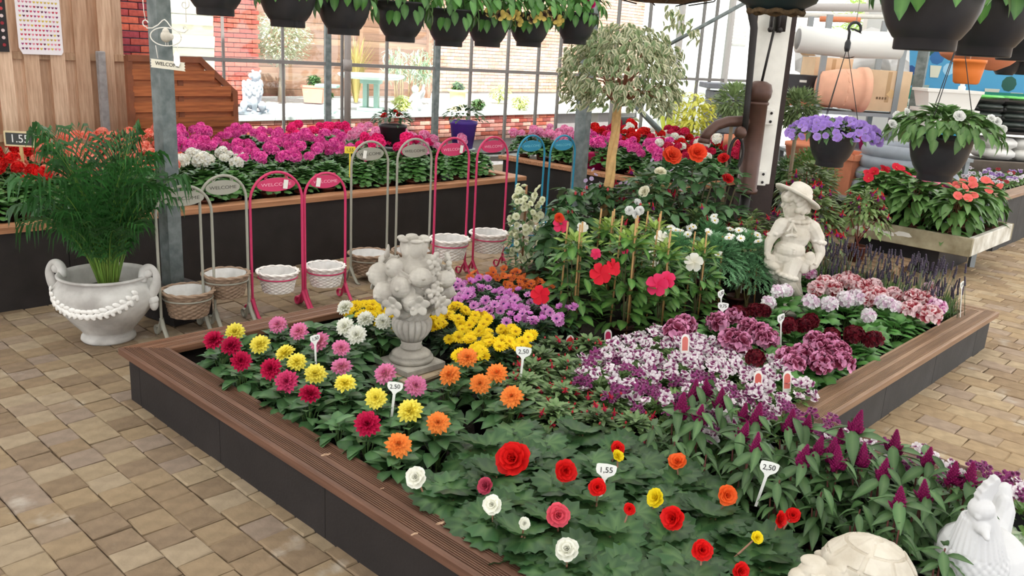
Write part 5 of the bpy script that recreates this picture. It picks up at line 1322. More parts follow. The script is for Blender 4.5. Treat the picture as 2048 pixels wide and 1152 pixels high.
# ---------------------------------------------------------------- ornate pot with the areca palm
pc_ = gz(218, 676, 0); 
pot_t = thing('ornate_pot', 'large weathered white terracotta pot with scroll handles beside the bed corner', 'pot', (pc_[0], pc_[1], .0), IMG); pot_t.scale = (.93,.93,1)
POTM = mat('weathered_white', S(210,208,204), rough=.8, spec=.2, c2=S(166,162,158), ns=5, bump=.15, bs=40)
pz = lambda y: zat(pc_, y); kp = proj(pc_)[2]/F
zr = pz(546); R_ = .285
prof = [(.0,.0),(.162,.0),(.172,.012),(.168,.03),(.150,.045),(.165,.07),(.215,.125),(.268,.19),(.306,.25),(.321,.305),(.316,.34),(.292,.37),(.270,.39),(.264,.41),(.288,zr-.012),(.290,zr),(.275,zr+.004),(.255,zr-.02),(.250,zr-.12),(.0,zr-.13)]
m_ = M(); m_.add(lathe(prof, 56, False)); m_.build('body', POTM, pot_t)
for s_ in (-1, 1):
    m_ = M(); path = [(s_*.262,-.03,zr-.035),(s_*.272,-.02,zr+.02),(s_*.298,-.02,zr+.052),(s_*.332,-.02,zr+.048),(s_*.352,-.02,zr+.0),(s_*.336,-.02,zr-.07),(s_*.306,-.02,zr-.13)]
    m_.add(tube(spline(path, 5), [.026+.007*math.sin(k*.30) for k in range(31)], 14)); E3(m_, (s_*.318,-.02,zr-.15), (.04,.035,.035)); E3(m_, (s_*.30,-.02,zr+.02), (.032,.04,.03)); E3(m_, (s_*.325,-.02,zr-.175), (.03,.03,.045))
    m_.build('handle', POTM, pot_t)
m_ = M()
for k in range(17):
    t = k/16; a = -PI/2+(t-.5)*2.0; z = .335-.095*math.sin(PI*t)**.8; rr = .322-.10*max(0,.29-z)*2
    for j in range(3):
        m_.add(ball((.030,.009,.015), 9, 6), T=TR((rr*math.cos(a+(j-1)*.035), rr*math.sin(a+(j-1)*.035), z+(.020 if j == 1 else -.010)), (random.uniform(-.3,.3),.75*(j-1)+1.2*(t-.5),a+PI/2)))
m_.build('leaf_garland', mat('garland_white', S(232,230,226), rough=.8), pot_t)
palm = thing('areca_palm', 'areca palm with arching green fronds growing in the ornate white pot', 'palm', (pc_[0]+.02, pc_[1], zr-.12), IMG); palm.scale = (.80,.80,.97)
m_ = M(); m_.add(lathe([(0,0),(.24,0),(.245,.012),(0,.02)], 24)); m_.build('potting_soil', SOIL, palm)
def frond(L, lean, droop):
    m_ = M(); n = 22; pts = []; p = Vector((0,0,0)); a = lean
    for i in range(n+1):
        pts.append(p.copy()); a += droop/n*(i/n)*2; p = p+Vector((math.sin(a), 0, math.cos(a)))*L/n
    m_.add(tube(pts, [.008*(1-.85*i/n) for i in range(n+1)], 5), S(112,146,62))
    for i in range(6, n+1):
        t = i/n; d = (pts[min(i+1,n)]-pts[i-1]).normalized(); up = Vector((0,1,0)).cross(d); ln = .40*math.sin(PI*min(1,(t-.18)/.95+.10))**.6*L
        for s_ in (-1, 1):
            side = (Vector((0,s_,0))*.72+d*.85+up*-.10).normalized(); c = jit(S(50,98,46), .3); w = .022
            ww = d*w; ln *= random.uniform(.85,1.1); q0 = pts[i]; q1 = q0+side*ln*.4+Vector((0,0,.01*L)); q2 = q0+side*ln*.75-Vector((0,0,.05*L*random.uniform(.5,1.5))); q3 = q0+side*ln*.95-Vector((0,0,.15*L*random.uniform(.6,1.4)))
            m_.add(([q0, q1-ww*.5, q1+ww*.5, q2-ww*.45, q2+ww*.45, q3], [(0,2,1),(1,2,4,3),(3,4,5)]), c)
    me = m_.mesh('frond', False); me.materials.append(LEAF); return me
FR = [frond(L, ln, dr) for L, ln, dr in ((1.08,.06,.75),(1.0,.14,.9),(.92,.24,1.1),(.80,.32,1.4),(1.12,.02,.5))]
for k in range(42):
    a = k*2.4; i = (4,0,1,1,2,2,3,3)[k % 8]
    put('frond', FR[i], palm, (.05*math.cos(a), .05*math.sin(a), .0), (0,random.uniform(-.05,.08),a), random.uniform(.82,1.05))
m_ = M()
for k in range(26): a = k*2.4; m_.add(tube([(.06*math.cos(a),.06*math.sin(a),0),(.08*math.cos(a),.08*math.sin(a),.2),(.12*math.cos(a+.2),.12*math.sin(a+.2),.42)], [.009,.008,.005], 5), S(124,150,66))
m_.build('stem', mat('stem'), palm)

# ---------------------------------------------------------------- WELCOME basket stands
def weave(R0, R1, H, c):
    m_ = M(); rows, n = 12, 56
    V = []; Fs = []; C = []
    for i in range(rows*2+1):
        t = i/(rows*2); r0 = R0+(R1-R0)*t
        for k in range(n):
            ph = (k//1) % 2; bump = .004*math.sin(PI*(i % 2))+(.0045 if ((i//2)+k//2) % 2 == 0 else -.002)
            a = 2*PI*k/n; V.append(((r0+bump)*math.cos(a), (r0+bump)*math.sin(a), H*t)); C.append(jit(c, .18) if ((i//2)+k//2) % 2 else jit(tuple(q*.8 for q in c), .15))
    for i in range(rows*2):
        for k in range(n): Fs.append((i*n+k, i*n+(k+1)%n, (i+1)*n+(k+1)%n, (i+1)*n+k))
    Fs.append(tuple(range(n-1,-1,-1))); m_.add((V, Fs, C))
    for s_ in (0, 1):                             # plaited rim
        m_.add(tube([((R1+.006+.007*math.sin(k*.9+s_*PI))*math.cos(2*PI*k/48), (R1+.006+.007*math.sin(k*.9+s_*PI))*math.sin(2*PI*k/48), H+.004+.007*math.cos(k*.9+s_*PI)) for k in range(48)], .0085, 6, True), tuple(q*1.08 for q in c))
    return m_
WICK = {'brown': S(152,128,108), 'white': S(238,232,228)}
BASK = {}
for c in WICK:
    m_ = weave(.115, .150, .19, WICK[c]); me = m_.mesh('basket', False); me.materials.append(mat('wicker', attr=True, rough=.7)); BASK[c] = me
m_ = M(); pr = [(.140,.196),(.134,.16),(.110,.03),(.0,.025)]
m_.add(lathe(pr, 28, False, lambda r, z, a: r*(1+.03*math.sin(a*7+z*40)))); LINER = m_.mesh('liner'); LINER.materials.append(mat('plastic_liner', S(220,218,216), rough=.25, spec=.5, noise=.12, ns=16))
COLS = {'grey': mat('grey_enamel', S(160,158,146), rough=.5), 'pink': mat('pink_enamel', S(206,58,104), rough=.45), 'blue': mat('blue_enamel', S(42,136,170), rough=.45)}
INK = {'grey': mat('letter_dark', S(84,82,74), rough=.7), 'pink': mat('letter_pink', S(240,170,190), rough=.6), 'blue': mat('letter_blue', S(120,196,214), rough=.6)}
STANDS = [((325,675),(432,655),372,397,'grey','brown',None,'grey welcome stand nearest the ornate pot with brown basket'),
 ((410,656),(499,640),351,375,'grey','brown',None,'second grey welcome stand with brown basket from the palm'),
 ((506,632),(606,614),344,369,'pink','white',.45,'pink welcome stand whose paper tag hangs at the right of its sign'),
 ((611,612),(690,598),346,363,'pink','white',-.5,'pink welcome stand whose paper tag hangs at the left of its sign'),
 ((690,566),(783,549),283,308,'grey','brown',-.45,'tall grey welcome stand with a paper tag on its sign, behind the urn'),
 ((790,560),(856,549),278,302,'grey','brown',None,'tall grey welcome stand with plain sign behind the fruit urn'),
 ((854,566),(938,549),276,299,'pink','white',.6,'tall pink welcome stand with a tag at the sign right end'),
 ((940,549),(1007,536),274,293,'pink','white',None,'tall pink welcome stand with plain sign beside the bougainvillea'),
 ((1022,512),(1078,502),271,292,'blue','white',None,'blue welcome stand at left of the blue pair'),
 ((1084,502),(1139,492),271,290,'blue','white',None,'blue welcome stand at right of the blue pair')]
for i, (L_, R2, top, sy, col, bk, tagx, lab) in enumerate(STANDS):
    a, b = gz(*L_), gz(*R2); 
    if i in (5, 6): pass
    mid = (a+b)/2; d = b-a; W = float(np.hypot(d[0], d[1])); ang = math.atan2(d[1], d[0])
    if i >= 4: W = max(.29, min(.36, W)); ang = max(-.15, min(.15, ang))
    if abs(ang) > .35: ang = .05
    Ht = zat(mid, top); cm = COLS[col]
    st = thing('welcome_stand', lab, 'plant stand', (mid[0], mid[1], 0), ang, 'welcome basket stands behind the raised bed')
    h = W/2; m_ = M(); path = [(-h,0,.05)]+[(-h,0,z) for z in np.linspace(.1, Ht-h, 6)]+[(-h*math.cos(t), 0, Ht-h+h*math.sin(t)) for t in np.linspace(.15, PI-.15, 15)]+[(h,0,z) for z in np.linspace(Ht-h, .1, 6)]+[(h,0,.05)]
    m_.add(tube(path, .0095, 8)); m_.build('arch', cm, st)
    for s_ in (-1, 1):
        m_ = M(); m_.add(tube([(s_*h,0,.13),(s_*h,-.03,.075),(s_*h,-.085,.012),(s_*h,-.115,.006)], .011, 6, flat=(1.3,.5)))
        m_.add(tube([(s_*h,0,.12),(s_*h,.03,.075)]+[(s_*h, .075+.028*math.sin(t), .035-.028*math.cos(t)) for t in np.linspace(-1.2, 3.8, 12)], .010, 6, flat=(1.3,.5))); m_.build('foot', cm, st)
    zs = zat(mid, sy); ew = h*.74
    m_ = M(); pts = [(ew*math.cos(t), .047*math.sin(t)*(1 if i < 4 else 1.1)) for t in np.linspace(0, 2*PI, 32, endpoint=False)]; m_.add(prism(pts, .006), T=TR((0,.003,zs), (PI/2,0,0))); sg = m_.build('sign', cm, st, smooth=False)
    text('lettering', 'WELCOME', .030 if i < 4 else .031, INK[col], sg, (0,-.0036,zs), (PI/2,0,0), .0006, xs=ew*2*.84/.155)
    for s_ in (-1, 1):
        m_ = M(); zc2 = Ht-h+h*math.sin(math.acos(.45))
        m_.add(tube([(s_*h*.42+.014*s_*math.cos(t), 0, (zs+.047+zc2)/2+.012*math.sin(t)) for t in np.linspace(0, 5.2, 12)], .0035, 6)); m_.add(tube([(s_*h*.40,0,zs+.038),(s_*h*.42,0,zc2-.005)], .0035, 6)); m_.build('scroll', cm, st)
    if tagx:
        m_ = M(); m_.box((ew*tagx,-.012,zs+.0), (.034,.0012,.062), rot=(0,.15,0)); m_.build('paper_tag', mat('white_card', S(238,236,228), rough=.6), st, smooth=False)
    bs = (1.02,.95,.90,.90,1.04,1.04,1.03,1.03,.95,.95)[i]; zb = zat(mid+np.array([-.73,-.68,0])*.11*bs, (639,599,589,576,552,546,522,508,492,484)[i])
    if i not in (4,): pass
    m_ = M(); m_.add(tube([(.149*bs*math.cos(t), .149*bs*math.sin(t), zb+.115*bs) for t in np.linspace(0, 2*PI, 36, endpoint=False)], .005, 6, True)); m_.build('basket_ring', cm, st)
    bsk = thing('hanging_basket', f'{bk} wicker basket in the {lab.split(" with")[0].split(" whose")[0].split(" at ")[0]}' + (f', {["left","right"][i % 2]} of its pair' if i > 1 else ''), 'basket', (mid[0], mid[1], zb), ang, 'wicker baskets in the welcome stands')
    bsk.scale = (bs,bs,bs*.82)
    put('wicker_shell', BASK[bk], bsk); put('liner', LINER, bsk)

# ---------------------------------------------------------------- price tags
TAGM = mat('tag_white', S(232,234,230), rough=.4); INKB = mat('black_ink')
def price_tag(p_top, z, txt, lab, size=.062, lean=0.0, yaw=0.0, stem=.16):
    P = gz(*p_top, z); t = thing('price_tag', lab, 'tag', (P[0], P[1], z-stem-.03), IMG+yaw)
    w, h = size, size*.62; m_ = M()
    pts = [(-w/2+.006,-h*.28),(-w/2,0),(-w/2,h*.42),(-w/2+.006,h*.5),(0,h*.56),(w/2-.006,h*.5),(w/2,h*.42),(w/2,0),(w/2-.006,-h*.28),(.012,-h*.55),(.006,-h*.8),(.005,-stem),(-.005,-stem),(-.006,-h*.8),(-.012,-h*.55)]
    m_.add(prism(pts[::-1], .002), T=TR((0,.001,stem+.03), (PI/2-.1,lean,0))); m_.build('plate', TAGM, t, smooth=False)
    text('lettering', txt, size*.40, INKB, t, (0,-.0022,stem+.03+.002), (PI/2-.1,lean-.12,0), .0004)
price_tag((1047,704), .44, '2,50', 'white plastic price tag reading 2,50 in front of the mandevillas', .078, .05)
price_tag((790,774), .44, '2.50', 'white price tag reading 2.50 among the yellow and pink dahlias', .068, .08, 0, .2)
price_tag((1212,941), .42, '1,55', 'white price tag reading 1,55 among the begonias', .076, .12)
price_tag((1538,936), .42, '2,50', 'white price tag reading 2,50 at the foot of the celosias', .074, .22)
price_tag((630,678), .45, '1,50', 'narrow turned price tag among the pink dahlias near the back rail', .06, .05, .9, .22)
price_tag((1562,637), .50, '1,50', 'white price tag beside the dark burgundy pelargoniums', .075, -.08, .75, .2)
price_tag((1442,588), .52, '1,50', 'upper of two white price tags left of the dark pelargoniums', .07, -.1, .8, .16)
price_tag((1446,613), .46, '9,75', 'lower grey-backed price tag left of the dark pelargoniums', .07, .1, .2, .14)
price_tag((1924,570), .50, '1,50', 'white price tag at the far corner beside the lavender', .07, -.1, .8, .24)
for p, z, c, lab in (((1140,690), .22, S(206,50,50), 'red and white care label at the foot of the first mandevilla'), ((1216,678), .22, S(190,40,90), 'rounded care label with a pink picture at the foot of the tall mandevilla'), ((1478,575), .22, S(150,150,150), 'grey care label beside the marguerite pots'), ((1516,765), .38, S(200,90,80), 'oval care label ringed in red among the nemesias'), ((1574,765), .36, S(206,100,90), 'oval care label ringed in red at the right edge of the nemesias'), ((1370,690), .40, S(206,110,100), 'arched care label ringed in red behind the nemesias')):
    P = gz(*p, z); t = thing('care_label', lab, 'label', (P[0], P[1], z-.06), IMG)
    m_ = M(); pts = [(-.022,-.06),(.022,-.06)]+[(.024*math.cos(a), .03+.03*math.sin(a)) for a in np.linspace(0, PI, 9)]; m_.add(prism(pts, .0012), S(232,228,224), TR((0,0,.06), (PI/2-.2,0,.2))); m_.build('card', PAPER, t, smooth=False)
    m_ = M(); pts = [(-.016,-.03),(.016,-.03)]+[(.017*math.cos(a), .025+.022*math.sin(a)) for a in np.linspace(0, PI, 9)]; m_.add(prism(pts, .0006), c, TR((0,-.0015,.06), (PI/2-.2,0,.2))); m_.build('printed_picture', PAPER, t, smooth=False)
# ---------------------------------------------------------------- geraniums in the rear beds
def mk_ger(o):
    pot(o, .065, .11, S(130,70,52)); L = dome(210, .19, .10, .33, .068, .5, -.5); foliage(o, T_GER, L)
def ger(root, col, n, z=.42, spread=.17, r=.062):
    pts = []
    for q in range(n):
        a = random.random()*6.28; rr = spread*math.sqrt(random.random()); p = (rr*math.cos(a), rr*math.sin(a), z+random.uniform(-.05,.05)-rr*.25); pts.append(p)
        add_bloom(root, random.choice(H_GER[col]), p, r*random.uniform(.8,1.2), 1, .4, .2)
    flower_stems(root, [(p[0], p[1], p[2]-.02) for p in pts], .003)
GL = {'red': 'bright red geranium at the left end of the rear bed', 'coral': 'salmon coral geranium behind the palm in the rear bed', 'white': 'white geranium between the coral and magenta ones in the rear bed',
 'magenta': 'magenta geranium in the middle of the rear bed', 'hot': 'hot pink geranium behind the tall grey stands in the rear bed', 'light': 'light pink geranium behind the tall pink stands in the rear bed'}
for ix, x in enumerate(np.arange(-2.22, 4.9, .31)):
    for iy, y in enumerate(np.arange(2.18, 4.2, .33)):
        px, py, w = proj((x, y, .88))
        if not (-330 < px < 1080): continue
        c = 'red' if px < 55 else 'coral' if px < 345 else ('white' if iy < 3 else 'magenta') if px < 475 else ('magenta' if not (iy > 4 and px > 560) else 'hot') if px < 690 else (('hot' if iy < 3 and px < 860 else 'light'))
        n = 0 if (iy == 0 and px > 600) else random.choice((3,4,5))
        if iy == 0: n = min(n, 2)
        lab = (GL[c].split(' in the')[0].split(' at the')[0] if n else 'leafy geranium without bloom')+f', {words[iy]} row, {words[ix] if ix < 12 else words[ix-12]}' + (' from the left' if ix < 12 else ' past the middle')
        root = plant('ger', mk_ger, 'potted_geranium', lab, 'geranium', (x+random.uniform(-.03,.03), y+random.uniform(-.03,.03), .48), f'{c} geraniums in the rear bed' if n else 'leafy geraniums in the rear bed', 4, random.uniform(.9,1.08))
        ger(root, c, n)
GLB = {'light': 'pale pink geranium behind the blue stands in the side bed', 'magenta': 'pink geranium at the front of the side bed right of the ficus trunk', 'crimson': 'crimson geranium at the back of the side bed', 'red': 'red geranium at the far end of the side bed', 'white': 'white geranium among the red ones in the side bed'}
for ix, x in enumerate(np.arange(6.35, 8.5, .31)):
    for iy, y in enumerate(np.arange(.82, 3.2, .33)):
        px, py, w = proj((x, y, .88))
        c = ('light' if random.random() < .8 else 'magenta') if px < 1165 else ('magenta' if ix < 3 and px < 1340 else random.choice(['crimson','red','crimson','red','white','magenta']))
        if c == 'magenta' and px < 1165: c = 'light'
        if c == 'magenta' and ix >= 3: c = 'crimson'
        root = plant('ger', mk_ger, 'potted_geranium', GLB[c].split(' in the')[0].split(' at the')[0].split(' right of')[0]+f', {words[ix]} side-bed row, {words[iy]} from its near end', 'geranium', (x, y, .48), f'{c} geraniums in the side bed', 4, random.uniform(.95,1.12)); ger(root, c, random.choice((4,5,6)))
# loose pots standing among the rear-bed geraniums
def coloured_pot(name, lab, P, r, h, c, leaf, fl=None, nfl=0):
    t = thing(name, lab, 'pot plant', P); m_ = M(); m_.add(lathe([(r*.74,0),(r*.98,h*.86),(r*1.04,h*.88),(r*1.05,h),(r*.96,h),(r*.9,h*.8),(0,h*.78)], 24), c); m_.build('pot', PLASTIC, t)
    L = dome(110, r*1.7, h*.9, h+r*1.1, .07, .8, -.5); foliage(t, leaf, L)
    for k in range(nfl): a = random.random()*6.28; rr = r*1.3*random.random(); add_bloom(t, fl, (rr*math.cos(a), rr*math.sin(a), h+r*1.0-rr*.5), .03, .8, .6)
    return t
P = aw(925, 296, 9.3); PPOT = P; coloured_pot('purple_pot', 'purple pot with a small green plant standing at the back of the rear bed', P, .145, .29, S(74,44,140), T_SMALL)
P = aw(785, 292, 9.0); BPOT = P; coloured_pot('black_pot', 'black pot with a bushy red-flowered plant standing in the rear bed', P, .14, .22, S(40,36,40), T_DARK, F_ROSE['red'], 5)
P = gz(1192, 352, .48); coloured_pot('magenta_pot', 'magenta pot with a small-flowered plant right of the steel post', P, .15, .30, S(196,24,96), T_SMALL, F_ROSE['red'], 6)
P = aw(40, 278, 6.4); t = thing('slate_sign', 'framed slate price sign reading 1.55 on a stick behind the palm', 'sign', P, IMG)
m_ = M(); m_.box((0,0,0), (.21,.012,.095), S(58,62,60), bev=.002); m_.build('slate', PLAIN, t, smooth=False)
for d_, c_ in (((0,0,.05),(.225,.018,.012)), ((0,0,-.05),(.225,.018,.012)), ((-.108,0,0),(.012,.018,.10)), ((.108,0,0),(.012,.018,.10))): m_ = M(); m_.box(d_, c_, S(206,190,150)); m_.build('sign_frame', PLAIN, t, smooth=False)
m_ = M(); m_.box((0,.004,-.23), (.022,.014,.37), S(206,178,124)); m_.build('stick', PLAIN, t, smooth=False)
text('lettering', '1.55', .085, mat('chalk', S(226,230,226), rough=.9), t, (0,-.0075,0), (PI/2,0,0), .0004)
P = aw(700, 300, 6.9); t = thing('yellow_tag', 'yellow plastic price tag among the magenta geraniums', 'tag', P, IMG+.1); m_ = M(); m_.box((0,0,0), (.085,.004,.055), S(240,214,60)); m_.box((0,0,-.12), (.012,.004,.2), S(240,214,60)); m_.build('tag_plate', PLASTIC, t, smooth=False)
text('lettering', '1,55', .035, INKB, t, (0,-.003,0), (PI/2,0,0), .0003)

# ---------------------------------------------------------------- ficus standard with plaited trunk
fp = aw(1222, 330, 6.8); fx, fy = float(fp[0]), float(fp[1]); FZ = lambda y: zat((fx, fy), y)
fic = thing('ficus_tree', 'variegated weeping fig standard with a thick plaited trunk behind the mandevillas', 'tree', (fx, fy, Z0), IMG)
m_ = M(); m_.add(lathe([(.12,0),(.15,.24),(.16,.24),(.16,.27),(.145,.27),(.14,.2),(0,.2)], 24), S(60,44,40)); m_.build('pot', PLASTIC, fic)
tt = FZ(205)-Z0; kx = 6.8/F; dx = 4*kx; m_ = M(); TC = S(206,166,112)
for s_ in range(3):
    path = []; 
    for i in range(26):
        t = i/25; z = .18+(tt-.18)*t; a = s_*2*PI/3+t*7.5; rr = .022*(1-.25*t); path.append((dx*(z-(FZ(330)-Z0))/(tt-(FZ(330)-Z0))*1.0+rr*math.cos(a), rr*math.sin(a), z))
    m_.add(tube(path, [.030-.010*i/25 for i in range(26)], 8), TC)
m_.build('trunk', mat('fig_bark', attr=True, rough=.8, noise=.2, ns=20, bump=.3, bs=40), fic)
cz = FZ(125)-Z0; cx_ = 6*kx; m_ = M(); tips = []
for k in range(30):
    a = k*2.4; el = random.uniform(.1, 1.3); L = random.uniform(.22,.42); e = Vector((cx_*1.1+L*math.cos(a)*math.cos(el)*1.05, L*math.sin(a)*math.cos(el), tt+.02+L*math.sin(el)*1.15)); tips.append(e)
    m_.add(tube([(cx_,0,tt-.03), Vector((cx_,0,tt+.05)).lerp(e,.5)+Vector((0,0,.04)), e], [.012,.007,.003], 5, cap=False), S(150,96,74))
m_.build('branches', mat('stem'), fic)
L = []
ctr = Vector((cx_+.01, 0, tt+.22))
for k in range(2500):
    u = random.random(); th = math.acos(1-1.62*random.random()); a = random.random()*6.28; rr = .50*(random.uniform(.45,1)**.6)
    p = ctr+Vector((rr*math.sin(th)*math.cos(a)*1.02, rr*math.sin(th)*math.sin(a), rr*math.cos(th)*.74))
    if th > 1.6: p.z -= random.uniform(0,.10)
    if math.sin(k*12.9)+math.sin(a*5+th*4) < -.9 and random.random() < .75: continue
    L.append(place(p, a+random.uniform(-.9,.9), random.uniform(-1.35,.0), .068*random.uniform(.7,1.15), random.uniform(-.9,.9)))
for (x, y) in ((1345,25),(1370,55),(1385,75),(1340,45),(1135,150),(1140,120),(1160,175),(1335,200),(1330,225),(1320,215),(1355,35)):
    for k in range(10):
        q = aw(x+random.uniform(-14,14), y+random.uniform(-12,12), 6.8+random.uniform(-.2,.2)); v = Vector([float(c) for c in q])-Vector((fx,fy,Z0)); v = Matrix.Rotation(-IMG, 3, 'Z') @ v
        L.append(place(v, random.random()*6.28, random.uniform(-1.3,-.3), .068, random.uniform(-.5,.5)))
foliage(fic, T_VARI, L)

# ---------------------------------------------------------------- hanging baskets
def hang_pot_mesh(r=.145, h=.21):
    m_ = M(); pr = [(r*.54,0),(r*.56,.004),(r*.56,h*.14),(r*.60,h*.16),(r*.74,h*.30),(r*.86,h*.5),(r*.94,h*.74),(r*.985,h*.95),(r*1.03,h*.95),(r*1.03,h),(r*.96,h),(r*.92,h*.8),(0,h*.78)]
    q = []
    for (a, b), (c, d) in zip(pr, pr[1:]):
        q.append((a, b))
        if h*.2 < b < h*.9: q += [(a*1.004, b+.001), (a*.99, b+.003)]
    q.append(pr[-1]); m_.add(lathe(pr, 40, True)); me = m_.mesh('pot'); me.materials.append(BLACKP); return me
HP = hang_pot_mesh()
WIRED = mat('dark_wire', S(40,38,38), rough=.5)
def mk_hang(n=110, size=.082, lm=None, R=.235, z0=.06, z1=.38):
    def f(o):
        put('pot', HP, o)
        m_ = M()
        for k in range(3): a = k*2*PI/3+.4; m_.add(tube([(.143*math.cos(a),.143*math.sin(a),.205),(0,0,.62)], .0022, 5), (1,1,1))
        m_.add(tube([(0,0,.60),(0,0,.66)]+[(.028*math.sin(t), 0, .70-.028*math.cos(t)) for t in np.linspace(.6, 4.4, 9)], .005, 6), (1,1,1)); m_.build('hanger', WIRED, o)
        L = dome(n, R, .17, z1, size, .7, -.9); L += [place(((.15+.04*random.random())*math.cos(a), (.15+.04*random.random())*math.sin(a), random.uniform(.12,.22)), a, random.uniform(-1.4,-.8), size) for a in np.arange(0, 6.28, .30)]
        put_leaves(o, lm or L_PETUN, L)
    return f
bar_z = 2.02+.70
HB = [(.24,-.56,1.96),(.62,-.54,1.93),(.97,-.50,1.91),(1.38,-.45,1.89),(1.82,-.36,1.88),(2.2,-.30,1.89),(2.57,-.31,1.905),(3.05,-.30,1.94)]
for i, (x, y, z) in enumerate(HB):
    root = plant('hang', mk_hang(), 'hanging_basket_plant', f'black hanging pot with green trailing plant, {words[i]} from the left in the overhead row', 'hanging basket', (x, y, z), 'hanging pots in the long overhead row', 2)
    if i in (5, 6):
        for k in range(6): a = -2.3+.35*k; add_bloom(root, F_PANSY, (.19*math.cos(a), .19*math.sin(a), .16+.09*random.random()), .036, .2, 1.2, .2)
    if i == 7: add_bloom(root, begonia(S(200,20,100), S(216,40,120)), (-.06,-.16,.26), .04, .4, 1)
hb = thing('hanging_rail', 'steel pipe overhead from which the long row of black pots hangs', 'pipe', (1.6,-.42,0))
m_ = M(); m_.add(tube([(-1.9,-.2,2.66),(2.0,.18,2.66)], .016, 10)); m_.build('pipe', GALV, hb)
HR = [(.95,-3.36,1.955),(1.51,-3.36,1.955),(2.05,-3.34,1.955)]
for i, (x, y, z) in enumerate(HR):
    root = plant('hang', mk_hang(), 'hanging_basket_plant', f'large black hanging pot at the upper right, {["nearest the view","second from the front","third from the front, cut by the edge"][i]}', 'hanging basket', (x, y, z), 'hanging pots at the upper right', 2, 1.05)
    for k in range(7): a = -2.9+.5*k; add_bloom(root, F_WHITE5[0], (.18*math.cos(a), .18*math.sin(a), .24+.05*random.random()), .034, .3, 1, .3)
hb = thing('hanging_rail', 'steel pipe overhead from which the right-hand black pots hang', 'pipe', (1.6,-3.35,0)); m_ = M(); m_.add(tube([(-1.4,0,2.68),(2.6,0,2.68)], .016, 10)); m_.build('pipe', GALV, hb)
# shallow bowl in front of the pump board and the coir basket edge
P = aw(1552, 22, 3.1); t = thing('hanging_bowl', 'dark glossy hanging bowl covering the top of the pump board', 'hanging basket', P)
m_ = M(); m_.add(lathe([(.0,.0),(.09,.0),(.10,.012),(.135,.03),(.165,.09),(.18,.15),(.185,.15),(.185,.165),(.17,.165),(.15,.1),(0,.09)], 36), S(34,46,50)); m_.build('bowl', PLASTIC, t)
m_ = M(); m_.add(tube([(.095*math.cos(a), .095*math.sin(a), -.004+.004*math.sin(a*9)) for a in np.linspace(0, 6.28, 40, endpoint=False)], .009, 6, True), S(92,74,52)); m_.build('base_ring', mat('coir', attr=True, rough=.95, noise=.4, ns=60, bump=.8, bs=120), t)
L = dome(40, .2, .12, .28, .07); foliage(t, T_SMALL, L); m_ = M()
for k in range(3): a = k*2.1; m_.add(tube([(.175*math.cos(a),.175*math.sin(a),.16),(0,0,.66)], .0022, 5))
m_.build('hanger', WIRED, t)
P = aw(1320, 7, 3.6); t = thing('coir_basket', 'coir-lined wire basket peeking in at the top edge above the ficus', 'hanging basket', P)
m_ = M(); m_.add(lathe([(0,0),(.12,.006),(.22,.025),(.27,.09),(.285,.17),(.27,.17),(.2,.1),(0,.09)], 32, True, lambda r, z, a: r*(1+.02*math.sin(a*17)+.015*math.sin(a*29))), S(104,78,54)); m_.build('coir_liner', mat('coir'), t)
m_ = M()
for k in range(8): a = k*PI/4; m_.add(tube([(.12*math.cos(a),.12*math.sin(a),-.002),(.225*math.cos(a),.225*math.sin(a),.02),(.278*math.cos(a),.278*math.sin(a),.09),(.292*math.cos(a),.292*math.sin(a),.175)], .003, 5))
m_.add(tube([(.293*math.cos(a),.293*math.sin(a),.176) for a in np.linspace(0,6.28,30,endpoint=False)], .004, 5, True)); 
for k in range(3): a = k*2.1; m_.add(tube([(.29*math.cos(a),.29*math.sin(a),.176),(0,0,.7)], .0025, 5))
m_.build('wire_frame', WIRED, t); L = dome(60, .3, .12, .34, .08); foliage(t, T_SMALL, L)

def low_hang(P, lab, leaf, size, n, fl, nf, rf, R, sc, dk=.6):
    t = thing('hanging_basket_plant', lab, 'hanging basket', P, 0, None); t.scale = (sc,)*3
    put('pot', HP, t); m_ = M()
    for k in range(3): a = k*2*PI/3+.9; m_.add(tube([(.143*math.cos(a),.143*math.sin(a),.205),(0,0,.70)], .0022, 5))
    m_.build('hanger_wire', WIRED, t)
    m_ = M(); m_.add(tube([(0,0,.69),(0,0,.78)]+[(.026-.036*math.cos(t_), .0, .80+.036*math.sin(t_)) for t_ in np.linspace(0, 3.7, 10)], .0085, 8)); m_.add(lathe([(.012,.67),(.018,.69),(.018,.72),(.008,.74)], 10)); ho = m_.build('hook', BLACKP, t); ho.rotation_euler = (0,0,IMG)
    m_ = M(); m_.add(tube([(.03,0,.83),(.03,0,1.75)], .0022, 5)); ho = m_.build('hanging_wire', mat('pale_wire', S(190,186,180), rough=.5), t); ho.rotation_euler = (0,0,IMG)
    L = dome(n, R, .15, .15+R*dk, size, .8, -.9)
    if isinstance(leaf[0], tuple): foliage(t, leaf, L)
    else: put_leaves(t, leaf, L)
    for k in range(nf):
        a = random.random()*6.28; rr = R*(.25+.8*math.sqrt(random.random())); z = .17+R*dk*math.sqrt(max(0.0,1-(rr/R/1.05)**2))-.25*max(0,rr-R*.8); add_bloom(t, random.choice(fl), (rr*math.cos(a), rr*math.sin(a), z-.01), rf*random.uniform(.8,1.15), .5, .8, .4)
low_hang(aw(1658, 332, 4.5), 'black hanging pot overflowing with lilac blue flowers right of the pump', T_SMALL, .06, 320, F_LILAC, 190, .023, .27, .86, .46)
low_hang(aw(1868, 360, 4.2), 'black hanging pot of bushy green leaves with a few white blooms', L_IMPAT, .072, 280, F_WHITE5, 10, .024, .28, 1.0, .72)

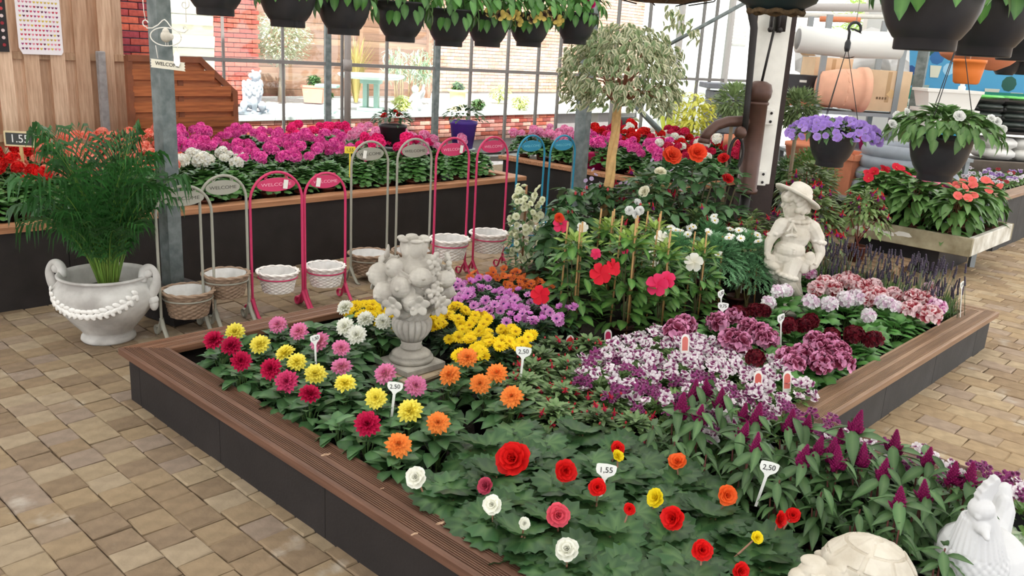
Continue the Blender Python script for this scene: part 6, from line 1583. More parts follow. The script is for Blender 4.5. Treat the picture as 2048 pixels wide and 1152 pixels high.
# ---------------------------------------------------------------- stone trough of impatiens, pallet and crate
tr = thing('stone_trough', 'shallow weathered stone trough with flaking white paint full of impatiens', 'planter', (7.52,-1.45,0))
STN = mat('mossy_stone', S(176,168,142), rough=.9, c2=S(132,122,98), ns=5, bump=.3, bs=40); WEND = mat('flaking_white', S(228,226,218), rough=.85, c2=S(186,180,166), ns=6, bump=.3, bs=30)
zb, zt = .26, .435
for (c, d, mt) in (((-.655,0,(zb+zt)/2),(.05,1.22,zt-zb),STN), ((0,-.585,(zb+zt)/2),(1.26,.05,zt-zb),WEND), ((.655,0,(zb+zt)/2),(.05,1.22,zt-zb),STN), ((0,.585,(zb+zt)/2),(1.26,.05,zt-zb),STN), ((0,0,zb+.02),(1.3,1.2,.04),STN)):
    m_ = M(); m_.box(c, d, bev=.006); m_.build('trough_side' if d[2] > .05 else 'trough_floor', mt, tr, smooth=False)
m_ = M(); m_.box((0,0,zb+.09), (1.25,1.1,.06)); m_.build('soil', mat('red_soil', S(96,50,38), rough=.95, noise=.3, ns=40), tr, smooth=False)
m_ = M(); rnd = random.Random(3)
for cx0, cz0 in ((.42,.11),(.16,.10),(.02,.12),(.28,.125)):
    pts = [(cx0+rnd.uniform(.03,.08)*math.cos(a)*1.4, zb+.01+cz0-.03+rnd.uniform(.012,.03)*math.sin(a)) for a in np.linspace(0, 6.28, 11, endpoint=False)]
    m_.add(prism(pts, .003), T=Matrix.Translation((-.681,0,0)) @ Euler((PI/2,0,PI/2)).to_matrix().to_4x4())
m_.build('paint_patch', WHITEP, tr, smooth=False)
pl = thing('wooden_pallet', 'weathered wooden pallet behind the boy statue beside the trough', 'pallet', (6.35,-1.05,0))
PALM_ = mat('pallet_wood', S(160,132,104), rough=.85, c2=S(120,96,76), ns=6, stretch=(8,.5,8), bump=.2, bs=9)
for k in range(6): m_ = M(); m_.box((0,0,0), (.12,1.15,.022), bev=.003); m_.build('deck_board', PALM_, pl, smooth=False, loc=(-.42+k*.17,0,.135))
for x in (-.38,.0,.38):
    for y in (-.5,0,.5): m_ = M(); m_.box((0,0,0), (.12,.12,.09), bev=.003); m_.build('block', PALM_, pl, smooth=False, loc=(x,y,.078))
for y in (-.5,0,.5): m_ = M(); m_.box((0,y,.022), (.98,.12,.02)); m_.build('runner', PALM_, pl, smooth=False)
cr = thing('black_crate', 'black plastic crate under the stone trough', 'crate', (7.45,-1.35,0))
for c, d in (((0,-.4,.13),(.95,.02,.25)),((0,.4,.13),(.95,.02,.25)),((-.475,0,.13),(.02,.82,.25)),((.475,0,.13),(.02,.82,.25)),((0,0,.02),(.95,.8,.02))): m_ = M(); m_.box(c, d, bev=.004); m_.build('crate_side' if d[2] > .05 else 'crate_floor', BLACKP, cr, smooth=False)
def mk_imp(o):
    pot(o, .07, .10, S(96,50,38)); L = dome(80, .25, .13, .50, .15, .6, -.6, .9)+dome(40, .22, .08, .40, .15, .1, -.6, 1, True); put_leaves(o, L_IMPAT, L); stems(o, [T @ Vector((0,.1,0)) for T in L[::5]], .004, S(120,76,56))
k = 0
for i, x in enumerate((7.05,7.45,7.88)):
    for j, y in enumerate((-1.80,-1.42,-1.06)):
        c = ('red' if j == 2 else 'coral' if j == 0 else random.choice(('coral','pink','red')))
        root = plant('imp', mk_imp, 'potted_impatiens', f'{c} New Guinea impatiens, {["front","middle","rear"][i]} {["right","centre","left"][j]} in the stone trough', 'impatiens', (x, y, zb+.06), 'impatiens in the stone trough', 3, random.uniform(1.05,1.2)); k += 1
        for q in range(5): a = random.random()*6.28; rr = .2*random.random(); add_bloom(root, F_IMP[c], (rr*math.cos(a), rr*math.sin(a), .52-rr*.5), .042, .7, .7, .4)
P = gz(1868, 385, .95); t = thing('price_tag', 'blank rounded white tag among the impatiens', 'tag', (7.1,-1.55,.55), IMG); q = aw(1867,386,8.35)-np.array([7.1,-1.55,.55]); v = Matrix.Rotation(-IMG,3,'Z') @ Vector([float(c) for c in q])
m_ = M(); m_.box(v, (.09,.004,.07), bev=.001); m_.add(tube([v, (v.x,v.y,v.z-.34)], .004, 5)); m_.build('plate', TAGM, t, smooth=False)
for i, (x, y, h, lab) in enumerate(((5.75,-1.0,.95,'large fuchsia with red and purple bells right of the boy statue'), (6.15,-.75,1.0,'large fuchsia with red and purple bells behind the statue hat'), (6.25,-1.25,.80,'trailing fuchsia with red and purple bells against the trough end'))):
    root = plant('fuch', mk_fuch, 'potted_fuchsia', lab, 'fuchsia', (x, y, .146 if x > 5.9 else 0), 'large fuchsias beside the trough', 2, h/.72)
    for k in range(26): a = random.random()*6.28; rr = .25*math.sqrt(random.random()); put('flower', F_FUCH[0 if k % 3 else 2], root, (rr*math.cos(a), rr*math.sin(a), .62-rr*rr*5+random.uniform(-.10,.05)), (random.uniform(-.4,.4), random.uniform(-.4,.4), 0), random.uniform(.03,.04))
# violas in the far bed
def mk_vio(o):
    pot(o, .05, .07, S(60,50,44)); L = dome(60, .12, .05, .14, .055, .8, -.3); foliage(o, T_NEM, L)
for ix, x in enumerate(np.arange(9.05, 11.8, .23)):
    for iy, y in enumerate(np.arange(-1.5, .4, .23)):
        px, py, w = proj((x, y, .7))
        if px > 2080: continue
        root = plant('vio', mk_vio, 'potted_viola', f'small viola in the far right bed, {words[ix]} row, {words[iy]} from the corner', 'viola', (x, y, .53), 'violas in the far right bed', 3)
        ci = random.choice((0,0,1,1,2,3))
        for k in range(4): a = random.random()*6.28; rr = .10*random.random(); add_bloom(root, F_VIOLA[ci], (rr*math.cos(a), rr*math.sin(a), .155), .026, .7, .7)
# ---------------------------------------------------------------- goods in the right background
TERRA = mat('terracotta', S(206,130,98), rough=.8, noise=.10, ns=8); TERR2 = mat('terracotta_light', S(242,186,158), rough=.8, noise=.08, ns=6); CARD = mat('cardboard', S(224,194,160), rough=.85, noise=.06, ns=6)
GREYP = mat('grey_fibre', S(140,146,156), rough=.7, noise=.10, ns=9)
SHELFM = mat('rack_steel', S(150,156,160), rough=.5, metal=.3)
def lay(m_, px, py, w): return aw(px, py, w)
# shelving rack
rk = aw(1700, 222, 11.0); rack = thing('storage_rack', 'grey steel storage rack holding cardboard boxes and terracotta pots behind the hanging pots', 'rack', (rk[0], rk[1], 0), IMG)
kk = 11.0/F; rx = lambda px: (px-1700)*kk; rzz = lambda py: zat((rk[0], rk[1]), py)
dz = rzz(222)
for x in (rx(1632), rx(1786)):
    for y in (0,.7): m_ = M(); m_.box((x,y,1.25), (.07,.05,2.5)); m_.build('rack_post', SHELFM, rack, smooth=False)
for z in (dz, dz-.62, .25): m_ = M(); m_.box(((rx(1590)+rx(1830))/2,.35,z-.03), (rx(1830)-rx(1590),.8,.045)); m_.build('shelf', SHELFM, rack, smooth=False)
def on_rack(px, y, z): v = Matrix.Rotation(IMG,3,'Z') @ Vector((rx(px), y, 0)); return (rk[0]+v.x, rk[1]+v.y, z)
def carton(lab, px, y, z, w, d, h, rz=0, open_=False):
    t = thing('cardboard_box', lab, 'box', on_rack(px, y, z), IMG+rz, None)
    for c, s_ in (((0,-d/2,h/2),(w,.006,h)),((0,d/2,h/2),(w,.006,h)),((-w/2,0,h/2),(.006,d,h)),((w/2,0,h/2),(.006,d,h)),((0,0,.004),(w,d,.006))): m_ = M(); m_.box(c, s_); m_.build('box_side', CARD, t, smooth=False)
    if open_:
        for s_ in (-1, 1): m_ = M(); m_.box((s_*(w/2+d*.14),0,h+.05), (d*.3,d,.005), rot=(0,-s_*.7,0)); m_.build('flap', CARD, t, smooth=False)
    else: m_ = M(); m_.box((0,0,h), (w,d,.006)); m_.build('box_top', CARD, t, smooth=False)
    m_ = M(); m_.box((0,-d/2-.004,h*.6), (.05,.002,h*.75)); m_.build('tape', mat('tape', S(190,156,116), rough=.4), t, smooth=False)
    return t
s1 = carton('open cardboard box higher on the rack under the white roll', 1665, .45, dz+.02, .50, .4, .62, .1, True)
s2 = carton('tall cardboard box with a taped label at the rack right end', 1770, .2, dz+.02, .54, .4, .50, -.05)
m_ = M(); m_.box((.05,-.206,.22), (.09,.002,.09), rot=(0,.6,0)); m_.build('label', mat('label_tan', S(224,190,140), rough=.6), s2, smooth=False)
m_ = M()
for k in range(4): m_.box((-.12+.035*k,-.206,.16), (.022,.002,.03))
m_.build('print', mat('print_grey', S(120,96,74), rough=.8), s2, smooth=False)
for i, (px, z, h) in enumerate(((1716, dz+.04, .16), (1724, dz+.21, .14), (1708, dz+.2, .12))):
    t = thing('root_bundle', ['brown bundle of dried stems lowest on the rack', 'brown bundle of dried stems topmost on the rack', 'brown bundle of dried stems leaning on the open box'][i], 'bundle', on_rack(px, .15, z), IMG)
    m_ = M(); rnd = random.Random(i)
    for k in range(26): a = rnd.random()*6.28; rr = h*.5*math.sqrt(rnd.random()); m_.add(tube([(-.16,rr*math.cos(a),h*.5+rr*math.sin(a)),(.0,rr*math.cos(a)*1.1,h*.5+rr*math.sin(a)*1.1),(.16,rr*math.cos(a),h*.5+rr*math.sin(a))], .016, 5), jit(S(110,84,70), .3))
    m_.build('stems', PLAIN, t)
# terracotta pot lying on its side, opening to the right
t = thing('terracotta_pot', 'large terracotta pot lying on its side with its mouth to the right on the rack', 'pot', on_rack(1676, -.02, dz+.27), IMG)
m_ = M(); m_.add(lathe([(.16,-.30),(.20,-.28),(.235,-.10),(.25,.12),(.25,.18),(.275,.19),(.28,.28),(.255,.28),(.23,.16),(.14,-.26),(0,-.26)], 36), T=Euler((0,PI/2,0)).to_matrix().to_4x4()); m_.build('pot_body', TERR2, t)
m_ = M()
for k in range(12): a = k*PI/6; m_.add(ball((.05,.02,.012), 8, 6), T=Euler((0,PI/2,0)).to_matrix().to_4x4() @ TR((.236*math.cos(a),.236*math.sin(a),.0), (PI/2,0,a+PI/2)))
m_.build('relief_leaves', TERR2, t)
for px, z, lab in ((1612, dz+.02, 'shallow terracotta tray on the rack left of the lying pot'),):
    t = thing('terracotta_tray', lab, 'tray', on_rack(px, .3, z), IMG); m_ = M(); m_.box((0,0,.04), (.8,.3,.08), bev=.01); m_.box((0,0,.085), (.86,.36,.03), bev=.008); m_.build('tray', TERRA, t, smooth=False)
t = thing('black_crate', 'black crate with a pale handle on the rack behind the white board', 'crate', on_rack(1608, .35, dz+.13), IMG); m_ = M(); m_.box((0,0,.14), (.5,.3,.28), bev=.01); m_.build('crate_body', BLACKP, t, smooth=False); m_ = M(); m_.box((0,-.155,.2), (.09,.006,.03)); m_.build('crate_handle', TAGM, t, smooth=False)
# lower shelf: bowls and dark boxes
for px, c, lab in ((1640, TERRA, 'terracotta bowl on the lower rack shelf'),):
    t = thing('terracotta_bowl', lab, 'bowl', on_rack(px, .2, dz-.60), IMG); m_ = M(); m_.add(lathe([(.1,0),(.16,.05),(.22,.16),(.25,.24),(.26,.24),(.26,.28),(.23,.28),(.2,.16),(0,.05)], 28)); m_.build('bowl', c, t)
t = thing('grey_tub', 'grey lidded tub on the lower rack shelf behind the lilac basket', 'tub', on_rack(1735, .2, dz-.60), IMG); m_ = M(); m_.box((0,0,.13), (.38,.4,.26), bev=.02); m_.box((0,0,.27), (.42,.44,.04), bev=.01); m_.build('tub', GREYP, t, smooth=False)
t = thing('red_tray', 'orange-red plastic tray leaning on the lower rack shelf', 'tray', on_rack(1706, .0, dz-.50), IMG); m_ = M(); m_.box((0,0,.2), (.22,.03,.36), bev=.008, rot=(.2,.35,0)); m_.build('tray', mat('red_plastic', S(206,70,44), rough=.5), t, smooth=False)
# white roll and sheeting above
a_, b_ = aw(1596, 78, 10.2), aw(1800, 92, 10.2); t = thing('white_roll', 'long white roll of sheeting hung above the storage rack', 'roll', a_)
d_ = Vector([float(c) for c in (b_-a_)]); m_ = M(); m_.add(tube([(0,0,0), d_*.5+Vector((0,0,-.02)), d_], .155, 24)); m_.build('roll', mat('white_sheet', S(240,240,238), rough=.6), t)
m_ = M(); m_.add(tube([d_*.0-d_*.004, d_*.004], .12, 20)); m_.build('roll_core', mat('core_grey', S(150,150,150), rough=.8), t)
for f_ in (.5,): m_ = M(); m_.add(tube([d_*f_+Vector((0,-.17*math.cos(a),.165*math.sin(a)-.01)) for a in np.linspace(-2,1.6,14)], .012, 6)); m_.build('strap', WIRED, t)
sh = M(); q0 = aw(1590, 100, 12.2); 
for i in range(13):
    for j in range(5): sh.v.append(tuple(float(c) for c in (aw(1590+i*19, 62+j*20+random.uniform(-3,3)+ (6*math.sin(i*1.3)), 12.4+random.uniform(-.12,.12))-q0))); sh.c.append((1,1,1))
for i in range(12):
    for j in range(4): a = i*5+j; sh.f.append((a, a+5, a+6, a+1)); sh.m.append(0)
t = thing('plastic_sheet', 'crumpled white plastic sheet hung behind the white roll', 'sheet', q0); o = sh.build('sheet', mat('white_film', S(244,244,244), rough=.4, trans=.4), t); sm = o.modifiers.new('thick', 'SOLIDIFY'); sm.thickness = .01
# roof beams seen over the rack
for i, (pa, pb, w, r, mt) in enumerate((((1590,14),(1800,16),13,.06,ALUL), ((1590,30),(1800,34),13,.035,WHITEP), ((1640,38),(1720,40),12.6,.04,mat('orange_paint', S(226,140,100), rough=.5)), ((1300,110),(1500,0),9.5,.022,GALV), ((1250,190),(1320,262),9.2,.03,GALV), ((1790,20),(1822,55),11.5,.03,GALV))):
    A_, B_ = aw(*pa, w), aw(*pb, w); d_ = Vector([float(c) for c in (B_-A_)]); t = struct(put('trim_%d' % (i+1), None, None, [float(c) for c in A_])); m_ = M(); m_.add(tube([(0,0,0), d_], r, 8)); m_.build('bar', mt, t)

# plants and pots on the ground right of the post
def std_tree(name, lab, px, py, w, r, leaf, n, size, stem_h=None, col=S(120,104,84), potc=S(60,50,46)):
    P = aw(px, py, w); z = float(P[2]); t = thing(name, lab, 'tree', (P[0], P[1], 0), IMG)
    m_ = M(); m_.add(lathe([(.13,0),(.16,.26),(.175,.26),(.175,.30),(.15,.30),(.15,.24),(0,.24)], 20), potc); m_.build('pot', PLASTIC, t)
    m_ = M(); m_.add(tube([(0,0,.2),(.01,0,(z-r)*.6),(0,0,z)], .02, 7), col); m_.build('trunk', PLAIN, t); L = []
    for k in range(n):
        th = math.acos(1-2*random.random()); a = random.random()*6.28; rr = r*random.uniform(.6,1.04); L.append(place((rr*math.sin(th)*math.cos(a), rr*math.sin(th)*math.sin(a), z+rr*math.cos(th)), a, PI/2-th+random.uniform(-.5,.5), size*random.uniform(.7,1.2), random.uniform(-.5,.5)))
    foliage(t, leaf, L); return t
std_tree('lavender_standard', 'grey-green lavender standard tree right of the dark post', 1597, 218, 8.6, .21, T_OLIVE, 900, .09)
std_tree('olive_standard', 'olive green standard ball behind the pump barrel', 1468, 205, 8.8, .20, T_OLIVE, 800, .08)
std_tree('conifer', 'bright green upright conifer just right of the dark post', 1576, 345, 9.2, .17, T_SMALL, 600, .06)
T_BOX = [leaf_vf(.6, 2, .1, .1, jit(S(74,100,44), .25), S(96,126,60)) for _ in range(4)]
std_tree('boxwood_ball', 'clipped dark green boxwood ball below the lilac hanging pot', 1622, 350, 9.0, .29, T_BOX, 2600, .04)
def ground_pot(name, lab, px, py_bottom, py_top, w, wpx, mt, prof=None, sq=False, stand=True):
    P = aw(px, py_bottom, w); z0 = float(P[2]); h = (py_bottom-py_top)*w/F; r = wpx*w/F/2
    t = thing(name, lab, 'pot', (P[0], P[1], z0), IMG+(.5 if sq else 0)); m_ = M()
    if sq:
        for k in range(4): m_.add(([(-r*.8,-r*.8,0),(r*.8,-r*.8,0),(r,-r,h*.86),(-r,-r,h*.86)], [(0,1,2,3)]), T=Matrix.Rotation(k*PI/2,4,'Z')); m_.box((0,-r*1.0,h*.93), (2.12*r,.05,h*.14), T=Matrix.Rotation(k*PI/2,4,'Z'))
        m_.box((0,0,.01), (1.6*r,1.6*r,.02)); m_.box((0,0,h*.8), (1.9*r,1.9*r,.02))
    else: m_.add(lathe([(r*a, h*b) for a, b in (prof or [(.7,0),(.95,.84),(1.0,.84),(1.0,1),(.9,1),(.85,.8),(0,.78)])], 32))
    m_.build('pot_body', mt, t, smooth=not sq); return t, z0
def plinth(lab, px, py, w, wd, z):
    P = aw(px, py, w); t = thing('display_stand', lab, 'stand', (P[0], P[1], 0), IMG)
    for x in (-1,1):
        for y in (-1,1): m_ = M(); m_.box((x*wd*.42,y*.3,z/2-.015), (.05,.05,z-.03)); m_.build('stand_leg', SHELFM, t, smooth=False)
    m_ = M(); m_.box((0,0,z-.02), (wd,.75,.04)); m_.build('stand_top', SHELFM, t, smooth=False)
q, z = ground_pot('terracotta_planter', 'big angular terracotta planter left of the grey ring pot', 1690, 385, 305, 10.2, 78, TERRA, sq=True); plinth('low stand under the big terracotta planter', 1690, 385, 10.2, .75, z)
q, z = ground_pot('terracotta_pot', 'terracotta pots stacked right of the dark post', 1598, 330, 285, 10.4, 66, TERRA); plinth('low stand under the stacked terracotta pots', 1598, 330, 10.4, .6, z)
q, z = ground_pot('terracotta_pot', 'small rounded terracotta pot beside the lilac hanging pot', 1612, 300, 272, 10.8, 40, TERRA, [(.5,0),(.9,.3),(1,.6),(.85,.9),(.9,1),(.75,1),(.8,.6),(0,.3)]); plinth('low stand under the small rounded terracotta pot', 1612, 300, 10.8, .5, z)
q, z = ground_pot('magenta_pot', 'bright magenta pot between the two low hanging baskets', 1738, 300, 272, 10.9, 52, mat('magenta_glaze', S(206,30,120), rough=.35)); plinth('low stand under the magenta pot', 1738, 300, 10.9, .5, z)
for P_, w_, l_ in ((PPOT, .3, 'purple pot'), (BPOT, .3, 'black pot of red flowers')):
    t = thing('display_stand', 'upturned stand hidden among geraniums under the '+l_, 'stand', (P_[0], P_[1], .48), IMG); m_ = M(); h_ = float(P_[2])-.48; m_.add(lathe([(.12,0),(.12,h_-.02),(.14,h_-.02),(.14,h_)], 16)); m_.build('stand_body', SHELFM, t)
q, z = ground_pot('purple_bowl', 'shallow purple bowl at the back right of the impatiens', 1905, 392, 368, 8.9, 62, mat('purple_glaze', S(160,40,140), rough=.35), [(.5,0),(.8,.5),(1,.95),(1.02,1),(.95,1),(.8,.6),(0,.4)]); plinth('low stand under the purple bowl', 1905, 392, 8.9, .4, z)
wq = 10.6; A_ = aw(1458, 322, wq); q, z = ground_pot('terracotta_pot', 'tall terracotta pot standing behind the pump handle', 1452, proj((A_[0], A_[1], 0))[1], 272, wq, 46, TERRA)
P = aw(1803, 392, 9.9); z0 = float(P[2]); ring = thing('ring_pot', 'big grey planter made of stacked fat rings behind the trough', 'planter', (P[0], P[1], z0))
for k, (r, dzz) in enumerate(((.50,.09),(.48,.235),(.455,.375),(.43,.50))):
    m_ = M(); m_.add(tube([(r*math.cos(a), r*math.sin(a), dzz) for a in np.linspace(0, 6.283, 48, endpoint=False)], .082, 14, True)); m_.build('ring', GREYP, ring)
m_ = M(); m_.add(lathe([(.0,.02),(.44,.02),(.42,.5),(.36,.5),(.36,.06),(0,.06)], 36)); m_.build('inner_wall', GREYP, ring)
plinth('low stand under the grey ring planter', 1803, 392, 9.9, .9, z0)
# white planters and blue tub
P = aw(1886, 232, 10.6); wz = float(P[2]); t = thing('display_stand', 'tall stand under the white planters', 'stand', (P[0], P[1], 0), IMG)
zb_ = wz-.48
for x in (-.3,.3):
    for y in (-.2,.2): m_ = M(); m_.box((x,y,zb_/2-.02), (.05,.05,zb_-.04)); m_.build('stand_leg', SHELFM, t, smooth=False)
m_ = M(); m_.box((0,0,zb_-.02), (.7,.5,.04)); m_.build('stand_top', SHELFM, t, smooth=False)
def tapered(name, lab, c, z, w0, w1, h, mt):
    t = thing(name, lab, 'planter', (c[0], c[1], z), IMG); m_ = M()
    ring_ = lambda w, zz, d: [(-w/2,-d/2,zz),(w/2,-d/2,zz),(w/2,d/2,zz),(-w/2,d/2,zz)]
    V = ring_(w0,0,w0*.6)+ring_(w1*.98,h*.84,w1*.6)+ring_(w1*1.04,h*.85,w1*.64)+ring_(w1*1.04,h,w1*.64)+ring_(w1*.94,h,w1*.55)+ring_(w0*.96,h*.3,w0*.52)
    Fs = [(3,2,1,0)]+[(a+i, a+(i+1)%4, a+4+(i+1)%4, a+4+i) for a in (0,4,8,12,16) for i in range(4)]+[(20,21,22,23)]
    m_.add((V, Fs)); m_.build('planter_body', mt, t, smooth=False)
WPL = mat('white_planter', S(238,236,232), rough=.45)
tapered('white_planter', 'upper of two stacked white planters behind the hanging basket hook', P, wz+.10, .56, .66, .22, WPL)
tapered('white_planter', 'lower of two stacked white planters above the blue tub', P, wz-.19, .52, .64, .28, WPL)
tapered('blue_tub', 'bright blue tub under the white planters', P, wz-.47, .48, .58, .27, mat('blue_tub', S(30,140,184), rough=.4))
P2 = aw(1922, 178, 10.5); q, z = ground_pot('white_jar', 'small white lidded jar on top of the white planters', 1922, 186, 168, 10.5, 14, WPL, [(.9,0),(1,.3),(1,.7),(.6,.8),(.6,1),(0,1)])
# orange hanging pots
def hung(name, lab, px, py, w, prof, mt, tilt=0):
    P = aw(px, py, w); t = thing(name, lab, 'pot', P, IMG); m_ = M(); m_.add(lathe(prof, 32), T=Euler((0,tilt,0)).to_matrix().to_4x4()); m_.build('pot_body', mt, t); m_ = M(); m_.add(tube([(0,0,.1),(0,0,3.2-float(P[2]))], .004, 5)); m_.build('hanging_wire', mat('pale_wire'), t)
hung('orange_pot', 'orange plastic pot hanging above the white planters', 1931, 168, 6.5, [(.075,0),(.09,.012),(.105,.10),(.112,.155),(.118,.155),(.118,.18),(.10,.18),(.09,.1),(0,.02)], mat('orange_plastic', S(224,124,56), rough=.5))
hung('terracotta_saucer', 'wide terracotta bowl hanging tilted behind the orange pot', 1968, 138, 7.0, [(.05,0),(.09,.01),(.17,.07),(.20,.11),(.205,.13),(.19,.13),(.15,.07),(0,.03)], TERRA, .2)
hung('terracotta_saucer', 'shallow terracotta bowl hanging above the orange pot', 1920, 122, 7.2, [(.05,0),(.09,.01),(.15,.05),(.17,.09),(.16,.09),(.12,.05),(0,.03)], TERRA, -.1)
# banner, bag racks
bw = 13.5; bp0 = aw(1920, 150, bw); t = thing('shop_banner', 'blue and teal banner with white lettering and pot pictures on the far wall', 'banner', bp0, IMG); kb = bw/F
m_ = M(); m_.box((.25,.02,.0), (2.6,.02,1.0), S(72,150,196)); m_.build('banner_sheet', PAPER, t, smooth=False)
m_ = M(); m_.box((.25,.005,-.33), (2.6,.012,.20), S(24,128,112)); m_.box((.25,.004,-.47), (2.6,.012,.13), S(214,222,216)); rnd = random.Random(9)
m_.build('banner_stripe', PAPER, t, smooth=False)
m_ = M()
for k in range(16): x, z = rnd.uniform(-.9,1.2), rnd.uniform(-.22,.42); m_.add(lathe([(rnd.uniform(.04,.13),0),(.03,.003)], 9), rnd.choice([S(24,70,130), S(30,90,110), S(150,196,226), S(20,80,70), S(40,100,160)]), TR((x,.008,z), (PI/2,0,0), (1,1,1)))
stuff(m_.build('printed_foliage', PAPER, t, smooth=False))
m_ = M()
for x, z, s_, c in ((-.62,.34,.09,S(206,206,190)),(-.40,.03,.09,S(206,206,190)),(-.70,-.12,.08,S(60,90,90)),(.55,-.30,.12,S(196,196,184)),(.95,-.32,.10,S(196,196,184)),(-.55,-.28,.10,S(150,170,164))): m_.add(prism([(x-s_*.7,z-s_),(x+s_*.7,z-s_),(x+s_,z+s_),(x-s_,z+s_)], .004), c, TR((0,.004,0), (PI/2,0,0)))
stuff(m_.build('printed_pots', PAPER, t, smooth=False))
text('lettering', 'nal', .16, mat('banner_green', S(24,110,92), rough=.6), t, (-.78,-.003,-.47), (PI/2,0,0))
text('lettering', 'obin', .14, mat('banner_green'), t, (.85,-.003,-.47), (PI/2,0,0))
for k, (px, py, z) in enumerate(((2008,150,0),(2030,120,0),(2046,150,0))):
    hung('black_hanging_pot', ['black pot hanging in front of the banner left of the trio','black pot hanging highest in front of the banner','black pot hanging in front of the banner at the very edge'][k], px, py, 9.2, [(.08,0),(.12,.05),(.15,.16),(.16,.16),(.16,.19),(.13,.19),(.12,.1),(0,.03)], BLACKP)
bk_ = aw(2000, 262, 13.0); brk = thing('bag_rack', 'dark rack of stacked soil bags at the far right', 'rack', (bk_[0], bk_[1], 0), IMG); kz = lambda py: zat((bk_[0], bk_[1]), py); kb = 13.0/F
DARKM = mat('dark_shelf', S(60,56,54), rough=.8, noise=.1, ns=6)
for py, h in ((262,.04),(196,.05),(322,.12)): m_ = M(); m_.box((.2,.3,kz(py)-h/2), (1.5,.8,h)); m_.build('shelf', DARKM, brk, smooth=False)
for x in (-.55,.95): 
    for y in (-.05,.65): m_ = M(); m_.box((x,y,kz(190)/2), (.06,.06,kz(190))); m_.build('rack_post', DARKM, brk, smooth=False)
def bag(lab, x, z, w, h, c, grp, ctop=None):
    v = Matrix.Rotation(IMG,3,'Z') @ Vector((x, .2, 0)); t = thing('soil_bag', lab, 'bag', (bk_[0]+v.x, bk_[1]+v.y, z), IMG, grp); m_ = M(); m_.box((0,0,h/2), (w,.55,h), c, bev=h*.32); m_.build('bag', mat('bag_film', attr=True, rough=.3, spec=.5, bump=.3, bs=9), t)
    if ctop: m_ = M(); m_.box((0,-.03,h*.80), (w*.9,.54,h*.62), ctop, bev=h*.2); m_.build('printed_top', mat('bag_film'), t)
bh = .125
for col in range(3):
    for r_ in range(4):
        bag(f'black soil bag with {"green top" if r_ == 3 else "dark wrapper"}, {["lowest","second from below","third from below","topmost"][r_]} in the {["left","middle","right"][col]} stack', -.26+col*.42, kz(262)+r_*bh, .40, bh, S(40,42,42), 'soil bags on the rack', S(96,196,84) if r_ == 3 else S(50,58,54))
for col in range(2):
    for r_ in range(2): bag(f'white sack, {["lower","upper"][r_]} in the {["left","right"][col]} stack of the low shelf', .05+col*.45, kz(318)+r_*.16, .42, .16, S(236,234,230), 'white sacks on the low shelf')
b_ = aw(2000, 330, 11.6); t = thing('timber_kerb', 'dark weathered timber edging behind the viola bed', 'edging', (b_[0], b_[1], 0), IMG); m_ = M(); m_.box((.3,0,float(b_[2])/2), (1.9,.1,float(b_[2])+.1), bev=.01); m_.build('timber', mat('grey_timber', S(96,86,78), rough=.9, noise=.2, ns=6), t, smooth=False)
# far right hall wall
m_ = M(); a_ = aw(2100, 200, 15.5); m_.box((0,.1,1.6), (7.0,.2,3.2)); o = struct(m_.build('wall_far', mat('hall_wall', S(206,204,198), rough=.9), smooth=False, loc=(a_[0], a_[1], 0))); o.rotation_euler = (0,0,IMG)

# ---------------------------------------------------------------- outside on the terrace
def ot(px, py): return gz(px, py, TZ-.015)
def sphere_leaves(t, c, r, leaf, n, size, sq=1.0):
    L = []
    for k in range(n): th = math.acos(1-2*random.random()); a = random.random()*6.28; rr = r*random.uniform(.55,1.05); L.append(place((c[0]+rr*math.sin(th)*math.cos(a), c[1]+rr*math.sin(th)*math.sin(a), c[2]+rr*math.cos(th)*sq), a, random.uniform(-.8,.8), size*random.uniform(.7,1.2), random.uniform(-.5,.5)))
    return foliage(t, leaf, L)
# lion
P = ot(505, 226); kl = proj(P)[2]/F; lion = thing('lion_statue', 'grey stone seated lion statue on the terrace wall end outside the glass', 'statue', P, IMG-.1)
lm = M(); H_ = 86*kl
def lp_(x, y, d=0): return Vector(((x-800)/5.12*kl, d, (1140-y)/5.12*kl))
E3(lm, lp_(800,1000,.03), (.12,.16,.16)); E3(lm, lp_(810,900,.0), (.13,.13,.14)); 
for k in range(40): a = k*2.4; t_ = k/40; E3(lm, lp_(810,830+t_*130,-.01)+Vector((.125*math.cos(a), .12*math.sin(a), 0)), (.035,.035,.045), (0,0,0), 8, 6)
E3(lm, lp_(850,770,-.02), (.075,.085,.075)); E3(lm, lp_(820,765,-.09), (.04,.05,.04)); 
for s_ in (-1, 1): lm.add(capsule(lp_(800+s_*48,960,-.07), lp_(800+s_*52,1110,-.11), .045, .036)); E3(lm, lp_(800+s_*52,1122,-.14), (.04,.06,.022)); E3(lm, lp_(800+s_*95,1070,.03), (.055,.09,.08)); E3(lm, lp_(855+s_*40,720,-.01), (.02,.014,.022))
lm.add(bbox((.30,.36,.05), .01), T=TR((0,0,.0))); lm.add(tube([lp_(880,1110,.12), lp_(950,1090,.1), lp_(960,1120,.0)], .018, 8))
sculpt('figure', lm, mat('grey_stone', S(190,194,204), rough=.85, c2=S(160,164,176), ns=10, bump=.2, bs=50), lion, .008, 2, fac=.4)
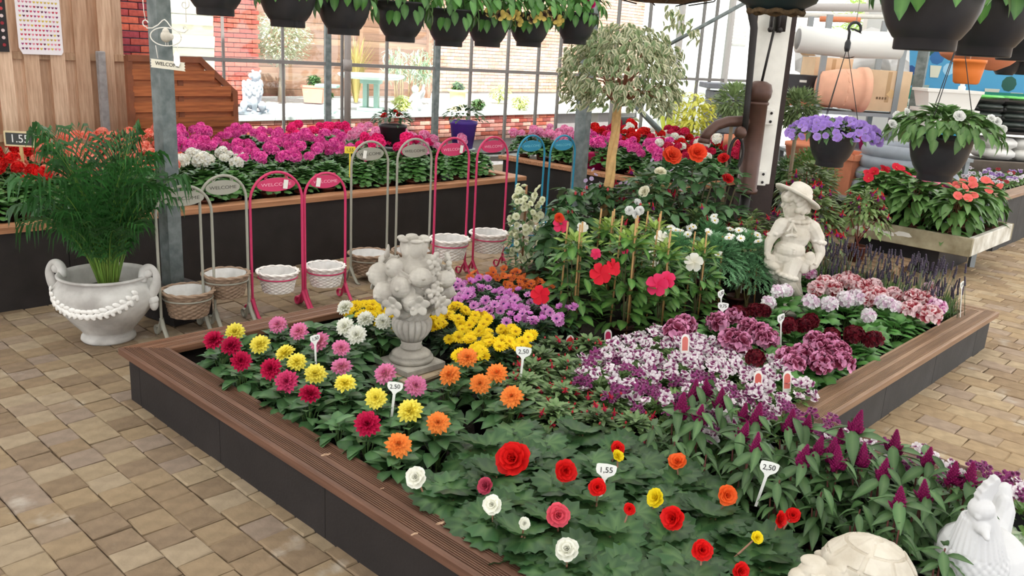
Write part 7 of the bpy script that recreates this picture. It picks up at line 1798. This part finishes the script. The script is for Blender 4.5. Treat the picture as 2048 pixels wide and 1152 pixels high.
# clipped topiary tree
P = ot(563, 204); t = thing('topiary_tree', 'clipped round whitish-green topiary tree on the terrace outside', 'tree', P, 0); zc = zat(P, 78)-float(P[2]); m_ = M(); m_.add(tube([(0,0,0),(.03,0,zc*.5),(0,0,zc)], [.07,.055,.05], 8), S(150,136,120)); m_.build('trunk', PLAIN, t)
T_TOP = [leaf_vf(.5, 2, .1, .1, jit(S(186,190,160), .15), S(206,206,184)) for _ in range(4)]
sphere_leaves(t, (0,0,zc), .55, T_TOP, 3200, .07, .84)
# terracotta planter, chimney pot, table
P = ot(628, 205); t = thing('terracotta_planter', 'pinkish terracotta window planter with a green shrub on the terrace outside', 'planter', P, IMG); k1 = proj(P)[2]/F
m_ = M(); h = 34*k1; w = 44*k1; V = []; 
for ww, zz in ((w*.78,0),(w*.95,h*.84),(w*1.06,h*.86),(w*1.06,h),(w*.95,h),(w*.9,h*.8)): V += [(-ww/2,-ww*.3,zz),(ww/2,-ww*.3,zz),(ww/2,ww*.3,zz),(-ww/2,ww*.3,zz)]
m_.add((V, [(3,2,1,0)]+[(a+i,a+(i+1)%4,a+4+(i+1)%4,a+4+i) for a in (0,4,8,12,16) for i in range(4)]+[(20,21,22,23)])); m_.build('planter_body', mat('pink_terracotta', S(224,160,140), rough=.8), t, smooth=False); sphere_leaves(t, (0,0,h+.07), .13, T_SMALL, 260, .08, .8)
P = ot(914, 222); t = thing('chimney_planter', 'cream chimney-pot planter with a bright green plant outside the glass', 'planter', P); k1 = proj(P)[2]/F; h = 42*k1; r = 19*k1
m_ = M(); m_.add(lathe([(r*1.05,0),(r*1.05,h*.06),(r*.86,h*.14),(r*.80,h*.5),(r*.86,h*.86),(r*1.1,h*.9),(r*1.1,h),(r*.9,h),(r*.8,h*.8),(0,h*.8)], 28)); m_.build('pot_body', mat('cream_clay', S(240,220,176), rough=.8), t); sphere_leaves(t, (0,0,h+.05), .12, leaf_set if 'leaf_set' in globals() else T_SMALL, 220, .08, .7)
P = ot(742, 222); t = thing('garden_table', 'pale green round garden table on a pierced pedestal outside the glass', 'table', P, IMG); k1 = proj(P)[2]/F; zt = zat(P, 150)-float(P[2]); GT = mat('green_stone', S(158,186,176), rough=.6)
m_ = M(); m_.add(lathe([(0,zt-.06),(.46,zt-.06),(.54,zt-.03),(.56,zt),(.54,zt+.015),(0,zt+.015)], 48)); m_.build('table_top', mat('pale_green', S(216,232,226), rough=.5), t)
m_ = M()
for x in (-.09,.09): m_.box((x,0,zt/2-.02), (.07,.22,zt-.1), bev=.01)
m_.box((0,0,.03), (.42,.34,.06), bev=.01); m_.box((0,0,zt-.10), (.34,.26,.08), bev=.01); m_.build('pedestal', GT, t, smooth=False)
P = ot(655, 226); t = thing('garden_bench', 'pale green stone stool left of the garden table outside', 'stool', P, IMG); m_ = M(); m_.box((0,0,.2), (.07,.2,.4), bev=.01); m_.box((0,0,.02), (.24,.24,.04), bev=.008); m_.box((0,0,.42), (.34,.28,.05), bev=.01); m_.build('stool_body', GT, t, smooth=False)
# small white statue, shrubs, bamboo
P = ot(833, 224); t = thing('white_statue', 'small bright white cherub statue beside the glazing post outside', 'statue', P, IMG); lm = M()
E3(lm, (0,0,.10), (.11,.11,.10)); E3(lm, (-.02,0,.24), (.08,.08,.10)); E3(lm, (-.03,-.02,.38), (.065,.065,.07)); chain(lm, [(.03,0,.28),(.1,-.03,.36),(.12,-.04,.46)], [.035,.028,.02]); chain(lm, [(-.07,0,.27),(-.12,-.05,.18)], [.03,.025]); E3(lm, (.08,.05,.30), (.05,.02,.10), (0,.4,0)); lm.add(bbox((.26,.26,.05), .01)); chain(lm, [(.0,-.05,.14),(.08,-.13,.12)], [.05,.04]); sculpt('figure', lm, PLASTER, t, .008, 2)
for px, py, r, lab, lf in ((803, 222, .17, 'low pale yellow-green shrub beside the white statue outside', 'y'), (955, 222, .13, 'low green shrub right of the chimney planter outside', 'g'), (1000, 205, .26, 'airy yellow-green bush against the sunlit brick wall outside', 'y'), (1040, 222, .2, 'pale grey-green bush at the sunlit brick wall outside', 'y'), (658, 196, .07, 'tuft of green leaves on the terrace wall left of the table', 'g'), (470, 200, .16, 'dark-leaved potted shrub behind the lion statue', 'g')):
    P = ot(px, py); t = thing('terrace_shrub', lab, 'shrub', P); T_Y = [leaf_vf(.4, 2, .1, .2, jit(S(196,202,120), .15), S(210,216,150)) for _ in range(3)]; sphere_leaves(t, (0,0,r*.8), r, T_Y if lf == 'y' else T_SMALL, 260, .09, .8); stems(t, [(0,0,r)], .01, STEMC, (0,0,0))
P = gz(808, 205, TZ-.015); t = thing('bamboo_clump', 'bamboo clump with tan canes and blue-green leaves behind the white statue outside', 'bamboo', P); zt = zat(P, 92)-float(P[2]); m_ = M(); L = []
for k in range(22):
    a = random.random()*6.28; rr = .28*math.sqrt(random.random()); h = zt*random.uniform(.7,1.0); x, y = rr*math.cos(a), rr*math.sin(a); e = Vector((x*1.8, y*1.8, h)); m_.add(tube([(x,y,0),(x*1.2,y*1.2,h*.5),e], [.014,.012,.006], 5), jit(S(196,166,126), .12))
    for q in range(26): z = random.uniform(.5,1.0); p = Vector((x,y,0)).lerp(e, z)+Vector((random.gauss(0,.09), random.gauss(0,.09), random.gauss(0,.06))); L.append(place(p, random.random()*6.28, random.uniform(-1.1,.2), .16*random.uniform(.7,1.2), 0))
m_.build('canes', PLAIN, t); foliage(t, [leaf_vf(.2, 3, .1, .3, jit(S(150,176,150), .15), S(180,196,170)) for _ in range(3)], L)
P = gz(712, 205, TZ-.015); t = thing('ornamental_grass', 'tall fountain of straw-yellow ornamental grass behind the drainpipe outside', 'grass clump', P); zt = zat(P, 66)-float(P[2]); m_ = M()
for k in range(120):
    a = random.random()*6.28; h = zt*random.uniform(.6,1.0); o_ = random.uniform(.1,.5); d = Vector((math.cos(a), math.sin(a), 0)); s_ = Vector((-d.y, d.x, 0))*.008; c = jit(S(206,188,120), .15)
    p0, p1, p2 = d*.03, d*o_*.4+Vector((0,0,h*.7)), d*o_+Vector((0,0,h)); m_.add(([p0-s_, p0+s_, p1+s_, p1-s_, p2], [(0,1,2,3),(3,2,4)]), c)
stuff(m_.build('blades', LEAF, t))
# far right outside: pale shop front, grey stone pillar, bright shrubs
hw = M(); A_ = aw(1440, 200, 19); hw.box((0,.15,2.2), (3.6,.3,4.4)); o = struct(hw.build('wall_white_house', mat('white_render', S(236,236,236), rough=.8), smooth=False, loc=(A_[0], A_[1], 0))); o.rotation_euler = (0,0,IMG)
P = gz(1452, 262, .0); P = aw(1450, 245, 12.2); t = thing('stone_pillar', 'grey stone-block pillar outside the glazing behind the pump', 'pillar', (P[0], P[1], 0), IMG); z = 0.0; zt_ = zat(P, 168)
PIL = mat('slate_grey', S(128,132,142), rough=.85, noise=.12, ns=10)
while z < zt_-.1:
    for x in (-.14,.14): m_ = M(); m_.box((0,0,0), (.27,.5,.105), bev=.006); m_.build('stone_block', PIL, t, smooth=False, loc=(x+random.uniform(-.015,.015), random.uniform(-.01,.01), z+.055))
    z += .113
m_ = M(); m_.box((0,0,zt_-.03), (.72,.62,.07), bev=.008); m_.build('cap_stone', PIL, t, smooth=False)
P = aw(1388, 232, 11.6); t = thing('yellow_shrub', 'bright yellow-green shrub outside the glazing left of the stone pillar', 'shrub', (P[0], P[1], 0)); sphere_leaves(t, (0,0,float(P[2])), .34, [leaf_vf(.4, 2, .1, .2, jit(S(214,214,70), .15), S(226,226,110)) for _ in range(3)], 500, .11, .9); stems(t, [(0,0,float(P[2]))], .015, STEMC, (0,0,0))
P = aw(1352, 190, 12.6); t = thing('sword_plant', 'clump of upright yellow-green sword leaves outside the glazing', 'plant', (P[0], P[1], 0)); m_ = M(); zt_ = zat(P, 165)
for k in range(26):
    a = random.random()*6.28; d = Vector((math.cos(a), math.sin(a), 0)); s_ = Vector((-d.y,d.x,0))*.022; h = zt_*random.uniform(.8,1.05); m_.add(([d*.05-s_, d*.05+s_, d*.16+Vector((0,0,h*.6))+s_, d*.16+Vector((0,0,h*.6))-s_, d*.34+Vector((0,0,h))], [(0,1,2,3),(3,2,4)]), jit(S(196,206,90), .12))
m_.build('sword_leaves', LEAF, t)
# shutter window and trees beyond the roof line
P = aw(1476, 62, 17.5); t = struct(put('window_3', None, None, [float(c) for c in P], (0,0,IMG))); m_ = M(); m_.box((0,0,0), (.42,.05,.62)); m_.build('window_frame', WHITEP, t, smooth=False)
for k in range(9): m_ = M(); m_.box((0,-.03,-.26+k*.065), (.36,.03,.04), rot=(.4,0,0)); m_.build('shutter_slat', mat('shutter_grey', S(196,192,190), rough=.6), t, smooth=False)
for i, (px, py, w, r) in enumerate(((1745,40,19,.9),(1800,50,18,1.1),(520,8,19,1.2),(440,6,18,1.0))):
    P = aw(px, py, w); t = thing('distant_tree', ['sunlit tree beyond the rack at the top right','second sunlit tree beyond the rack left of the big pots','bright green tree above the slat fence at the top','small bright tree above the bleached fence'][i], 'tree', (P[0], P[1], 0)); z = float(P[2]); m_ = M(); m_.add(tube([(0,0,0),(0,0,z)], .1, 7), S(110,96,80)); m_.build('trunk', PLAIN, t); sphere_leaves(t, (0,0,z), r, [leaf_vf(.5, 2, .1, .2, jit(S(150,180,96), .2), S(170,196,120)) for _ in range(3)], 900, .16, .8)
